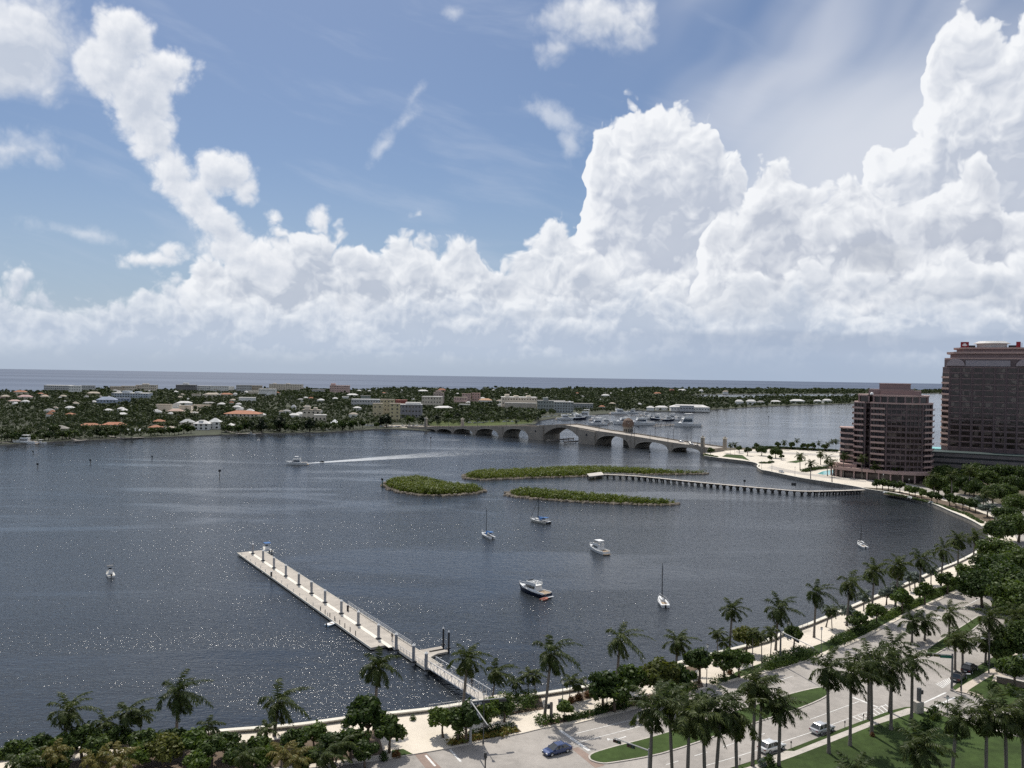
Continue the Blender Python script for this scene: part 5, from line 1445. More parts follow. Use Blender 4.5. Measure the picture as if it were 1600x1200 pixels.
# --- royal palms along the seawall, from left to right
ROW = [((101, 1178), (104, 1112), 'left of the boat-free corner, its foot hidden by undergrowth'), ((275, 1157), (279, 1082), 'standing tall and upright over the undergrowth near the bottom left'), ((429, 1150), (434, 1096), 'between the undergrowth and the gangway, with brown hanging fronds'),
       ((585, 1132), (590, 1042), 'rising in front of the middle of the floating dock'), ((723, 1112), (730, 1030), 'crossing in front of the gangway, its top frond blown right'), ((851, 1121), (861, 1020), 'rising from the clipped hedge by the blue sedan'),
       ((963, 1068), (969, 998), 'right behind the pair of round trees at the seawall'), ((1056, 1046), (1059, 1003), 'below the small white sailboat, above the broad round tree'), ((1139, 1027), (1144, 952), 'alone against the water, first of the climbing row'),
       ((1212, 1016), (1216, 952), 'second of the climbing row, drooping over a smaller palm'), ((1272, 996), (1275, 926), 'third of the climbing row, symmetrical crown'), ((1323, 978), (1328, 910), 'fourth of the climbing row, swept right'),
       ((1362, 965), (1366, 893), 'fifth of the climbing row'), ((1399, 948), (1404, 885), 'sixth of the climbing row'), ((1437, 935), (1439, 873), 'seventh of the climbing row, one frond raised'), ((1470, 915), (1474, 858), 'eighth of the climbing row'),
       ((1496, 905), (1498, 843), 'ninth of the climbing row'), ((1520, 880), (1524, 838), 'tenth of the climbing row, nearest the bend of the seawall')]
for b, c, lab in ROW: palm_bc(*b, *c, 'royal palm at the seawall, ' + lab, group='royal palms along the seawall')
# --- palms of the park lawn and street, right of the road
for b, c, lab in [((1295, 1177), (1293, 1046), 'in front of the silver car on the sidewalk row'), ((1328, 1165), (1330, 1052), 'right of the silver car on the sidewalk row'), ((1362, 1148), (1361, 1030), 'by the red flowers on the lawn'),
                  ((1357, 1124), (1358, 1040), 'on the verge just behind the red-flower palm'), ((1392, 1140), (1393, 1046), 'in front of the hatched road marking'), ((1424, 1127), (1426, 1032), 'nearest the corner pylon'), ((1390, 1113), (1396, 1012), 'on the verge at the hatched road marking'),
                  ((1217, 1197), (1219, 1105), 'right of the white car on the sidewalk row'), ((1186, 1190), (1190, 1080), 'immediately left of the white car'), ((1176, 1197), (1180, 1068), 'with the thickest crown, second left of the white car')]:
    palm_bc(*b, *c, 'royal palm ' + lab, group='royal palms along the park sidewalk')
for c, h, lab in [((1019, 1108), 13, 'above the traffic signal beam'), ((1046, 1096), 12.5, 'second right of the traffic signal beam'), ((1077, 1118), 13, 'third right of the traffic signal beam'), ((1099, 1122), 12.3, 'fourth right of the traffic signal beam'),
                  ((1126, 1108), 13, 'over the end of the long median'), ((1149, 1112), 12, 'left of the thick-crowned palm')]:
    palm_c(*c, h, 'royal palm ' + lab + ', its foot below the frame', group='royal palms along the park sidewalk')
for c, h, lab, k in [((1437, 1166), 13.5, 'dark full crown in the middle of the park lawn', ROYAL), ((1495, 1122), 11, 'with a yellowed ragged crown on the lawn', ROYAL), ((1542, 1118), 11.5, 'second from the right on the park lawn', ROYAL), ((1571, 1115), 11.5, 'tall thin one at the right edge of the park lawn', ROYAL), ((1599, 1112), 11, 'cut by the right edge of the frame, on the park lawn', ROYAL)]:
    palm_c(*c, h, 'royal palm ' + lab, crowns=k, group='royal palms on the park lawn')
palm_c(1335, 1215, 9, 'royal palm crown rising from below the bottom edge of the park lawn')
for b, c, lab in [((1425, 1003), (1426, 972), 'left one on the street side of the road'), ((1445, 1000), (1446, 970), 'beside the left one on the street side of the road'), ((1483, 995), (1484, 957), 'alone in the second median'), ((1504, 1042), (1504, 1000), 'over the parked dark cars'),
                  ((1492, 1046), (1493, 998), 'close left of the palm over the parked dark cars'), ((1545, 1040), (1546, 965), 'tall one right of the dark cars'), ((1584, 1015), (1590, 960), 'with hanging brown skirts under the big trees'), ((1597, 1010), (1600, 970), 'cut by the frame beside the brown-skirted one'),
                  ((1540, 1036), (1541, 1000), 'slim one left of the tall palm by the dark cars')]:
    palm_bc(*b, *c, 'royal palm ' + lab, scale=.9, group='royal palms around the second median')
# --- small palms
for b, c, lab, k, kd in [((768, 1102), (775, 1050), 'leaning coconut palm with wind-blown crown at the head of the gangway', COCO, 'coco'), ((825, 1090), (825, 1054), 'thin young palm left of three behind the hedge', SMALLP, 'thin'), ((836, 1092), (836, 1058), 'thin young palm in the middle of three behind the hedge', SMALLP, 'thin'),
                         ((806, 1093), (806, 1066), 'thin young palm right over the hedge near the gangway', SMALLP, 'thin'), ((890, 1097), (891, 1063), 'thin young palm left of the rusty bed', SMALLP, 'thin'), ((903, 1092), (903, 1069), 'thin young palm in the rusty bed', SMALLP, 'thin'),
                         ((1121, 1030), (1121, 990), 'slim young palm by the seawall, upright fronds', SMALLP, 'thin'), ((1133, 1028), (1132, 1003), 'short young palm beside the slim upright one', SMALLP, 'thin'), ((1176, 1046), (1176, 990), 'slim palm over the promenade, left of a pair', SMALLP, 'thin'),
                         ((1190, 1043), (1190, 994), 'slim palm over the promenade, right of a pair', SMALLP, 'thin'), ((1204, 1025), (1206, 988), 'small palm under the second climbing royal palm', SMALLP, 'thin'), ((1300, 985), (1299, 955), 'small palm left of the silver-leaved palm', SMALLP, 'thin'),
                         ((165, 1172), (163, 1130), 'small palm left in the trio near the bottom left', SMALLP, 'thin'), ((196, 1172), (198, 1113), 'taller palm in the trio near the bottom left', COCO, 'coco'), ((219, 1168), (221, 1118), 'right palm of the trio near the bottom left', SMALLP, 'thin'),
                         ((327, 1165), (325, 1135), 'small palm on the bank right of the tall upright royal palm', SMALLP, 'thin'), ((415, 1170), (415, 1140), 'small dark palm left of the white planter gap', SMALLP, 'thin')]:
    palm_bc(*b, *c, lab, kind=kd, crowns=k, name='small_palm', scale=1.0)
for c, lab in [((1297, 953), 'silver-leaved fan palm in the planted strip'), ((1350, 930), 'silver-leaved fan palm by the promenade walk'), ((1402, 915), 'silver-leaved fan palm further along the planted strip'), ((1420, 900), 'silver-leaved fan palm beside the seventh climbing palm'), ((1455, 890), 'silver-leaved fan palm near the bend')]:
    palm_c(*c, 4.2, lab, kind='coco', crowns=SILP, name='silver_palm')
for c, lab, k in [((85, 1178), 'pale dry palm crown among the undergrowth at the bottom left', YELP), ((150, 1190), 'yellowing palm crown at the bottom left edge', YELP), ((185, 1188), 'bright yellow-green palm crown low in the undergrowth', YELP), ((440, 1178), 'golden palm crown arching over the undergrowth', YELP), ((462, 1185), 'small golden palm beside the arching one', YELP),
                  ((530, 1165), 'dark feathery palm at the right of the undergrowth', COCO), ((505, 1180), 'dark feathery palm leaning left in the undergrowth', COCO), ((30, 1192), 'dark palm at the bottom left corner', COCO), ((380, 1180), 'dark palm in the middle of the undergrowth', COCO)]:
    palm_c(*c, 4.0, lab, kind='coco', crowns=k, name='small_palm')
# --- trees along the promenade
for x, y, H, lab, k in [(692, 1152, 5.0, 'small round tree left of the croton bed', T_BRIGHT), (728, 1160, 6.6, 'tall rounded tree at the corner signal pole', T_ROUND), (716, 1160, 5.6, 'round tree close behind the corner signal pole', T_ROUND), (608, 1176, 6.0, 'round dense tree left of the paved plaza', T_ROUND), (574, 1165, 8.0, 'upright dark tree at the seawall left of the plaza', T_ROUND),
                        (760, 1138, 5.2, 'leaning low tree over the croton bed', T_BRIGHT), (788, 1128, 4.6, 'low bushy tree behind the croton bed', T_ROUND), (943, 1110, 7.2, 'left tree of the dark pair by the walk', T_ROUND), (960, 1112, 6.8, 'middle tree of the dark group by the walk', T_ROUND), (982, 1100, 7.4, 'right tree of the dark group by the walk', T_ROUND),
                        (882, 1125, 3.4, 'slender sapling between bollards and kerb', T_BRIGHT), (1030, 1094, 7.6, 'broad spreading olive-green tree', T_OLIVE), (1060, 1092, 6.8, 'dark tree tucked behind the broad olive tree', T_ROUND), (1092, 1068, 7.2, 'upright dark tree right of the eighth seawall palm', T_ROUND), (1132, 1060, 6.0, 'round tree at the rusty shrubs by the kerb', T_ROUND),
                        (1155, 1058, 5.8, 'round tree right of the rusty shrubs by the kerb', T_BRIGHT), (1166, 1020, 5.4, 'olive tree by the seawall beside the slim palm pair', T_OLIVE), (1098, 1128, 5.0, 'small tree half hidden under the road palms', T_ROUND), (1050, 1118, 6.0, 'dark tree at the kerb under the road palms', T_ROUND), (1240, 1012, 5.0, 'dark tree behind the clipped oval hedge', T_ROUND),
                        (1340, 990, 5.5, 'dense tree in the planted strip below the fourth climbing palm', T_ROUND), (1370, 975, 5.2, 'round tree in the planted strip below the fifth climbing palm', T_BRIGHT), (1410, 958, 6.5, 'bright bushy tree in the planted strip below the sixth climbing palm', T_BRIGHT), (1445, 945, 6.2, 'tree in the planted strip below the seventh climbing palm', T_ROUND),
                        (1480, 928, 6.5, 'tree in the planted strip below the eighth climbing palm', T_ROUND), (1505, 915, 6.5, 'tree in the planted strip below the ninth climbing palm', T_BRIGHT), (1385, 945, 5.0, 'open grey-leaved tree on the walk', T_SILV), (1430, 920, 5.0, 'grey-leaved tree left of the promenade bench area', T_SILV), (1325, 972, 4.5, 'grey-leaved tree between the fourth and fifth climbing palms', T_SILV)]:
    tree_b(x, y, H, lab, k)
# --- undergrowth at the bottom left
UG = [(20, 1200, 4.2, T_ROUND), (60, 1195, 4.8, T_ROUND), (100, 1190, 4.6, T_BRIGHT), (128, 1185, 5.2, T_ROUND), (150, 1200, 4.4, T_ROUND), (230, 1190, 5.2, T_ROUND), (215, 1205, 4.4, T_BRIGHT), (255, 1200, 4.6, T_OLIVE), (300, 1190, 5.0, T_BRIGHT), (330, 1198, 4.8, T_ROUND), (352, 1185, 4.2, T_ROUND),
      (375, 1205, 4.4, T_ROUND), (400, 1196, 4.5, T_ROUND), (460, 1185, 4.6, T_ROUND), (490, 1175, 4.4, T_BRIGHT), (520, 1195, 5.0, T_ROUND), (548, 1190, 5.2, T_ROUND), (270, 1180, 4.2, T_ROUND), (180, 1180, 4.6, T_ROUND), (420, 1210, 4.5, T_BRIGHT), (570, 1200, 4.0, T_ROUND), (85, 1215, 4.2, T_ROUND), (310, 1215, 4.0, T_BRIGHT), (480, 1212, 4.4, T_ROUND), (45, 1212, 4.2, T_BRIGHT)]
for i, (x, y, H, k) in enumerate(sorted(UG)):
    side = 'under the first seawall palm' if x < 140 else 'around the small palm trio' if x < 250 else 'at the foot of the tall upright seawall palm' if x < 340 else 'around the third seawall palm' if x < 500 else 'by the plaza at the right end'
    tree_b(x, y, H, 'bushy tree of the dense undergrowth bank ' + side, k, group='undergrowth bank, ' + side, wide=1.15)
# --- big trees and street trees on the right, round the bend of the road
BIGT = [(1562, 857, 11, 'big dark ficus crown over the bend of the promenade'), (1549, 884, 11, 'big dark ficus second below the bend'), (1536, 908, 10, 'big dark ficus overhanging the road end'), (1578, 902, 12, 'big dark ficus at the right edge, middle one'), (1592, 872, 11, 'big dark ficus cut by the right edge'), (1590, 930, 11, 'big dark ficus above the brown-skirted palm'),
        (1562, 822, 10, 'broad tree inside the bend of the road'), (1592, 815, 11, 'broad tree at the right edge above the bend'), (1572, 800, 9, 'bright broad tree above the bend'), (1592, 782, 11, 'broad tree at the right edge under the garage'), (1552, 765, 10, 'broad tree in front of the garage, centre'), (1584, 752, 11, 'broad tree against the garage at the right edge'),
        (1543, 743, 10, 'broad dark tree against the garage wall'), (1502, 742, 10, 'dark tree left against the garage wall'), (1466, 752, 11, 'dark tall tree between the two towers'), (1522, 758, 9, 'dark tree below the garage lamp'), (1485, 765, 8, 'dark tree beside the far sidewalk'), (1595, 990, 9, 'dark tree by the plaza at the right edge'), (1585, 1040, 7, 'tree on the plaza with café umbrellas'), (1560, 1010, 6, 'small tree at the verge past the dark cars')]
BIGT += [(1478, 735, 12, 'tall tree at the left corner of the garage'), (1525, 733, 13, 'tall broad tree against the middle of the garage'), (1562, 735, 13, 'tall broad tree right of the garage middle'), (1597, 738, 13, 'tall tree at the frame edge against the garage'), (1508, 752, 10, 'round tree low in front of the garage'), (1570, 765, 10, 'round tree above the bend under the garage right half')]
for x, y, H, lab in BIGT: tree_c(x, y, H, lab, T_BIG if H > 8.5 else T_ROUND, wide=1.05)
for i, (x, y) in enumerate([(1370, 766), (1379, 765), (1388, 767), (1397, 768), (1406, 769.5)]): tree_b(x, y, 6.2, '%s street tree of the small even row on the far curve, counted from the pool' % ('first', 'second', 'third', 'fourth', 'fifth')[i], T_ROUND, group='small even row of street trees')
for i, (x, y) in enumerate([(1421, 774), (1430, 776), (1440, 779)]): tree_b(x, y, 5.4, '%s low tree after the small even row, towards the bend' % ('first', 'second', 'third')[i], T_BRIGHT, group='low trees after the even row')
for i, (x, y) in enumerate([(1455, 786), (1464, 788), (1484, 790), (1494, 793), (1504, 796), (1514, 798), (1524, 801)]): tree_b(x, y, 6.0, '%s tree in the shady line before the bend, counted from the pool side' % ('first', 'second', 'third', 'fourth', 'fifth', 'sixth', 'seventh')[i], T_ROUND, group='shady line of trees before the bend')
tree_c(1543, 792, 6.5, 'silvery open-crowned tree above the bend', T_SILV, wide=1.3)
tree_c(1530, 780, 6.0, 'silvery tree left of the open-crowned one above the bend', T_SILV, wide=1.2)
for b, c, lab in [((1460, 776), (1459, 745), 'tall dark palm at the corner of the shorter tower'), ((1487, 785), (1487, 742), 'palm before the garage, left one'), ((1515, 775), (1515, 735), 'palm before the garage lamp'), ((1536, 795), (1537, 772), 'palm over the shady line of trees'),
                  ((1250, 734), (1250, 713), 'palm standing alone in the pale drive'), ((1266.5, 749), (1267, 724), 'palm at the promenade left of the pool'), ((1300, 754), (1299.5, 722), 'palm at the promenade in front of the pool, tall'), ((1293, 744), (1292, 718), 'palm behind the pool, thick crown'), ((1318, 746), (1318, 712), 'palm right of the pool'),
                  ((1347, 749), (1346.5, 716), 'palm before the podium of the shorter tower, left one'), ((1366, 750), (1366, 730), 'palm before the podium, pale blown crown'), ((1374, 748), (1374, 732), 'palm right of the pale blown one at the podium'), ((1399, 752), (1399, 734), 'palm before the podium, right one'), ((1282, 726), (1282, 710), 'palm in the drive behind the pool')]:
    palm_bc(*b, *c, 'royal palm, ' + lab, z0=1.33, group='palms around the shorter tower')
for x, y, H, lab, k in [(1190, 712, 8, 'dark tree left end of the causeway planting', T_BIG), (1212, 716, 8.5, 'broad tree on the causeway planting', T_BIG), (1168, 712, 7, 'dark round tree near the bridge end', T_ROUND), (1155, 708, 6, 'tree by the free-standing pylon', T_ROUND), (1203, 722, 5, 'low tree at the drive bend', T_ROUND),
                        (1221, 719, 4.5, 'bushy low tree right at the drive bend', T_ROUND), (1110, 712, 6.5, 'round tree growing against the bridge end', T_ROUND), (1237, 702, 6.5, 'tree of the far bank, leftmost clump', T_ROUND), (1255, 703, 6, 'tree of the far bank, second clump', T_ROUND), (1262, 704, 6, 'tree of the far bank, third clump', T_ROUND), (1270, 704, 7, 'broad tree of the far bank, middle clump', T_ROUND),
                        (1288, 705, 6, 'tree of the far bank, right of the middle clump', T_ROUND), (1215, 702, 6.5, 'tree of the far bank behind the causeway planting', T_ROUND), (1182, 703, 6, 'tree of the far bank, nearest the bridge', T_ROUND)]:
    tree_b(x, y, H, lab, k, z0=1.33)
for b, c, lab in [((1225, 703), (1225, 691), 'leaning right on the far bank'), ((1245, 703), (1245, 688), 'tallest on the far bank'), ((1279, 705), (1279, 692), 'on the far bank by the middle clump'), ((1293, 706), (1293, 694), 'left of the close pair on the far bank'), ((1300, 706), (1300, 690), 'one of the close pair on the far bank'), ((1306, 706), (1306, 689.5), 'right of the close pair on the far bank'),
                  ((1141, 710), (1141, 695), 'by the road at the bridge end'), ((1148, 710), (1148, 694), 'second by the road at the bridge end')]:
    palm_bc(*b, *c, 'small dark palm ' + lab, z0=1.33, kind='thin', crowns=ROYAL, scale=.85, name='small_palm', group='palms of the far bank')
# --- shrubs and hedges
hedge([(706, 1163), (735, 1157), (775, 1149), (812, 1141)], 1.8, 0.9, 'low golden croton bed by the corner signal pole', M_CROTON)
hedge([(712, 1157), (760, 1147), (806, 1137)], 1.3, 1.4, 'row of dark pointed shrubs behind the croton bed', M_SHRUB)
hedge([(794, 1116), (815, 1108), (842, 1102)], 3.2, 2.6, 'tall dense green hedge right of the gangway head', M_SHRUB)
hedge([(790, 1100), (815, 1095), (840, 1093)], 2.6, 2.2, 'green hedge along the seawall behind the tall one', M_LEAFG)
hedge([(850, 1131), (868, 1128), (884, 1124)], 2.8, 1.3, 'clipped low hedge around the palm by the blue sedan', M_SHRUB)
hedge([(888, 1125), (920, 1117), (945, 1110)], 1.8, 0.9, 'long low hedge along the kerb past the blue sedan', M_SHRUB)
hedge([(945, 1110), (975, 1102), (1000, 1096), (1010, 1092)], 2.6, 1.3, 'wider hedge along the kerb under the dark trees', M_SHRUB)
hedge([(1068, 1082), (1080, 1078), (1090, 1075)], 2.6, 1.6, 'oval clipped hedge left of two by the kerb', M_SHRUB)
hedge([(1116, 1068), (1124, 1066)], 2.0, 1.2, 'small round clipped bush by the lamp post', M_SHRUB)
hedge([(1132, 1064), (1142, 1060)], 2.2, 1.5, 'round clipped bush under the round kerb tree', M_SHRUB)
hedge([(1210, 1042), (1235, 1032), (1262, 1020)], 4.6, 2.4, 'large oval hedge under the second signal beam', M_SHRUB)
hedge([(1200, 1046), (1245, 1034), (1275, 1022)], 1.8, 0.9, 'low bright hedge along the kerb under the second signal beam', M_LEAFG)
hedge([(1310, 1004), (1340, 990), (1370, 976)], 3.0, 1.6, 'green hedge in the planted strip, first part', M_SHRUB)
hedge([(1380, 968), (1410, 954), (1440, 940)], 2.6, 1.4, 'green hedge in the planted strip, second part', M_LEAFG)
hedge([(1450, 935), (1480, 922), (1500, 912)], 3.0, 1.6, 'green hedge in the planted strip, last part', M_SHRUB)
hedge([(1385, 772), (1420, 778), (1450, 785), (1480, 794), (1510, 804), (1535, 818)], 2.0, 1.1, 'long dark hedge along the inner walk of the far curve', M_SHRUB)
hedge([(1255, 737), (1280, 733), (1300, 731.5), (1320, 732)], 4.0, 2.2, 'dark clipped hedge behind the swimming pool', M_SHRUB, 1.34)
hedge([(1190, 724), (1200, 724), (1208, 722)], 3.0, 1.2, 'low dark hedge at the bend of the drive', M_SHRUB, 1.34, .3)
hedge([(1180, 700.5), (1220, 700.5), (1260, 703), (1310, 706)], 4.0, 2.0, 'long dark hedge on the far bank', M_SHRUB, 1.34, .4)
hedge([(1103, 713), (1112, 715), (1122, 716)], 4.0, 2.0, 'green scrub at the foot of the bridge end', M_LEAFG, 0.5, .4)
hedge([(1562, 1050), (1600, 1058)], 1.2, 0.9, 'planter hedge on the plaza wall', M_SHRUB)
for x, y, w, lab, k in [(892, 1098, 1.6, 'rusty shrub left in the seawall bed', 'rusty'), (905, 1094, 1.8, 'rusty shrub in the middle of the seawall bed', 'rusty'), (918, 1089, 1.6, 'rusty shrub right in the seawall bed', 'rusty'), (1140, 1053, 1.6, 'rusty shrub by the kerb below the round tree', 'rusty'), (1326, 992, 1.4, 'rusty shrub in the planted strip', 'rusty'),
                        (1405, 958, 1.4, 'rusty shrub further along the planted strip', 'rusty'), (1363, 1150, 0.9, 'red flowering clump at a palm foot on the lawn', 'rusty'), (1460, 1122, 2.8, 'round bush on the lawn near the corner', 'green'), (1448, 1140, 2.6, 'dark bush on the lawn behind the full-crowned palm', 'green'), (1203, 1194, 2.0, 'round bush at the driveway by the white car', 'green'),
                        (1190, 1197, 1.6, 'pale boulder-like shrub at the driveway', 'silver'), (1085, 1060, 1.8, 'round shrub by the walk under the upright tree', 'green'), (1118, 1040, 1.6, 'low shrub at the seawall under the small palms', 'green'), (770, 1110, 1.8, 'leafy shrub at the gangway landing', 'bright'), (1552, 1078, 2.4, 'dark shrub on the far corner lawn', 'green'), (1580, 1085, 2.6, 'bright shrub on the far corner lawn', 'bright'),
                        (620, 1182, 1.4, 'dark red-leaved shrub at the plaza corner', 'rusty'), (600, 1186, 1.6, 'low shrub left of the plaza corner', 'green'), (645, 1125, 1.2, 'small shrub at the seawall of the plaza', 'green'), (540, 1135, 1.8, 'trimmed shrub against the seawall left of the plaza', 'green'), (1300, 1018, 1.6, 'round shrub by the kerb near the second beam', 'bright')]:
    shrub(x, y, w, lab, k)

# ------------------------------------------------------------------ mangrove islets with rock edges
def islet(px, label, hh, seed):
    pts = [Vector(G(a, b, 0.3)) for a, b in px]
    c = sum(pts, Vector()) / len(pts); c.z = 0
    loc = smooth_line([p - c for p in pts] + [pts[0] - c], 5)[:-1]
    sheet('islet', [(p.x + c.x, p.y + c.y) for p in loc], 0.25, M_EARTH, 0.8)
    g = np.random.default_rng(seed)
    # rocks round the shore
    V, F = [], []
    k = 0
    per = loc + [loc[0]]
    cube = np.array([(-1, -1, -1), (1, -1, -1), (1, 1, -1), (-1, 1, -1), (-.7, -.7, .8), (.7, -.8, .9), (.8, .7, .7), (-.7, .8, .8)], float)
    qf = np.array([(4, 5, 6, 7), (0, 1, 5, 4), (1, 2, 6, 5), (2, 3, 7, 6), (3, 0, 4, 7)])
    for a, b in zip(per, per[1:]):
        L = (b - a).length
        for i in range(max(1, int(L / 0.75))):
            p = a + (b - a) * g.random()
            v = cube * g.uniform(.35, .95, 3) * g.uniform(.8, 1.2, (8, 3))
            t = g.uniform(0, 6.28); cs, sn = math.cos(t), math.sin(t)
            v = np.stack([v[:, 0] * cs - v[:, 1] * sn, v[:, 0] * sn + v[:, 1] * cs, v[:, 2] * .8], 1)
            V.append(v + np.array([p.x + g.normal(0, .7), p.y + g.normal(0, .7), 0.25 + g.uniform(-.1, .25)])); F.append(qf + k); k += 8
    o = link('rock_border', npmesh('rock_border', np.concatenate(V), np.concatenate(F), M_ROCK), None, c)
    tag(o, 'tumbled rock border of the ' + label, None, None, 'stuff')
    # mangroves
    P = [(p.x, p.y) for p in loc]
    xs, ys = [p[0] for p in P], [p[1] for p in P]
    lob = []
    def inside(x, y):
        r = False
        for i in range(len(P)):
            (x0, y0), (x1, y1) = P[i], P[i - 1]
            if (y0 > y) != (y1 > y) and x < (x1 - x0) * (y - y0) / (y1 - y0) + x0: r = not r
        return r
    def edge(x, y): return min((x - q[0]) ** 2 + (y - q[1]) ** 2 for q in P) ** .5
    area = abs(sum(P[i][0] * P[i - 1][1] - P[i - 1][0] * P[i][1] for i in range(len(P)))) / 2
    for _ in range(int(area / 1.9 * 2.2)):
        x, y = g.uniform(min(xs), max(xs)), g.uniform(min(ys), max(ys))
        if not inside(x, y): continue
        e = edge(x, y)
        if e < 1.6: continue
        h = hh * min(1, 0.45 + e * 0.11) * g.uniform(.6, 1.15)
        lob.append((x, y, 0.2 + h * .6, h * .55))
    V, F = leaf_cloud(lob, 17, .42, seed, 0.95, .5)
    o = link('mangrove_thicket', npmesh('mangrove_thicket', V, F, M_MANG), None, c)
    tag(o, 'green mangrove thicket covering the ' + label, None, None, 'stuff')
islet([(599, 757), (606, 763), (625, 769), (657, 773.5), (700, 774), (735, 771.5), (757, 768), (752, 764.5), (730, 763), (700, 758.5), (675, 753), (655, 749.5), (630, 751), (608, 753)], 'left teardrop islet', 3.2, 5)
islet([(724, 743), (730, 748), (755, 749.5), (800, 748), (850, 746), (910, 744), (960, 741), (1010, 741.5), (1060, 741), (1103, 740.2), (1098, 738.6), (1060, 738.4), (1020, 736.5), (960, 733.5), (900, 732.5), (850, 734.5), (790, 737), (745, 738.5)], 'long back islet', 2.8, 6)
islet([(793, 770), (800, 775), (840, 779.5), (885, 783), (940, 786), (1000, 788.5), (1040, 789), (1058, 786.8), (1045, 784.5), (1010, 783), (980, 780), (930, 775), (880, 770.5), (840, 767), (810, 766)], 'front right islet', 2.6, 7)

# ------------------------------------------------------------------ woods of the far island
ISL = np.array(island_poly)
def in_poly(P, x, y):
    r = np.zeros(len(x), bool)
    for i in range(len(P)):
        x0, y0 = P[i]; x1, y1 = P[i - 1]
        c = (y0 > y) != (y1 > y)
        with np.errstate(divide='ignore', invalid='ignore'):
            r ^= c & (x < (x1 - x0) * (y - y0) / (y1 - y0) + x0)
    return r
CLEAR = [np.array(world_poly(p, 1.0))[:, :2] for p in ([(668, 673), (740, 668), (842, 662), (842, 659), (760, 661), (668, 666)], [(560, 673), (668, 674), (668, 664.5), (560, 665)], [(240, 650), (298, 648), (328, 639), (300, 634), (245, 638)], [(196, 679), (262, 677), (262, 671), (196, 672)],
                                                       [(260, 683), (345, 680), (345, 671), (260, 672)], [(842, 660), (905, 652), (960, 647), (960, 643), (880, 645), (842, 652)])]
def scatter(y0, y1, sp, seed, hlo, hhi, quads, qs, wmul=1.0, palmf=0.2):
    g = np.random.default_rng(seed)
    xs, ys = np.meshgrid(np.arange(-0.68 * y1 - 30, 0.68 * y1 + 30, sp), np.arange(y0, y1, sp))
    x = (xs + g.uniform(-.5, .5, xs.shape) * sp).ravel(); y = (ys + g.uniform(-.5, .5, xs.shape) * sp).ravel()
    k = (np.abs(x) < 0.66 * y + 20) & in_poly(ISL, x, y)
    for c in CLEAR: k &= ~in_poly(c, x, y)
    gap = np.sin(x * 0.021 + 1.3 * np.sin(y * 0.013)) * np.sin(y * 0.017 + 1.1 * np.sin(x * 0.011))
    k &= (gap < 0.86)
    x, y = x[k], y[k]
    h = g.uniform(hlo, hhi, len(x)) * (0.8 + 0.25 * np.sin(x * .013 + y * .007))
    isp = g.random(len(x)) < palmf
    h = np.where(isp, h * 1.18, h)
    for (fx, fy, hw, hd, gy) in FOOT:
        near = (np.abs(x - fx * y / fy) < hw) & (y > gy - 170) & (y < fy + hd)
        h = np.where(near & (y > gy - 3), 0, h)
        h = np.where(near & (y <= gy - 3), np.minimum(h, 60 - 55.5 * y / gy), h)
    k = h > 2.2
    x, y, h, isp = x[k], y[k], h[k], isp[k]
    n = len(x)
    # every crown: QUADS leaf clumps spread over a dome; a palm's is small and high
    d = g.normal(size=(n, quads, 3)); d /= np.linalg.norm(d, axis=2)[..., None]
    rw = np.where(isp, 1.9, np.clip(h * .42, 1.5, 5.5)) * wmul; rz = np.where(isp, 1.5, h * .45)
    rr = (0.55 + 0.45 * g.random((n, quads))) * (1 + .2 * g.normal(size=(n, quads)))
    ctr = np.stack([x, y, 1 + h - rz], 1)
    p = ctr[:, None, :] + d * rr[..., None] * np.stack([rw, rw, rz], 1)[:, None, :]
    nrm = d + g.normal(0, .28, d.shape); nrm /= np.linalg.norm(nrm, axis=2)[..., None]
    a = np.cross(nrm, g.normal(size=d.shape)); a /= np.linalg.norm(a, axis=2)[..., None]
    b = np.cross(nrm, a)
    s = (qs * np.clip(h / 8, .5, 1.3))[:, None, None] * g.uniform(.6, 1.3, (n, quads, 1)) * np.where(isp, .8, 1)[:, None, None]
    V = np.stack([p - b * s, p + a * s * .7, p + b * s, p - a * s * .7], 2)
    return V.reshape(-1, 3)
VV = [scatter(620, 1050, 8.2, 1, 5.5, 10.5, 34, 1.05), scatter(1050, 1600, 10.5, 2, 6, 11.5, 24, 1.5), scatter(1600, 2600, 15, 3, 6, 12, 18, 2.2, 1.35, .15), scatter(2600, 5600, 30, 4, 6, 12, 16, 4.0, 2.6, .1)]
V = np.concatenate(VV)
o = link('woods', npmesh('woods', V, np.arange(len(V)).reshape(-1, 4), M_WOODS))
tag(o, 'dark green tree cover of the far island, palms and broadleaf mixed', None, None, 'stuff')
# trees one can tell apart along the island shore
T_FAR = [Tree('shore_tree', 4.2, 9, 300 + i, M_LEAF, n=34, size=.75, zlo=.25) for i in range(3)]
T_PINE = [Tree('shore_tree', 4.4, 13, 310 + i, foliage('deep_leaves', (0.014, 0.024, 0.012), (0.030, 0.042, 0.018), .12), n=34, size=.75, zlo=.12, nl=20) for i in range(2)]
FARP = [npmesh('crown', *frond_set(320 + i, 14, 3.4, (0.35, 0.1), 1.0, (70, -40), 0.4, 8, 0.35), M_PALM) for i in range(3)]
def shore_y(x):
    for (x0, y0), (x1, y1) in zip(isl[2:], isl[3:]):
        if x0 <= x <= x1: return y0 + (y1 - y0) * (x - x0) / (x1 - x0)
    return 670
ZN = [(0, 72, 'left of the grey boathouse'), (72, 125, 'around the grey boathouse'), (125, 196, 'before the twin terracotta waterfront houses'), (196, 275, 'around the white tent row'), (275, 352, 'before the white waterfront mansion'), (352, 430, 'between mansion pavilion and the dark tall tree'), (430, 520, 'between the dark tall tree and the pointed tent'), (520, 600, 'left of the yellow hotel')]
x = 2.0
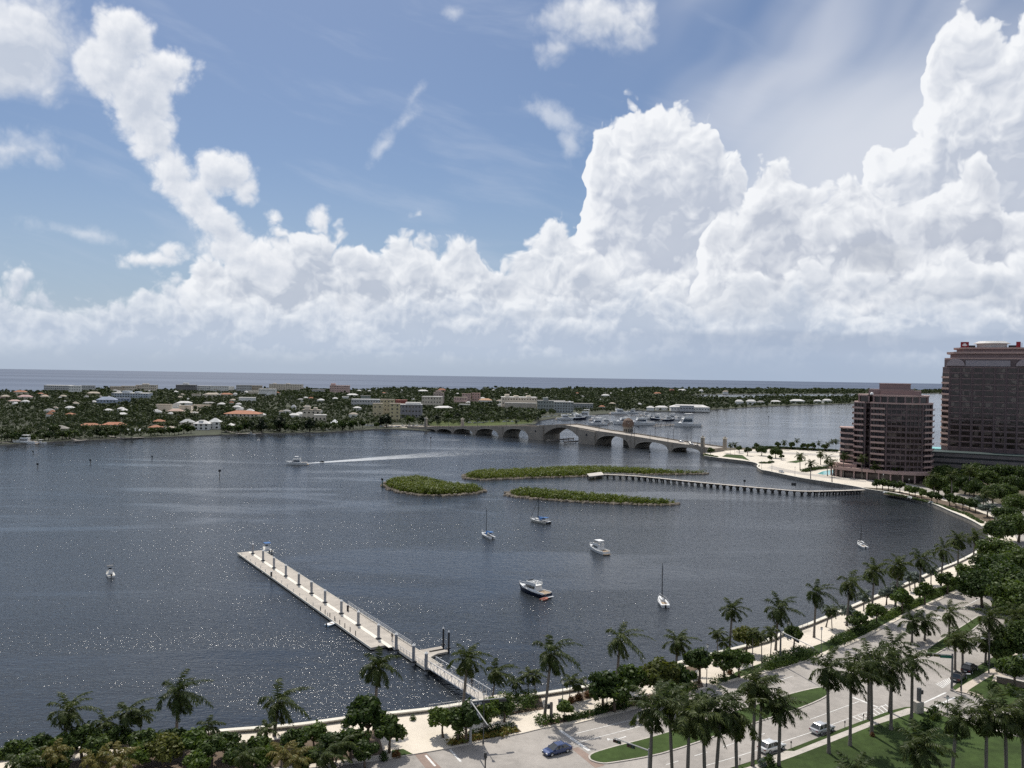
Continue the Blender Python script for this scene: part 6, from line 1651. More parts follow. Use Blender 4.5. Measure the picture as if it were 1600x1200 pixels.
while x < 598:
    z = next(q for q in ZN if q[0] <= x < q[1])
    y = shore_y(x) - rnd.uniform(1.2, 4.5)
    if not (200 < x < 232 or 300 < x < 342):
        p = G(x, y, 1.0)
        if rnd.random() < 0.45: palm(p, rnd.uniform(6.5, 11), 'slender palm of the island shore ' + z[2], kind='coco', crowns=FARP, name='shore_palm', group='shore palms ' + z[2])
        else: rnd.choice(T_FAR).put(p, rnd.uniform(5.5, 9.5), 'round leafy tree of the island shore ' + z[2], group='shore trees ' + z[2])
    x += rnd.uniform(4, 8.5)
for px, py, H, lab, k in [(437, 674.5, 17, 'tall dark tree standing at the water right of the mansion pavilion', T_PINE), (409, 676, 15, 'broad dark tree behind the small island dock', T_PINE), (395, 676, 12, 'dark tree left of the broad dark one at the small dock', T_PINE), (484, 675, 15, 'dark dense tree left of the pointed white tent', T_PINE), (604, 667.5, 16, 'great dark fig in front of the yellow hotel', T_PINE), (596, 667, 13, 'left half of the dark fig clump before the yellow hotel', T_PINE),
                          (535, 672, 11, 'bright green tree right of the pointed tent', T_FAR), (552, 670.5, 10, 'green tree between pointed tent and yellow hotel', T_FAR), (155, 684, 10, 'dark tree between the twin terracotta houses', T_PINE), (86, 681, 11, 'umbrella-shaped tree above the grey boathouse', T_FAR), (640, 663, 10, 'tree right of the yellow hotel, at the street', T_FAR), (660, 662, 11, 'dark tree over the bridge landing', T_PINE), (682, 660, 10, 'dark tree behind the first small arch', T_PINE),
                          (700, 658, 11, 'dark tree behind the second arch', T_FAR), (715, 657, 11, 'dark tree behind the third arch', T_PINE), (735, 656, 10, 'dark tree between third and fourth arch', T_FAR), (752, 655, 11, 'dark tree behind the fourth arch', T_PINE), (770, 654, 11, 'dark tree over the parked boats', T_FAR), (790, 653, 10, 'dark tree behind the fifth arch', T_PINE), (808, 652, 10, 'tree left of the grey slab block', T_FAR), (826, 651, 10, 'tree before the grey-green slab block', T_FAR), (848, 650, 9, 'tree left of the marina basin', T_FAR)]:
    rnd.choice(k).put(G(px, py, 1.0), H, lab)

# ------------------------------------------------------------------ boats
def heading(a, b, z=0.0):
    A, B = Vector(G(*a, z)), Vector(G(*b, z))
    return math.atan2(B.y - A.y, B.x - A.x)
def hull_parts(o, L, B, fb, mat_, deckm=None, bow=1.35, tumble=0.86, bottom=None):
    """hull (stern at -L/2, bow at +L/2) with a rising sheer, and a deck"""
    N = 12; secs = []; deck = []
    for i in range(N + 1):
        t = i / N
        b = B / 2 * (1 - max(0, (t - .35) / .65) ** 2.2) * (0.92 + 0.08 * min(1, t * 4))
        b = max(b, 0.02)
        x = -L / 2 + L * t
        zs = fb * (0.82 + (bow - .82) * max(0, t - .25) ** 1.5 / .65)
        rake = 0.10 * L * max(0, t - .6) / .4
        secs.append([(x - rake, -b * .12, -.5), (x - rake * .6, -b * tumble * (1 - .25 * t), .05), (x, -b, zs), (x, b, zs), (x - rake * .6, b * tumble * (1 - .25 * t), .05), (x - rake, b * .12, -.5)])
        deck.append((x, b, zs))
    mb = MB().loft(secs, closed=True)
    h = mb.build('hull', mat_, o, smooth=False, recalc=True)
    d = MB()
    for (x0, b0, z0), (x1, b1, z1) in zip(deck, deck[1:]):
        d.quad((x0, -b0 * .94, z0 + .02), (x1, -b1 * .94, z1 + .02), (x1, b1 * .94, z1 + .02), (x0, b0 * .94, z0 + .02))
    d.build('deck', deckm or M_GELCOAT, o)
    return lambda t: fb * (0.82 + (bow - .82) * max(0, t - .25) ** 1.5 / .65)
def cab(o, x0, x1, w, z0, z1, mat_, name='cabin', rake=.5, back=.15, glassy=True):
    """cabin with raked front, sloping sides and a dark band of windows"""
    k = .82
    V = [(x0, -w / 2, z0), (x1, -w / 2 * .85, z0), (x1, w / 2 * .85, z0), (x0, w / 2, z0), (x0 + back, -w / 2 * k, z1), (x1 - rake, -w / 2 * k * .85, z1), (x1 - rake, w / 2 * k * .85, z1), (x0 + back, w / 2 * k, z1)]
    c = MB().add(V, ((3, 2, 1, 0), (4, 5, 6, 7), (0, 1, 5, 4), (1, 2, 6, 5), (2, 3, 7, 6), (3, 0, 4, 7))).build(name, mat_, o, bevel=.06)
    if glassy:
        def lerp(a, b, t): return tuple(a[i] + (b[i] - a[i]) * t for i in range(3))
        for i, (a, b) in enumerate(((0, 1), (1, 2), (2, 3))):
            n = Vector(V[b]) - Vector(V[a]); n = Vector((n.y, -n.x, 0)).normalized() * .02
            lo0, lo1 = lerp(V[a], V[a + 4], .35), lerp(V[b], V[b + 4], .35); hi0, hi1 = lerp(V[a], V[a + 4], .85), lerp(V[b], V[b + 4], .85)
            q = [lerp(lo0, lo1, .08), lerp(lo0, lo1, .92), lerp(hi0, hi1, .92), lerp(hi0, hi1, .08)]
            MB().quad(*[tuple(Vector(p) + n) for p in q]).build('window', M_GLASS, c)
    return c
def rails(o, L, B, fb, t0=.5, t1=1.0, h=.6, sh=None):
    r = MB(); last = {}
    for i in range(9):
        t = t0 + (t1 - t0) * i / 8
        b = max(.03, B / 2 * (1 - max(0, (t - .35) / .65) ** 2.2)) * .94
        for s in (-1, 1):
            p = (-L / 2 + L * t, s * b, sh(t)); q = (p[0], p[1], p[2] + h)
            r.tube([p, q], .025, 4)
            if s in last: r.tube([last[s], q], .025, 4)
            last[s] = q
    r.build('bow_rail', M_STEEL, o)
def motor_yacht(loc, rz, L, label, hullm=None, fly=True, top=None, group=None, tower=False, scale=1.0, cat='boat', name='motor_yacht', tall=1.0, dark_stern=False):
    o = thing(name, label, cat, loc, rz, group, scale)
    B = L * .31; fb = L * .115
    sh = hull_parts(o, L, B, fb, hullm or M_GELCOAT)
    if hullm: MB().loft([[(-L / 2 + L * t, -(B / 2 * (1 - max(0, (t - .35) / .65) ** 2.2)) * 1.012, sh(t) + dz) for dz in (-.12, .06)] for t in [i / 12 for i in range(12)]], closed=False, caps=False).loft([[(-L / 2 + L * t, (B / 2 * (1 - max(0, (t - .35) / .65) ** 2.2)) * 1.012, sh(t) + dz) for dz in (-.12, .06)] for t in [i / 12 for i in range(12)]], closed=False, caps=False).build('rub_rail', M_GELCOAT, o)
    z0 = fb * .85; z1 = z0 + L * .125 * tall
    cab(o, -L * .2, L * .27, B * .8, z0, z1, M_GELCOAT, rake=L * .12)
    cab(o, L * .16, L * .36, B * .55, z0, z0 + L * .06, M_GELCOAT, 'trunk_cabin', rake=L * .1, glassy=False)
    MB().rbox(-L * .49, -L * .22, -B * .38, B * .38, fb * .84, fb * .88).build('cockpit', M_TEAK, o)
    for s in (-1, 1): MB().rbox(-L * .49, -L * .2, s * B * .42 - .08, s * B * .42 + .08, fb * .82, fb * 1.05).build('coaming', M_GELCOAT, o)
    MB().rbox(-L * .57, -L * .495, -B * .42, B * .42, .22, .34).build('swim_platform', M_TEAK if not hullm else M_GELCOAT, o)
    if dark_stern: MB().rbox(-L * .502, -L * .497, -B * .40, B * .40, .4, fb * .75).build('transom', M_DARK, o)
    if fly:
        zf = z1
        MB().rbox(-L * .21, L * .13, -B * .38, B * .38, zf, zf + .1).build('flybridge_floor', M_GELCOAT, o)
        f = MB()
        for (xa, xb, ya, yb) in ((L * .08, L * .13, -B * .36, B * .36), (-L * .2, L * .1, -B * .38, -B * .34), (-L * .2, L * .1, B * .34, B * .38)): f.rbox(xa, xb, ya, yb, zf + .1, zf + .1 + L * .055)
        f.build('flybridge_coaming', M_GELCOAT, o)
        MB().rbox(L * .09, L * .1, -B * .3, B * .3, zf + L * .055, zf + L * .09).build('windscreen', M_GLASS, o)
        for s in (-1, 1): MB().rbox(-.1 * L, -.05 * L, s * B * .18 - .25, s * B * .18 + .25, zf + .1, zf + .9).build('seat', M_WHITE, o)
        MB().tube([(-L * .16, -B * .34, zf + .1), (-L * .2, -B * .3, zf + L * .13), (-L * .2, B * .3, zf + L * .13), (-L * .16, B * .34, zf + .1)], .07, 6).build('radar_arch', M_WHITE, o)
        if top:
            MB().rbox(-L * .22, L * .06, -B * .34, B * .34, zf + L * .15, zf + L * .162).build('bimini', top, o)
            p = MB()
            for x in (-L * .2, L * .05):
                for s in (-1, 1): p.tube([(x, s * B * .32, zf + .1), (x, s * B * .32, zf + L * .15)], .03, 5)
            p.build('bimini_frame', M_STEEL, o)
    if tower:
        p = MB(); zt = z1 + L * .16
        for x in (-L * .12, L * .08):
            for s in (-1, 1): p.tube([(x, s * B * .34, z1), (x * .6, s * B * .18, zt)], .05, 5)
        p.build('tower_frame', M_STEEL, o)
        MB().rbox(-L * .1, L * .08, -B * .24, B * .24, zt, zt + .12).build('tower_top', M_WHITE, o)
    MB().tube([(-L * .1, B * .25, z1), (-L * .14, B * .25, z1 + L * .3)], .025, 4).build('antenna', M_WHITE, o)
    rails(o, L, B, fb, .5, .99, L * .05, sh)
    return o
def sailboat(loc, rz, L, mast, label, hullm=None, cover=None, dodger=None, lean=0.02, extra_stay=False, dark_stern=False):
    o = thing('sailboat', label, 'sailboat', loc, rz)
    B, fb = L * .31, L * .105
    sh = hull_parts(o, L, B, fb, hullm or M_GELCOAT, bow=1.2)
    cab(o, -L * .1, L * .26, B * .52, fb * .85, fb + L * .055, M_GELCOAT, 'coachroof', rake=L * .08, back=.05)
    MB().rbox(-L * .4, -L * .12, -B * .26, B * .26, fb * .86, fb * .88).build('cockpit', M_TEAK, o)
    if dark_stern: MB().rbox(-L * .51, -L * .42, -B * .46, B * .46, .1, fb * .8).build('stern_panel', M_DARK, o)
    zc = fb + L * .055
    MB().tube([(L * .08, 0, fb), (L * .08 - mast * lean, 0, mast)], [.13, .09], 8).build('mast', M_DARK, o)
    MB().tube([(L * .07, 0, zc + .55), (-L * .33, 0, zc + .5)], .06, 6).build('boom', M_STEEL, o)
    MB().tube([(L * .07, 0, zc + .68), (-L * .1, 0, zc + .78), (-L * .32, 0, zc + .62)], [.2, .17, .1], 8).build('sail_cover', cover or M_CANVAS_BLUE, o)
    st = MB()
    top = (L * .08 - mast * lean, 0, mast)
    st.tube([top, (L * .47, 0, sh(.97))], .02 if not extra_stay else .07, 5)
    st.tube([top, (-L * .47, 0, fb)], .015, 4)
    for s in (-1, 1): st.tube([top, (L * .05, s * B * .45, fb)], .015, 4)
    st.tube([(L * .07 - mast * lean * .55, -B * .3, mast * .55), (L * .07 - mast * lean * .55, B * .3, mast * .55)], .03, 4)
    st.build('rigging', M_STEEL if not extra_stay else M_DARK, o)
    if dodger:
        q = []
        for x, h in ((-L * .02, .55), (-L * .08, .95), (-L * .2, 1.0)):
            q.append([(x, B * .36 * math.cos(a), fb + .25 + (h + .25) * max(0, math.sin(a))) for a in [math.pi * i / 8 for i in range(9)]])
        MB().loft(q, closed=False, caps=False).build('dodger', dodger, o)
        MB().rbox(-L * .42, -L * .2, -B * .34, B * .34, fb + 1.35, fb + 1.41).build('bimini', dodger, o)
        p = MB()
        for x in (-L * .41, -L * .21):
            for s in (-1, 1): p.tube([(x, s * B * .33, fb), (x, s * B * .33, fb + 1.36)], .025, 4)
        p.build('bimini_frame', M_STEEL, o)
    rails(o, L, B, fb, .1, .99, .55, sh)
    MB().rbox(-L * .53, -L * .49, -.18, .18, -.2, fb * .9).build('outboard', M_DARK, o)
    return o
def open_boat(loc, rz, L, label, top=None, group=None):
    o = thing('motorboat', label, 'boat', loc, rz, group)
    B, fb = L * .34, L * .11
    sh = hull_parts(o, L, B, fb, M_GELCOAT, deckm=M_CREAM)
    MB().rbox(-L * .35, L * .15, -B * .32, B * .32, fb * .9, fb * .96).build('cockpit', M_STEEL, o)
    c = MB().box((0, 0, fb + .45), (1.0, .9, 1.1), 0, .8).build('console', M_GELCOAT, o, bevel=.05)
    MB().box((.42, 0, fb + 1.15), (.06, .85, .45)).build('windscreen', M_GLASS, c)
    MB().box((-.9, 0, fb + .4), (.5, 1.1, .8)).build('seat', M_WHITE, o, bevel=.05)
    if top:
        MB().box((-.2, 0, fb + 2.15), (L * .3, B * .75, .08)).build('t_top', top, o)
        p = MB()
        for x in (-.7, .5):
            for s in (-1, 1): p.tube([(x, s * B * .3, fb), (x, s * B * .3, fb + 2.15)], .035, 5)
        p.build('t_top_frame', M_STEEL, o)
    for s in ((-1, 1) if L > 6.5 else (0,)):
        m_ = MB().box((-L * .52, s * .4, fb * .9 + .2), (.45, .35, .6)).box((-L * .53, s * .4, .1), (.18, .14, .9)).build('outboard', M_DARK, o, bevel=.04)
    rails(o, L, B, fb, .55, .99, .4, sh)
    return o
motor_yacht(G(833, 927, 0), heading((853, 932), (814, 920)), 11.6, 'dark navy-hulled cabin cruiser with white flybridge moored in the basin', M_NAVY, True, None)
motor_yacht(G(934, 862, 0), heading((944, 866), (922, 857.5)), 11.0, 'all-white cabin cruiser with a flybridge moored below the front right islet', None, True, M_GELCOAT, tall=.9)
motor_yacht(G(463, 726, 0), math.pi + .12, 13.5, 'white sport-fishing boat with a tower, under way and pulling a long wake', None, True, None, tower=True, name='fishing_boat')
sailboat(G(761, 839, 0), heading((767, 841), (754, 836)), 8.8, 10.6, 'white sailboat with blue canvas under the left islet gap', None, None, M_CANVAS_BLUE, .0)
sailboat(G(843, 816.5, 0), heading((857, 818), (830, 814)), 9.6, 9.8, 'sailboat with two dark spars, blue canvas and a dark stern, near the front right islet', M_CREAM, None, M_CANVAS_BLUE, .02, True, True)
sailboat(G(1035, 943, 0), heading((1040, 948), (1030, 934)), 8.2, 10.5, 'small white sailboat with bare mast straight above the seawall palms', None, M_DARK, None, .0)
sailboat(G(1346, 854, 0), heading((1352, 857), (1340, 851)), 7.2, 9.0, 'small white sailboat lying alone in the right part of the basin', None, M_WHITE, None, .0)
open_boat(G(172, 899, 0), heading((175, 903), (170, 893)), 6.4, 'white open motorboat with dark top drifting left of the dock', M_DARK)
open_boat(G(417, 862, 0), heading((423, 865), (410, 857)), 7.6, 'white open motorboat with a blue top tied at the outer end of the dock', M_CANVAS_BLUE)
o = thing('dinghy', 'small pale blue dinghy tied to the near side of the dock', 'dinghy', G(519, 976, 0), heading((512, 977), (527, 972)))
hull_parts(o, 3.6, 1.7, .45, pbr('pale_blue_hull', (0.42, 0.60, 0.75), .4, .1, 1.0), M_GELCOAT)
MB().box((-.4, 0, .42), (.3, 1.3, .08)).build('seat', M_TEAK, o)
MB().rbox(-1.95, -1.75, -.15, .15, 0, .75).build('outboard', M_DARK, o)
o = thing('dinghy', 'tiny red and orange inflatable tied behind the navy-hulled cruiser', 'dinghy', G(850.5, 937.5, 0), heading((847, 938), (856, 935)))
M_ORNG = pbr('orange_rubber', (0.45, 0.16, 0.11), .5, .1, 1.0)
MB().tube([(-1.2, -.5, .25), (.6, -.5, .25), (1.2, -.2, .3), (1.2, .2, .3), (.6, .5, .25), (-1.2, .5, .25)], .24, 8).build('tube', M_ORNG, o, smooth=True)
MB().rbox(-1.1, .9, -.4, .4, .08, .16).build('floor', M_CREAM, o)
o = thing('jet_ski', 'tiny dark water scooter following in the wake of the fishing boat', 'jet ski', G(503, 722.5, 0), math.pi + .12)
MB().loft([[(x, -b, .1), (x, -b * .8, z), (x, b * .8, z), (x, b, .1)] for x, b, z in ((-1.5, .5, .5), (-.3, .55, .7), (.6, .5, .75), (1.5, .1, .55))]).build('hull', M_DARK, o)
MB().box((-.4, 0, .85), (1.2, .4, .3)).box((.35, 0, 1.05), (.15, .8, .1)).build('seat', M_BLACKRUB, o)
# foam of the wake
def foam_material():
    mt, t, b = material('wake_foam')
    co = t.node('ShaderNodeTexCoord').outputs['Object']
    x, y, z = t.sep(co)
    n = t.noise(t.V('MULTIPLY', co, (0.35, 1.2, 1)), 0.5, 6, 0.7, dim='3D')
    w = t.M('ADD', 1.6, t.M('MULTIPLY', x, 0.16))
    edge = t.step(t.M('DIVIDE', t.M('ABSOLUTE', y), w), 1.0, 0.55)
    fade = t.step(x, 330.0, 10.0, 0.12, 1.0)
    thr = t.step(x, 0.0, 160.0, 0.18, 0.47)
    a = t.M('MULTIPLY', t.M('MULTIPLY', t.step(n, thr, t.M('ADD', thr, 0.22)), edge), fade)
    tr, mx = t.node('ShaderNodeBsdfTransparent'), t.node('ShaderNodeMixShader')
    b.inputs['Base Color'].default_value = (0.62, 0.65, 0.68, 1); b.inputs['Roughness'].default_value = .8
    t.put(mx.inputs[0], t.M('MULTIPLY', a, t.step(x, 0.0, 120.0, 0.7, 0.38)))
    out = next(q for q in t.n if q.type == 'OUTPUT_MATERIAL')
    t.t.links.new(tr.outputs[0], mx.inputs[1]); t.t.links.new(b.outputs[0], mx.inputs[2]); t.t.links.new(mx.outputs[0], out.inputs[0])
    return mt
wA, wB = Vector(G(477, 724.3, 0)), Vector(G(820, 701, 0))
wl = (wB - wA).length
mb = MB()
for i in range(40):
    x0, x1 = wl * i / 40, wl * (i + 1) / 40
    mb.quad((x0, -1.6 - x0 * .16, .05), (x1, -1.6 - x1 * .16, .05), (x1, 1.6 + x1 * .16, .05), (x0, 1.6 + x0 * .16, .05))
tag(mb.build('wake', foam_material(), None, loc=wA, rz=math.atan2(wB.y - wA.y, wB.x - wA.x)), 'long pale foam wake trailing behind the fishing boat', None, None, 'stuff')
# marina beyond the bridge
YT = [(883, 656, 24, .2, 1.0, 'white yacht left in the marina, half behind the bridge crest'), (903, 655.5, 26, .3, 1.0, 'white yacht with dark bow in the first marina row'), (914, 652.5, 28, 2.8, 1.2, 'tall white yacht back in the first marina row'), (897, 651, 20, 2.9, 1.0, 'small white yacht at the back of the first marina row'),
      (933, 664.5, 24, 3.3, 1.1, 'white yacht lying just left of the domed bridge house'), (947, 662, 20, .1, 1.0, 'white yacht behind the domed bridge house'), (968, 647.5, 30, .2, 1.0, 'long white yacht by the shore woods, back row'), (975, 663, 30, 3.35, 1.0, 'long white yacht right of the domed bridge house'),
      (988, 646, 20, 2.9, 1.1, 'white yacht under a boat shed roof, back row'), (1001, 664.5, 34, 3.3, 1.0, 'largest low white yacht in the middle of the marina'), (1016, 655, 20, .6, 1.0, 'white yacht in the second marina row, leftmost'), (1027, 656.5, 22, 2.6, 1.1, 'white yacht in the second marina row, dark-hulled'), (1044, 657.5, 22, .4, 1.0, 'white yacht in the second marina row, right of the dark-hulled one'),
      (1050, 655, 20, 2.8, 1.3, 'tall-bridged white yacht in the second marina row'), (1060, 657, 20, .5, 1.0, 'white yacht at the right end of the second marina row'), (1073, 666.5, 34, 3.35, 1.6, 'big three-deck white yacht at the outer end of the marina dock'), (927, 657, 16, 1.0, 1.0, 'small white boat inside the first marina basin'), (1010, 650, 18, .3, 1.0, 'small white yacht in the back marina row')]
for px, py, L, rz, tall, lab in YT:
    motor_yacht(G(px, py, 0), rz, 11.0, lab, M_NAVY if 'dark' in lab else None, True, M_WHITE if tall > 1.05 else None, 'yachts in the marina', scale=L / 11.0, tall=tall)
for pa, pb, lab in (((983, 664.5), (1066, 664.5), 'long dark marina dock before the outer yachts'), ((1021, 668), (1062, 664.8), 'slanting dark marina dock left of the three-deck yacht'), ((960, 650), (1062, 652), 'back marina dock by the shore')):
    A, B = Vector(G(*pa, 0)), Vector(G(*pb, 0))
    o = thing('marina_dock', lab, 'dock', A, math.atan2(B.y - A.y, B.x - A.x))
    L = (B - A).length
    MB().rbox(0, L, -1.5, 1.5, 1.0, 1.5).build('deck', M_WOOD, o)
    pl = MB()
    for k in range(int(L / 6)):
        MB().cyl((k * 6 + 1, 1.7 if k % 2 else -1.7), .25, -1.5, 3.2, 6).build('pile', M_WOOD, o)
# island docks and the boats at them
for pts, lab in (((((0, 694), (62, 692)),), 'low grey dock at the left end of the island shore'), ((((104, 686.5), (121, 690)), ((116, 691.5), (137, 689.5))), 'brown timber dock with a boat lift before the boathouse'), ((((170, 683.5), (190, 687)), ((190, 687), (225, 685.5))), 'long grey dock bending along the shore before the tents'), ((((354, 675.5), (372, 679.5)), ((372, 679.8), (408, 679))), 'slanting dock with a dark boat at the mansion pavilion')):
    A = Vector(G(*pts[0][0], 0))
    o = thing('island_dock', lab, 'dock', A)
    for a, b in pts:
        p, q = Vector(G(*a, 0)) - A, Vector(G(*b, 0)) - A
        t = q - p; L = t.length; rz = math.atan2(t.y, t.x)
        MB().box(((p.x + q.x) / 2, (p.y + q.y) / 2, 1.2), (L, 2.4, .3), rz).build('deck', M_WOOD, o)
        for k in range(max(2, int(L / 7))):
            u = k / max(1, int(L / 7) - 1) if int(L / 7) > 1 else k
            MB().cyl((p.x + t.x * u - math.sin(rz) * 1.3, p.y + t.y * u + math.cos(rz) * 1.3), .25, -1.5, 2.6, 6).build('pile', M_WOOD, o)
motor_yacht(G(38, 693.6, 0), 3.2, 18, 'white yacht at the dock at the left end of the island', None, True, M_WHITE)
open_boat(G(64, 693.2, 0), .1, 9, 'long white open boat astern of the left-end yacht', M_WHITE)
open_boat(G(392, 679.2, 0), 3.1, 9, 'dark-topped boat at the slanting island dock', M_DARK)
open_boat(G(510, 673.6, 0), .2, 9, 'white boat at the shore under the pointed tent', None)
open_boat(G(404, 688.5, 0), 2.0, 6, 'tiny boat with a dark top in the water below the slanting dock', M_DARK)
open_boat(G(618, 668.8, 0), 0.1, 6, 'tiny white boat at the seawall left of the bridge', None)
# channel markers
cm = None
for px, py, h, lab in ((343, 747, 4.6, 'dark channel marker standing alone left of the islets'), (673, 695.5, 6.5, 'channel marker with a square board before the left bridge arches'), (597.5, 761, 4.5, 'green channel marker at the left tip of the teardrop islet'), (1015, 713.5, 4.0, 'thin channel marker before the right bridge arches'), (59, 729.5, 2.2, 'small marker post far left, lower one'), (52, 709, 2.0, 'small marker post far left, upper one'),
                       (141.5, 724, 2.4, 'small marker post below the long grey island dock'), (1201, 657, 6, 'channel marker in the far lagoon beyond the causeway'), (238, 716, 1.6, 'little marker buoy before the white mansion shore'), (1163, 757, 2.6, 'marker post by the boardwalk')):
    p = G(px, py, 0)
    if cm is None or True:
        o = thing('channel_marker', lab, 'marker', p, rnd.uniform(-.5, .5))
        MB().cyl((0, 0), .22, -2, h, 8).build('pile', M_WOOD if 'green' not in lab else pbr('green_marker', (0.02, 0.12, 0.07), .6, .1, 1.0), o)
        MB().box((0, -.28, h - .5), (1.3, .08, 1.2)).build('board', M_DARK, o)

# ------------------------------------------------------------------ cars
def car(loc, rz, label, paint, suv=0.0, L=4.7, group=None, simple=False, name='car', cat='car'):
    o = thing(name, label, cat, loc, rz, group)
    W, H = 1.84 + .1 * suv, 1.43 + .32 * suv
    zb, zs = .28 + .05 * suv, .86 + .2 * suv
    st = [(-.50, .80, zs - .12), (-.485, .93, zs - .02), (-.30, 1.0, zs), (.0, 1.0, zs), (.20, 1.0, zs - .02), (.38, .97, zs - .10), (.465, .88, zs - .20), (.50, .72, zs - .32)]
    secs = []
    for t, w, z in st:
        x, hw = t * L, W / 2 * w
        secs.append([(x, -hw * .92, zb), (x, -hw, zb + .18), (x, -hw, z - .10), (x, -hw * .93, z), (x, hw * .93, z), (x, hw, z - .10), (x, hw, zb + .18), (x, hw * .92, zb)])
    MB().loft(secs).build('body', paint, o, smooth=False, recalc=True, bevel=0 if simple else .03)
    x0, x1, x2, x3 = (-.43 + .02 * (1 - suv)) * L, (-.25 - .09 * suv) * L, .03 * L, .25 * L
    hw, hr = W / 2 * .90, W / 2 * .72
    zl = zs - .03
    V = [(x0, -hw, zl), (x3, -hw, zl), (x3, hw, zl), (x0, hw, zl), (x1, -hr, H - .04), (x2, -hr, H - .04), (x2, hr, H - .04), (x1, hr, H - .04)]
    g = MB().add(V, ((4, 5, 6, 7), (0, 1, 5, 4), (1, 2, 6, 5), (2, 3, 7, 6), (3, 0, 4, 7))).build('glasshouse', M_GLASS, o)
    MB().add([(x1 - .05, -hr - .02, H - .05), (x2 + .05, -hr - .02, H - .05), (x2 + .05, hr + .02, H - .05), (x1 - .05, hr + .02, H - .05), (x1 + .1, -hr + .1, H + .02), (x2 - .1, -hr + .1, H + .02), (x2 - .1, hr - .1, H + .02), (x1 + .1, hr - .1, H + .02)],
             ((4, 5, 6, 7), (0, 1, 5, 4), (1, 2, 6, 5), (2, 3, 7, 6), (3, 0, 4, 7))).build('roof', paint, o)
    if simple: return o
    p = MB()
    for s in (-1, 1):
        for a, b in ((V[0], V[4]), (V[1], V[5])): p.tube([(a[0], s * hw, a[2]), (b[0], s * hr, b[2] + .01)], .05, 5)
        xm = (x1 + x2) / 2 + .1
        p.tube([(xm, s * hw * 1.0, zl), (xm - .05, s * hr * 1.005, H - .03)], .05, 5)
        if suv: p.tube([(x1 + .55, s * hw, zl), (x1 + .5, s * hr, H - .03)], .05, 5)
    p.build('pillars', paint, o)
    for sx in (-.30, .31):
        for s in (-1, 1):
            w = MB().tube([(sx * L, s * (W / 2 - .2), .33 + .04 * suv), (sx * L, s * (W / 2 + .01), .33 + .04 * suv)], .33 + .04 * suv, 16).build('wheel', M_BLACKRUB, o)
            MB().tube([(sx * L, s * (W / 2), .33 + .04 * suv), (sx * L, s * (W / 2 + .02), .33 + .04 * suv)], .2, 12).build('rim', M_STEEL, w)
    for s in (-1, 1):
        MB().box((.485 * L, s * W * .33, zs - .3), (.12, .38, .13)).build('headlight', M_WHITE, o)
        MB().box((-.495 * L, s * W * .36, zs - .2), (.08, .34, .16)).build('tail_light', M_RED, o)
        MB().box((.17 * L, s * (W / 2 + .1), zs + .03), (.14, .2, .13)).build('mirror', paint, o)
    MB().box((.497 * L, 0, zb + .18), (.06, W * .6, .16)).build('grille', M_DARK, o)
    MB().box((-.505 * L, 0, zs - .38), (.03, .5, .13)).build('number_plate', M_WHITE, o)
    return o
def paint(name, c): return pbr(name, c, .28, .03, .3, metal=.25, coat=.7)
P_BLUE, P_WHITE, P_SILV, P_BLACK, P_GREY = paint('blue_paint', (0.03, 0.055, 0.15)), paint('white_car_paint', (.72, .73, .72)), paint('silver_paint', (.50, .51, .53)), paint('black_paint', (.012, .012, .016)), paint('grey_paint', (.14, .145, .15))
car(G(870, 1176, 1.27), heading((889, 1171), (851, 1181), 1.27), 'dark blue sedan crossing the junction by the palm hedge', P_BLUE)
car(G(1206, 1172, 1.27), heading((1190, 1177), (1222, 1167), 1.27), 'white sport utility car at the driveway beside the palms', P_WHITE, .6, 4.8)
car(G(1285, 1143, 1.27), heading((1267, 1149), (1303, 1137), 1.27), 'silver sport utility car driving in the kerb lane', P_SILV, .45, 4.7)
car(G(1498, 1062, 1.27), heading((1489, 1069), (1507, 1055), 1.27), 'black car with bright windscreen waiting at the stop line', P_BLACK, .4, 4.8)
car(G(1515, 1049, 1.27), heading((1505, 1056), (1526, 1041), 1.27), 'dark tall pickup-like car parked behind the black car', P_BLACK, 1.0, 5.3)
car(G(1221, 738.5, 1.33), heading((1215, 737), (1227, 740), 1.33), 'small white car on the waterfront drive near the pool', P_WHITE, 0, 4.5)
for px, off, lab, pm in ((1064, 16, 'white car coming down the city end of the bridge', P_WHITE), (1075, 6, 'grey car on the bridge behind the white one', P_GREY), (1083, 6, 'dark car near the city end of the bridge', P_BLACK), (835, 5, 'white car near the crest on the island side of the bridge', P_WHITE), (1048, 17, 'silver car on the far lane of the bridge', P_SILV)):
    car(bpt(px, off), BROT, lab, pm, 0, 4.6, simple=True)
pal = [P_WHITE, P_WHITE, P_SILV, P_WHITE, P_GREY, P_BLACK]
base = {}
def small_car(px, py, where, k):
    c = (P_WHITE, P_SILV, P_WHITE, P_GREY, P_WHITE, P_BLACK)[k % 6]
    nm = {P_WHITE: 'white', P_SILV: 'silver', P_GREY: 'grey', P_BLACK: 'black'}[c]
    lab, gr = '%s car in the parked row %s' % (nm, where), 'cars parked ' + where
    rz = heading((px - 4, py + .2), (px + 4, py)) + rnd.uniform(-.3, .3)
    p = G(px, py, 1.13)
    if c not in base:
        base[c] = car(p, rz, lab, c, .5, 4.7, gr, True)
    else: dup(base[c], p, rz, lab, gr)
for k in range(18): small_car(574 + k * 5.6 + rnd.uniform(-1, 1), 667.5 - .25 * abs(k - 8) + rnd.uniform(-.6, .6), 'along the island street before the yellow hotel', k)
for k in range(16): small_car(722 + k * 6.5 + rnd.uniform(-2, 2), 661.5 - k * .28 + rnd.uniform(-1.5, 1.5), 'on the green behind the bridge arches', k)
for k in range(10): small_car(728 + k * 7 + rnd.uniform(-2, 2), 657 - k * .3, 'under the trees above the green', k + 1)
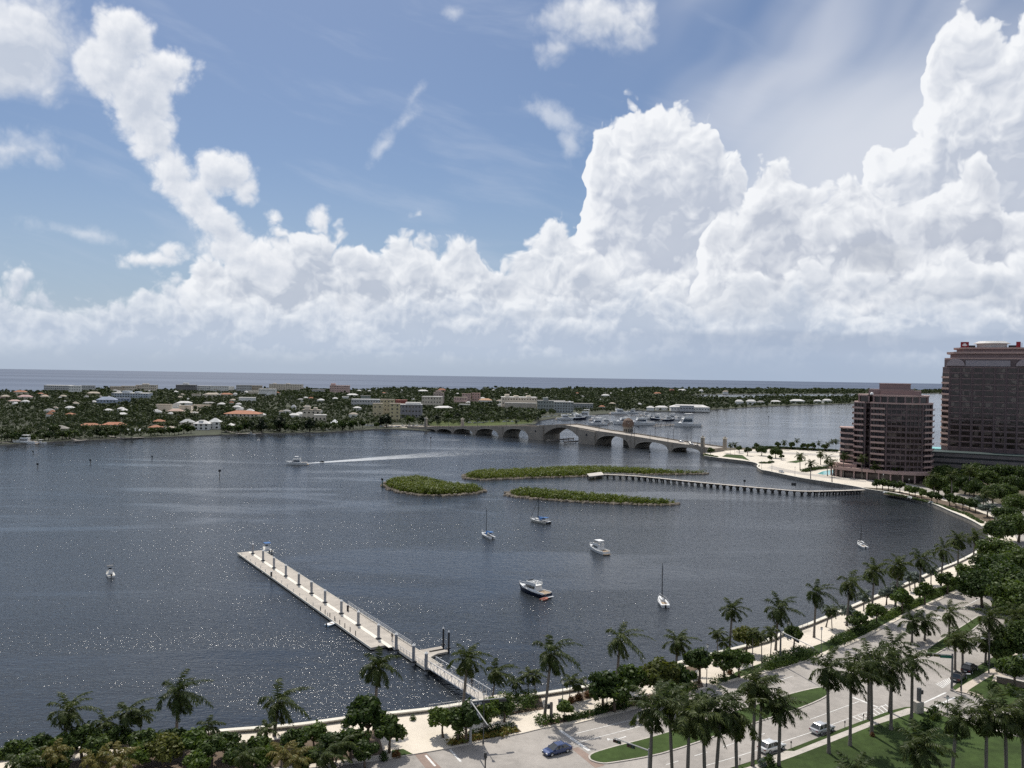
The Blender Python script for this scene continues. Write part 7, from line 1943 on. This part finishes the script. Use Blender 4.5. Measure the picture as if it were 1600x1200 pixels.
for k in range(8): small_car(846 + k * 5.5, 652.5 - k * .6, 'by the marina basin', k)

# ------------------------------------------------------------------ street furniture
M_POLE = pbr('dark_grey_pole', (0.10, 0.105, 0.11), .5, .15, 1.0)
M_ARM = pbr('pale_arm', (0.36, 0.36, 0.35), .5, .1, 1.0)
M_SIGNG = pbr('green_sign', (0.0, 0.10, 0.07), .5, .1, 1.0)
M_SIGNB = pbr('blue_grey_sign', (0.04, 0.07, 0.11), .5, .1, 1.0)
LENS = [pbr('dark_lens', (0.05, 0.01, 0.01), .3, .1, 1), pbr('amber_lens', (0.06, 0.04, 0.0), .3, .1, 1), pbr('green_lens', (0.0, 0.05, 0.03), .3, .1, 1)]
def signal_head(parent, p, rz):
    h = MB().box((0, 0, 0), (1.25, .22, .42)).build('signal_head', M_DARK, parent, loc=p, rz=rz, bevel=.03)
    for k in range(3): MB().tube([((k - 1) * .38, -.1, 0), ((k - 1) * .38, -.2, 0)], .14, 10).build('lens', LENS[k], h)
def mast(base, arms, label, h=6.6, green=None, z0=1.4, pole_mat=None):
    """pole at a corner with one or two long arms carrying horizontal signal heads; arms end at the sighted points"""
    b = Vector(G(*base, z0))
    o = thing('traffic_signal', label, 'traffic signal', b)
    MB().tube([(0, 0, 0), (0, 0, h + .3)], [.22, .16], 10).build('pole', pole_mat or M_ARM, o)
    MB().cyl((0, 0), .34, 0, .25, 10).build('pole_base', M_CONC, o)
    for (ex, ey), heads, sg in arms:
        e = Vector(G(ex, ey, z0 + h + .15)) - b; e.z = h + .15
        a = math.atan2(e.y, e.x); L = Vector((e.x, e.y)).length
        MB().tube([(0, 0, h), (e.x, e.y, e.z)], [.11, .07], 8).build('mast_arm', M_ARM, o)
        for u in heads: signal_head(o, (e.x * u, e.y * u, h - .25), a + math.pi)
        if sg:
            u = sg
            s_ = MB().box((0, 0, 0), (2.4, .06, .55)).build('street_sign', green or M_SIGNB, o, loc=(e.x * u, e.y * u, h - .35), rz=a)
            lt = MB()
            for k in range(9):
                if k != 4: lt.box(((k - 4) * .2, -.04, 0.0), (.11, .02, .2 if k % 3 else .28))
            lt.box((0, .04, 0), (.01, .001, .01)).build('lettering', M_PAINT, s_)
    return o
mast((735, 1161), [((788, 1090), (.45, .95), .2), ((762, 1133), (.9,), .5)], 'corner traffic signal with two pale arms over the croton bed')
mast((1013, 1252), [((960, 1153), (.92, .52), None)], 'traffic signal beam over the nose of the long median, near the bottom edge', h=7.0)
mast((1219, 1037), [((1272, 1012), (.5, .95), .22)], 'traffic signal with a blue-grey sign over the large oval hedge', pole_mat=M_POLE)
mast((1487, 1078), [((1448, 1020), (.9, .6), .22)], 'traffic signal with a green street sign by the waiting black car', green=M_SIGNG, pole_mat=M_POLE)
def lamp(base, top_y, label, arm=None, z0=1.4, double=False, mt=None):
    b = Vector(G(*base, z0)); d = ray(base[0], top_y); t = EYE + d * (b.y / d.y)
    h = t.z - z0
    o = thing('street_lamp', label, 'street lamp', b)
    MB().tube([(0, 0, 0), (0, 0, .6), (0, 0, .62), (0, 0, h)], [.16, .16, .08, .06], 8).build('pole', mt or M_POLE, o)
    if arm:
        MB().tube([(0, 0, h), (arm * .3, 0, h + .35), (arm, 0, h + .4)], .04, 6).build('arm', mt or M_POLE, o)
        MB().box((arm, 0, h + .36), (.7, .28, .12)).build('lamp_head', M_STEEL, o)
    else:
        hd = MB().tube([(0, 0, h), (0, 0, h + .1), (0, 0, h + .55), (0, 0, h + .6)], [.08, .2, .24, .1], 10).build('lamp_head', M_WHITE, o)
        MB().tube([(0, 0, h + .6), (0, 0, h + .78)], [.28, .03], 10).build('lamp_cap', M_DARK, hd)
    return o
for b, t, lab, arm in (((755, 1163), 1087, 'lamp post in the croton bed beside the signal pole', None), ((879, 1100), 1069, 'globe-headed lamp post by the rusty bed', None), ((948, 1108), 1062, 'lamp post at the dark tree group', None), ((1104, 1073), 1012, 'tall thin lamp post at the clipped round bush', None), ((1502, 1096), 1056, 'thin lamp pole at the far corner with a bright arm', 1.2),
                       ((1545, 1052), 1000, 'lamp pole beside the tall palm at the plaza', -1.4), ((1283, 1020), 985, 'lamp pole right of the second signal beam', None), ((1231, 1000), 975, 'thin lamp at the seawall steps', None), ((915, 1078), 1066, 'short lamp at the seawall by the rusty bed', None), ((1480, 1118), 1093, 'short lamp at the lawn corner', None)):
    lamp(b, t, lab, arm)
for i, (px, py, ty) in enumerate(((1206, 736, 720), (1242, 745, 731), (1190, 733, 722), (1258, 733, 718), (1380, 759, 742), (1420, 768, 750))):
    lamp((px, py), ty, '%s slender lamp of the waterfront drive, counted from the pale point' % ('second', 'third', 'first', 'fourth', 'fifth', 'sixth')[i], None, 1.33)
for i, (px, off) in enumerate(((745, .6), (790, .6), (838, .6), (890, .6), (935, .6), (960, BW - .6), (986, .6), (1001, BW - .6), (1015, .6), (1030, BW - .6), (1043, .6), (1058, BW - .6), (1073, .6), (1088, BW - .6), (1090, .6), (700, .6))):
    p = bpt(px, off)
    o = thing('bridge_lamp', '%s lamp post along the %s parapet of the bridge' % (('nth', 'first', 'second', 'third', 'fourth', 'fifth', 'sixth', 'seventh', 'eighth', 'ninth', 'tenth', 'eleventh')[sorted([q for q, f in ((745, .6), (790, .6), (838, .6), (890, .6), (935, .6), (960, BW - .6), (986, .6), (1001, BW - .6), (1015, .6), (1030, BW - .6), (1043, .6), (1058, BW - .6), (1073, .6), (1088, BW - .6), (1090, .6), (700, .6)) if f == off]).index(px) + 1], 'near' if off < 1 else 'far'), 'street lamp', p, BROT)
    MB().tube([(0, 0, 0), (0, 0, 8.2)], [.2, .12], 6).build('pole', M_POLE, o)
    MB().tube([(0, 0, 8.2), (0, .4, 8.7), (0, 1.6 if off < 1 else -1.6, 8.8)], .09, 5).build('arm', M_POLE, o)
    MB().box((0, 1.7 if off < 1 else -1.7, 8.7), (.4, 1.0, .25)).build('lamp_head', M_STEEL, o)
p = bpt(990, .8)
o = thing('traffic_signal', 'signal gantry with a curved arm over the bridge road right of the domed house', 'traffic signal', p, BROT)
MB().tube([(0, 0, 0), (0, 0, 7), (0.5, 1, 8.5), (1.5, 4, 9)], .2, 7).build('pole', M_DARK, o)
MB().box((1.4, 4, 8.4), (.6, .5, 1.2)).build('signal_head', M_DARK, o)
# bollards, meters, signs
def post(px, py, h, label, z0, name='parking_meter', cat='parking meter', group=None):
    o = thing(name, label, cat, G(px, py, z0), 0, group)
    MB().cyl((0, 0), .05, 0, h * .72, 8).build('post', M_POLE, o)
    MB().box((0, 0, h * .85), (.22, .16, h * .3), 0, .8).build('head', M_DARK, o, bevel=.03)
for k, (x, y) in enumerate(((1156, 1196), (1236, 1169), (1320, 1137), (1349, 1126))): post(x, y, 1.15, 'dark parking meter on the verge, %s from the bottom' % ('first', 'second', 'third', 'fourth')[k], 1.4, group='parking meters on the verge')
o = thing('gate_pylon', 'stone corner pylon with a dark lantern at the junction lawn', 'pylon', G(1434, 1113, 1.4), .3)
MB().box((0, 0, 1.0), (1.5, 1.3, 2.0)).build('plinth', M_CONC, o, bevel=.05)
MB().box((0.2, 0, 2.6), (.55, .5, 3.4)).build('shaft', M_POLE, o)
MB().box((.65, 0, 3.5), (.75, .3, .7)).build('sign_box', M_DARK, o)
for bx, by, lab in ((861, 1127, 'dark square wayfinding pillar in the clipped hedge'),):
    o = thing('wayfinding_pillar', lab, 'sign', G(bx, by, 1.4), .2)
    MB().box((0, 0, 1.6), (.45, .35, 3.2)).build('shaft', M_BARK, o)
    MB().box((-.4, 0, 2.5), (.6, .2, .7)).build('sign_box', M_DARK, o)
for bx, by, lab in ((875, 1104, 'left dark litter bin on the walk by the sapling'), (880, 1106, 'right dark litter bin on the walk by the sapling')):
    o = thing('litter_bin', lab, 'litter bin', G(bx, by, 1.41), .2)
    MB().box((0, 0, .55), (.6, .6, 1.1), 0, .92).build('body', M_SIGNB, o, bevel=.03)
    MB().box((0, 0, 1.17), (.66, .66, .12)).build('lid', M_DARK, o)
o = thing('pedestrian_signal', 'dark pedestrian signal post at the bottom edge left of the blue sedan', 'signal post', G(758, 1212, 1.27), 0)
MB().cyl((0, 0), .1, 0, 3.0, 8).build('post', M_DARK, o)
MB().box((0, 0, 3.0), (.4, .35, .8)).build('head', M_DARK, o)
# guard railings on the seawall
def railing(a, b, label, mt, z0=2.0):
    A, B = Vector(G(*a, z0)), Vector(G(*b, z0)); t = B - A; L = t.length
    o = thing('railing', label, 'railing', A, math.atan2(t.y, t.x))
    r = MB()
    for z in (.15, 1.05): r.rbox(0, L, -.03, .03, z - .03, z + .03)
    r.build('rails', mt, o)
    n = max(2, int(L / 1.8))
    for k in range(n + 1): MB().rbox(L * k / n - .03, L * k / n + .03, -.035, .035, 0, 1.05).build('post', mt, o)
    bl = MB()
    for k in range(int(L / .35)): bl.rbox(.35 * k - .012, .35 * k + .012, -.012, .012, .15, 1.05)
    bl.build('balusters', mt, o)
railing((670, 1110.5), (733, 1102), 'grey guard railing on the seawall left of the gangway', M_STEEL)
railing((1222, 992), (1262, 979), 'blue-grey railing at the seawall steps', M_SIGNB)
railing((770, 1098), (790, 1095), 'short railing on the seawall right of the gangway', M_STEEL)
for k, (x, y) in enumerate(((1383, 771), (1401, 774.5), (1421, 779), (1454, 787))):
    o = thing('bench', 'white bench on the far curve walk, %s from the boardwalk' % ('first', 'second', 'third', 'fourth')[k], 'bench', G(x, y, 1.41), heading((x, y), (x + 8, y + 2)))
    MB().box((0, 0, .45), (3.4, .6, .12)).build('seat', M_WHITE, o)
    for s in (-1.3, 1.3): MB().box((s, 0, .2), (.3, .5, .4)).build('leg', M_WHITE, o)
    MB().box((0, .28, .8), (3.4, .1, .6)).build('backrest', M_WHITE, o)
# plaza by the right edge: planter wall, café umbrellas
A, B = Vector(G(1557, 1066, 1.42)), Vector(G(1640, 1084, 1.42))
o = thing('planter_wall', 'low brown planter wall along the plaza at the right edge', 'wall', A, math.atan2((B - A).y, (B - A).x))
L = (B - A).length
MB().rbox(0, L, 0, .5, 0, 1.1).build('wall', M_BRICK, o); MB().rbox(-.1, L + .1, -.1, .6, 1.1, 1.25).build('coping', M_CONC, o)
for k, (x, y) in enumerate(((1588, 1045), (1597, 1043))):
    o = thing('parasol', 'white café parasol on the plaza, %s one' % ('left', 'right')[k], 'parasol', G(x, y, 1.42))
    MB().cyl((0, 0), .04, 0, 2.5, 6).build('pole', M_STEEL, o)
    MB().tube([(0, 0, 2.1), (0, 0, 2.75)], [1.5, .05], 8).build('canopy', M_WHITE, o)
    MB().cyl((0, 0), .4, 0, .1, 10).build('base', M_CONC, o)

# ------------------------------------------------------------------ people on the dock
def person_mesh(pose):
    V = {'pel': (0, 0, .95), 'ch': (0, .02, 1.30), 'nk': (0, .02, 1.46), 'hd': (0, -.02, 1.58), 'ht': (0, -.01, 1.70)}
    for s, n in ((-1, 'l'), (1, 'r')):
        st = pose * s
        V.update({'hip' + n: (s * .10, 0, .90), 'kn' + n: (s * .11, -st * .16 - .03, .50), 'an' + n: (s * .11, -st * .28 + .05, .09), 'to' + n: (s * .13, -st * .28 - .14, .04), 'sh' + n: (s * .19, .02, 1.40), 'el' + n: (s * .27, st * .10 + .03, 1.12), 'wr' + n: (s * .27, st * .2 - .08, .88), 'ha' + n: (s * .27, st * .22 - .12, .80)})
    E = [('pel', 'ch'), ('ch', 'nk'), ('nk', 'hd'), ('hd', 'ht')]
    for n in 'lr': E += [('pel', 'hip' + n), ('hip' + n, 'kn' + n), ('kn' + n, 'an' + n), ('an' + n, 'to' + n), ('ch', 'sh' + n), ('sh' + n, 'el' + n), ('el' + n, 'wr' + n), ('wr' + n, 'ha' + n)]
    rad = {'pel': .145, 'ch': .16, 'nk': .058, 'hd': .098, 'ht': .07, 'hip': .095, 'kn': .062, 'an': .042, 'to': .035, 'sh': .07, 'el': .043, 'wr': .03, 'ha': .04}
    keys = list(V)
    me = bpy.data.meshes.new('body')
    me.from_pydata([V[k] for k in keys], [(keys.index(a), keys.index(b)) for a, b in E], [])
    ob = bpy.data.objects.new('body', me); COL.objects.link(ob)
    sk = ob.modifiers.new('skin', 'SKIN')
    if not me.skin_vertices: 
        bm = bmesh.new(); bm.from_mesh(me); bm.verts.layers.skin.verify(); bm.to_mesh(me); bm.free()
    for i, k in enumerate(keys):
        r = rad[k if k in rad else k[:-1]]
        me.skin_vertices[0].data[i].radius = (r, r * (.72 if k in ('ch', 'pel') else 1.0))
        me.skin_vertices[0].data[i].use_root = (k == 'pel')
    ob.modifiers.new('smooth', 'SUBSURF').render_levels = 2
    ob.modifiers['smooth'].levels = 2
    dg = bpy.context.evaluated_depsgraph_get()
    out = bpy.data.meshes.new_from_object(ob.evaluated_get(dg))
    bpy.data.objects.remove(ob)
    out.name = 'body'
    return out
M_SKIN = pbr('skin', (0.36, 0.22, 0.15), .6, .1, 3)
def person(loc, rz, label, shirt, trousers, pose):
    me = person_mesh(pose)
    for m_ in (M_SKIN, pbr('shirt_cloth', shirt, .85, .1, 3), pbr('trouser_cloth', trousers, .85, .1, 3), M_BLACKRUB): me.materials.append(m_)
    for p in me.polygons:
        z, x = p.center.z, abs(p.center.x)
        p.material_index = 3 if z < .09 else 2 if z < .98 and x < .24 else 1 if z < 1.44 and not (x > .23 and z < 1.12) else 0
        p.use_smooth = True
    o = thing('person', label, 'person', loc, rz)
    link('body', me, o)
    MB().dome((0, .01, 1.64), .112, .12, 12, 4).build('hair', M_BLACKRUB, o, smooth=True)
    return o
def on_dock(px, py): return Vector(G(px, py, DZ))
person(on_dock(486.3, 917), 2.2, 'person in dark clothes standing by a piling halfway along the dock', (0.02, 0.02, 0.03), (0.02, 0.02, 0.03), .3)
person(on_dock(543.5, 955), 2.4, 'person in a dark top walking on the dock where the railing begins', (0.03, 0.03, 0.05), (0.02, 0.02, 0.025), 1.0)
person(on_dock(612.6, 1001), 2.4, 'person in black walking on the narrow part of the dock', (0.015, 0.015, 0.02), (0.02, 0.02, 0.025), .8)
u = .74
person(gA + (gB - gA) * u + Vector((.5, .5, 0)), -.7, 'person in dark clothes walking up the gangway', (0.015, 0.02, 0.03), (0.02, 0.02, 0.03), .9)
person(Vector(G(1501.5, 1083, 1.42)), .5, 'person in dark clothes on the far street corner', (0.03, 0.02, 0.03), (0.03, 0.03, 0.04), .4)
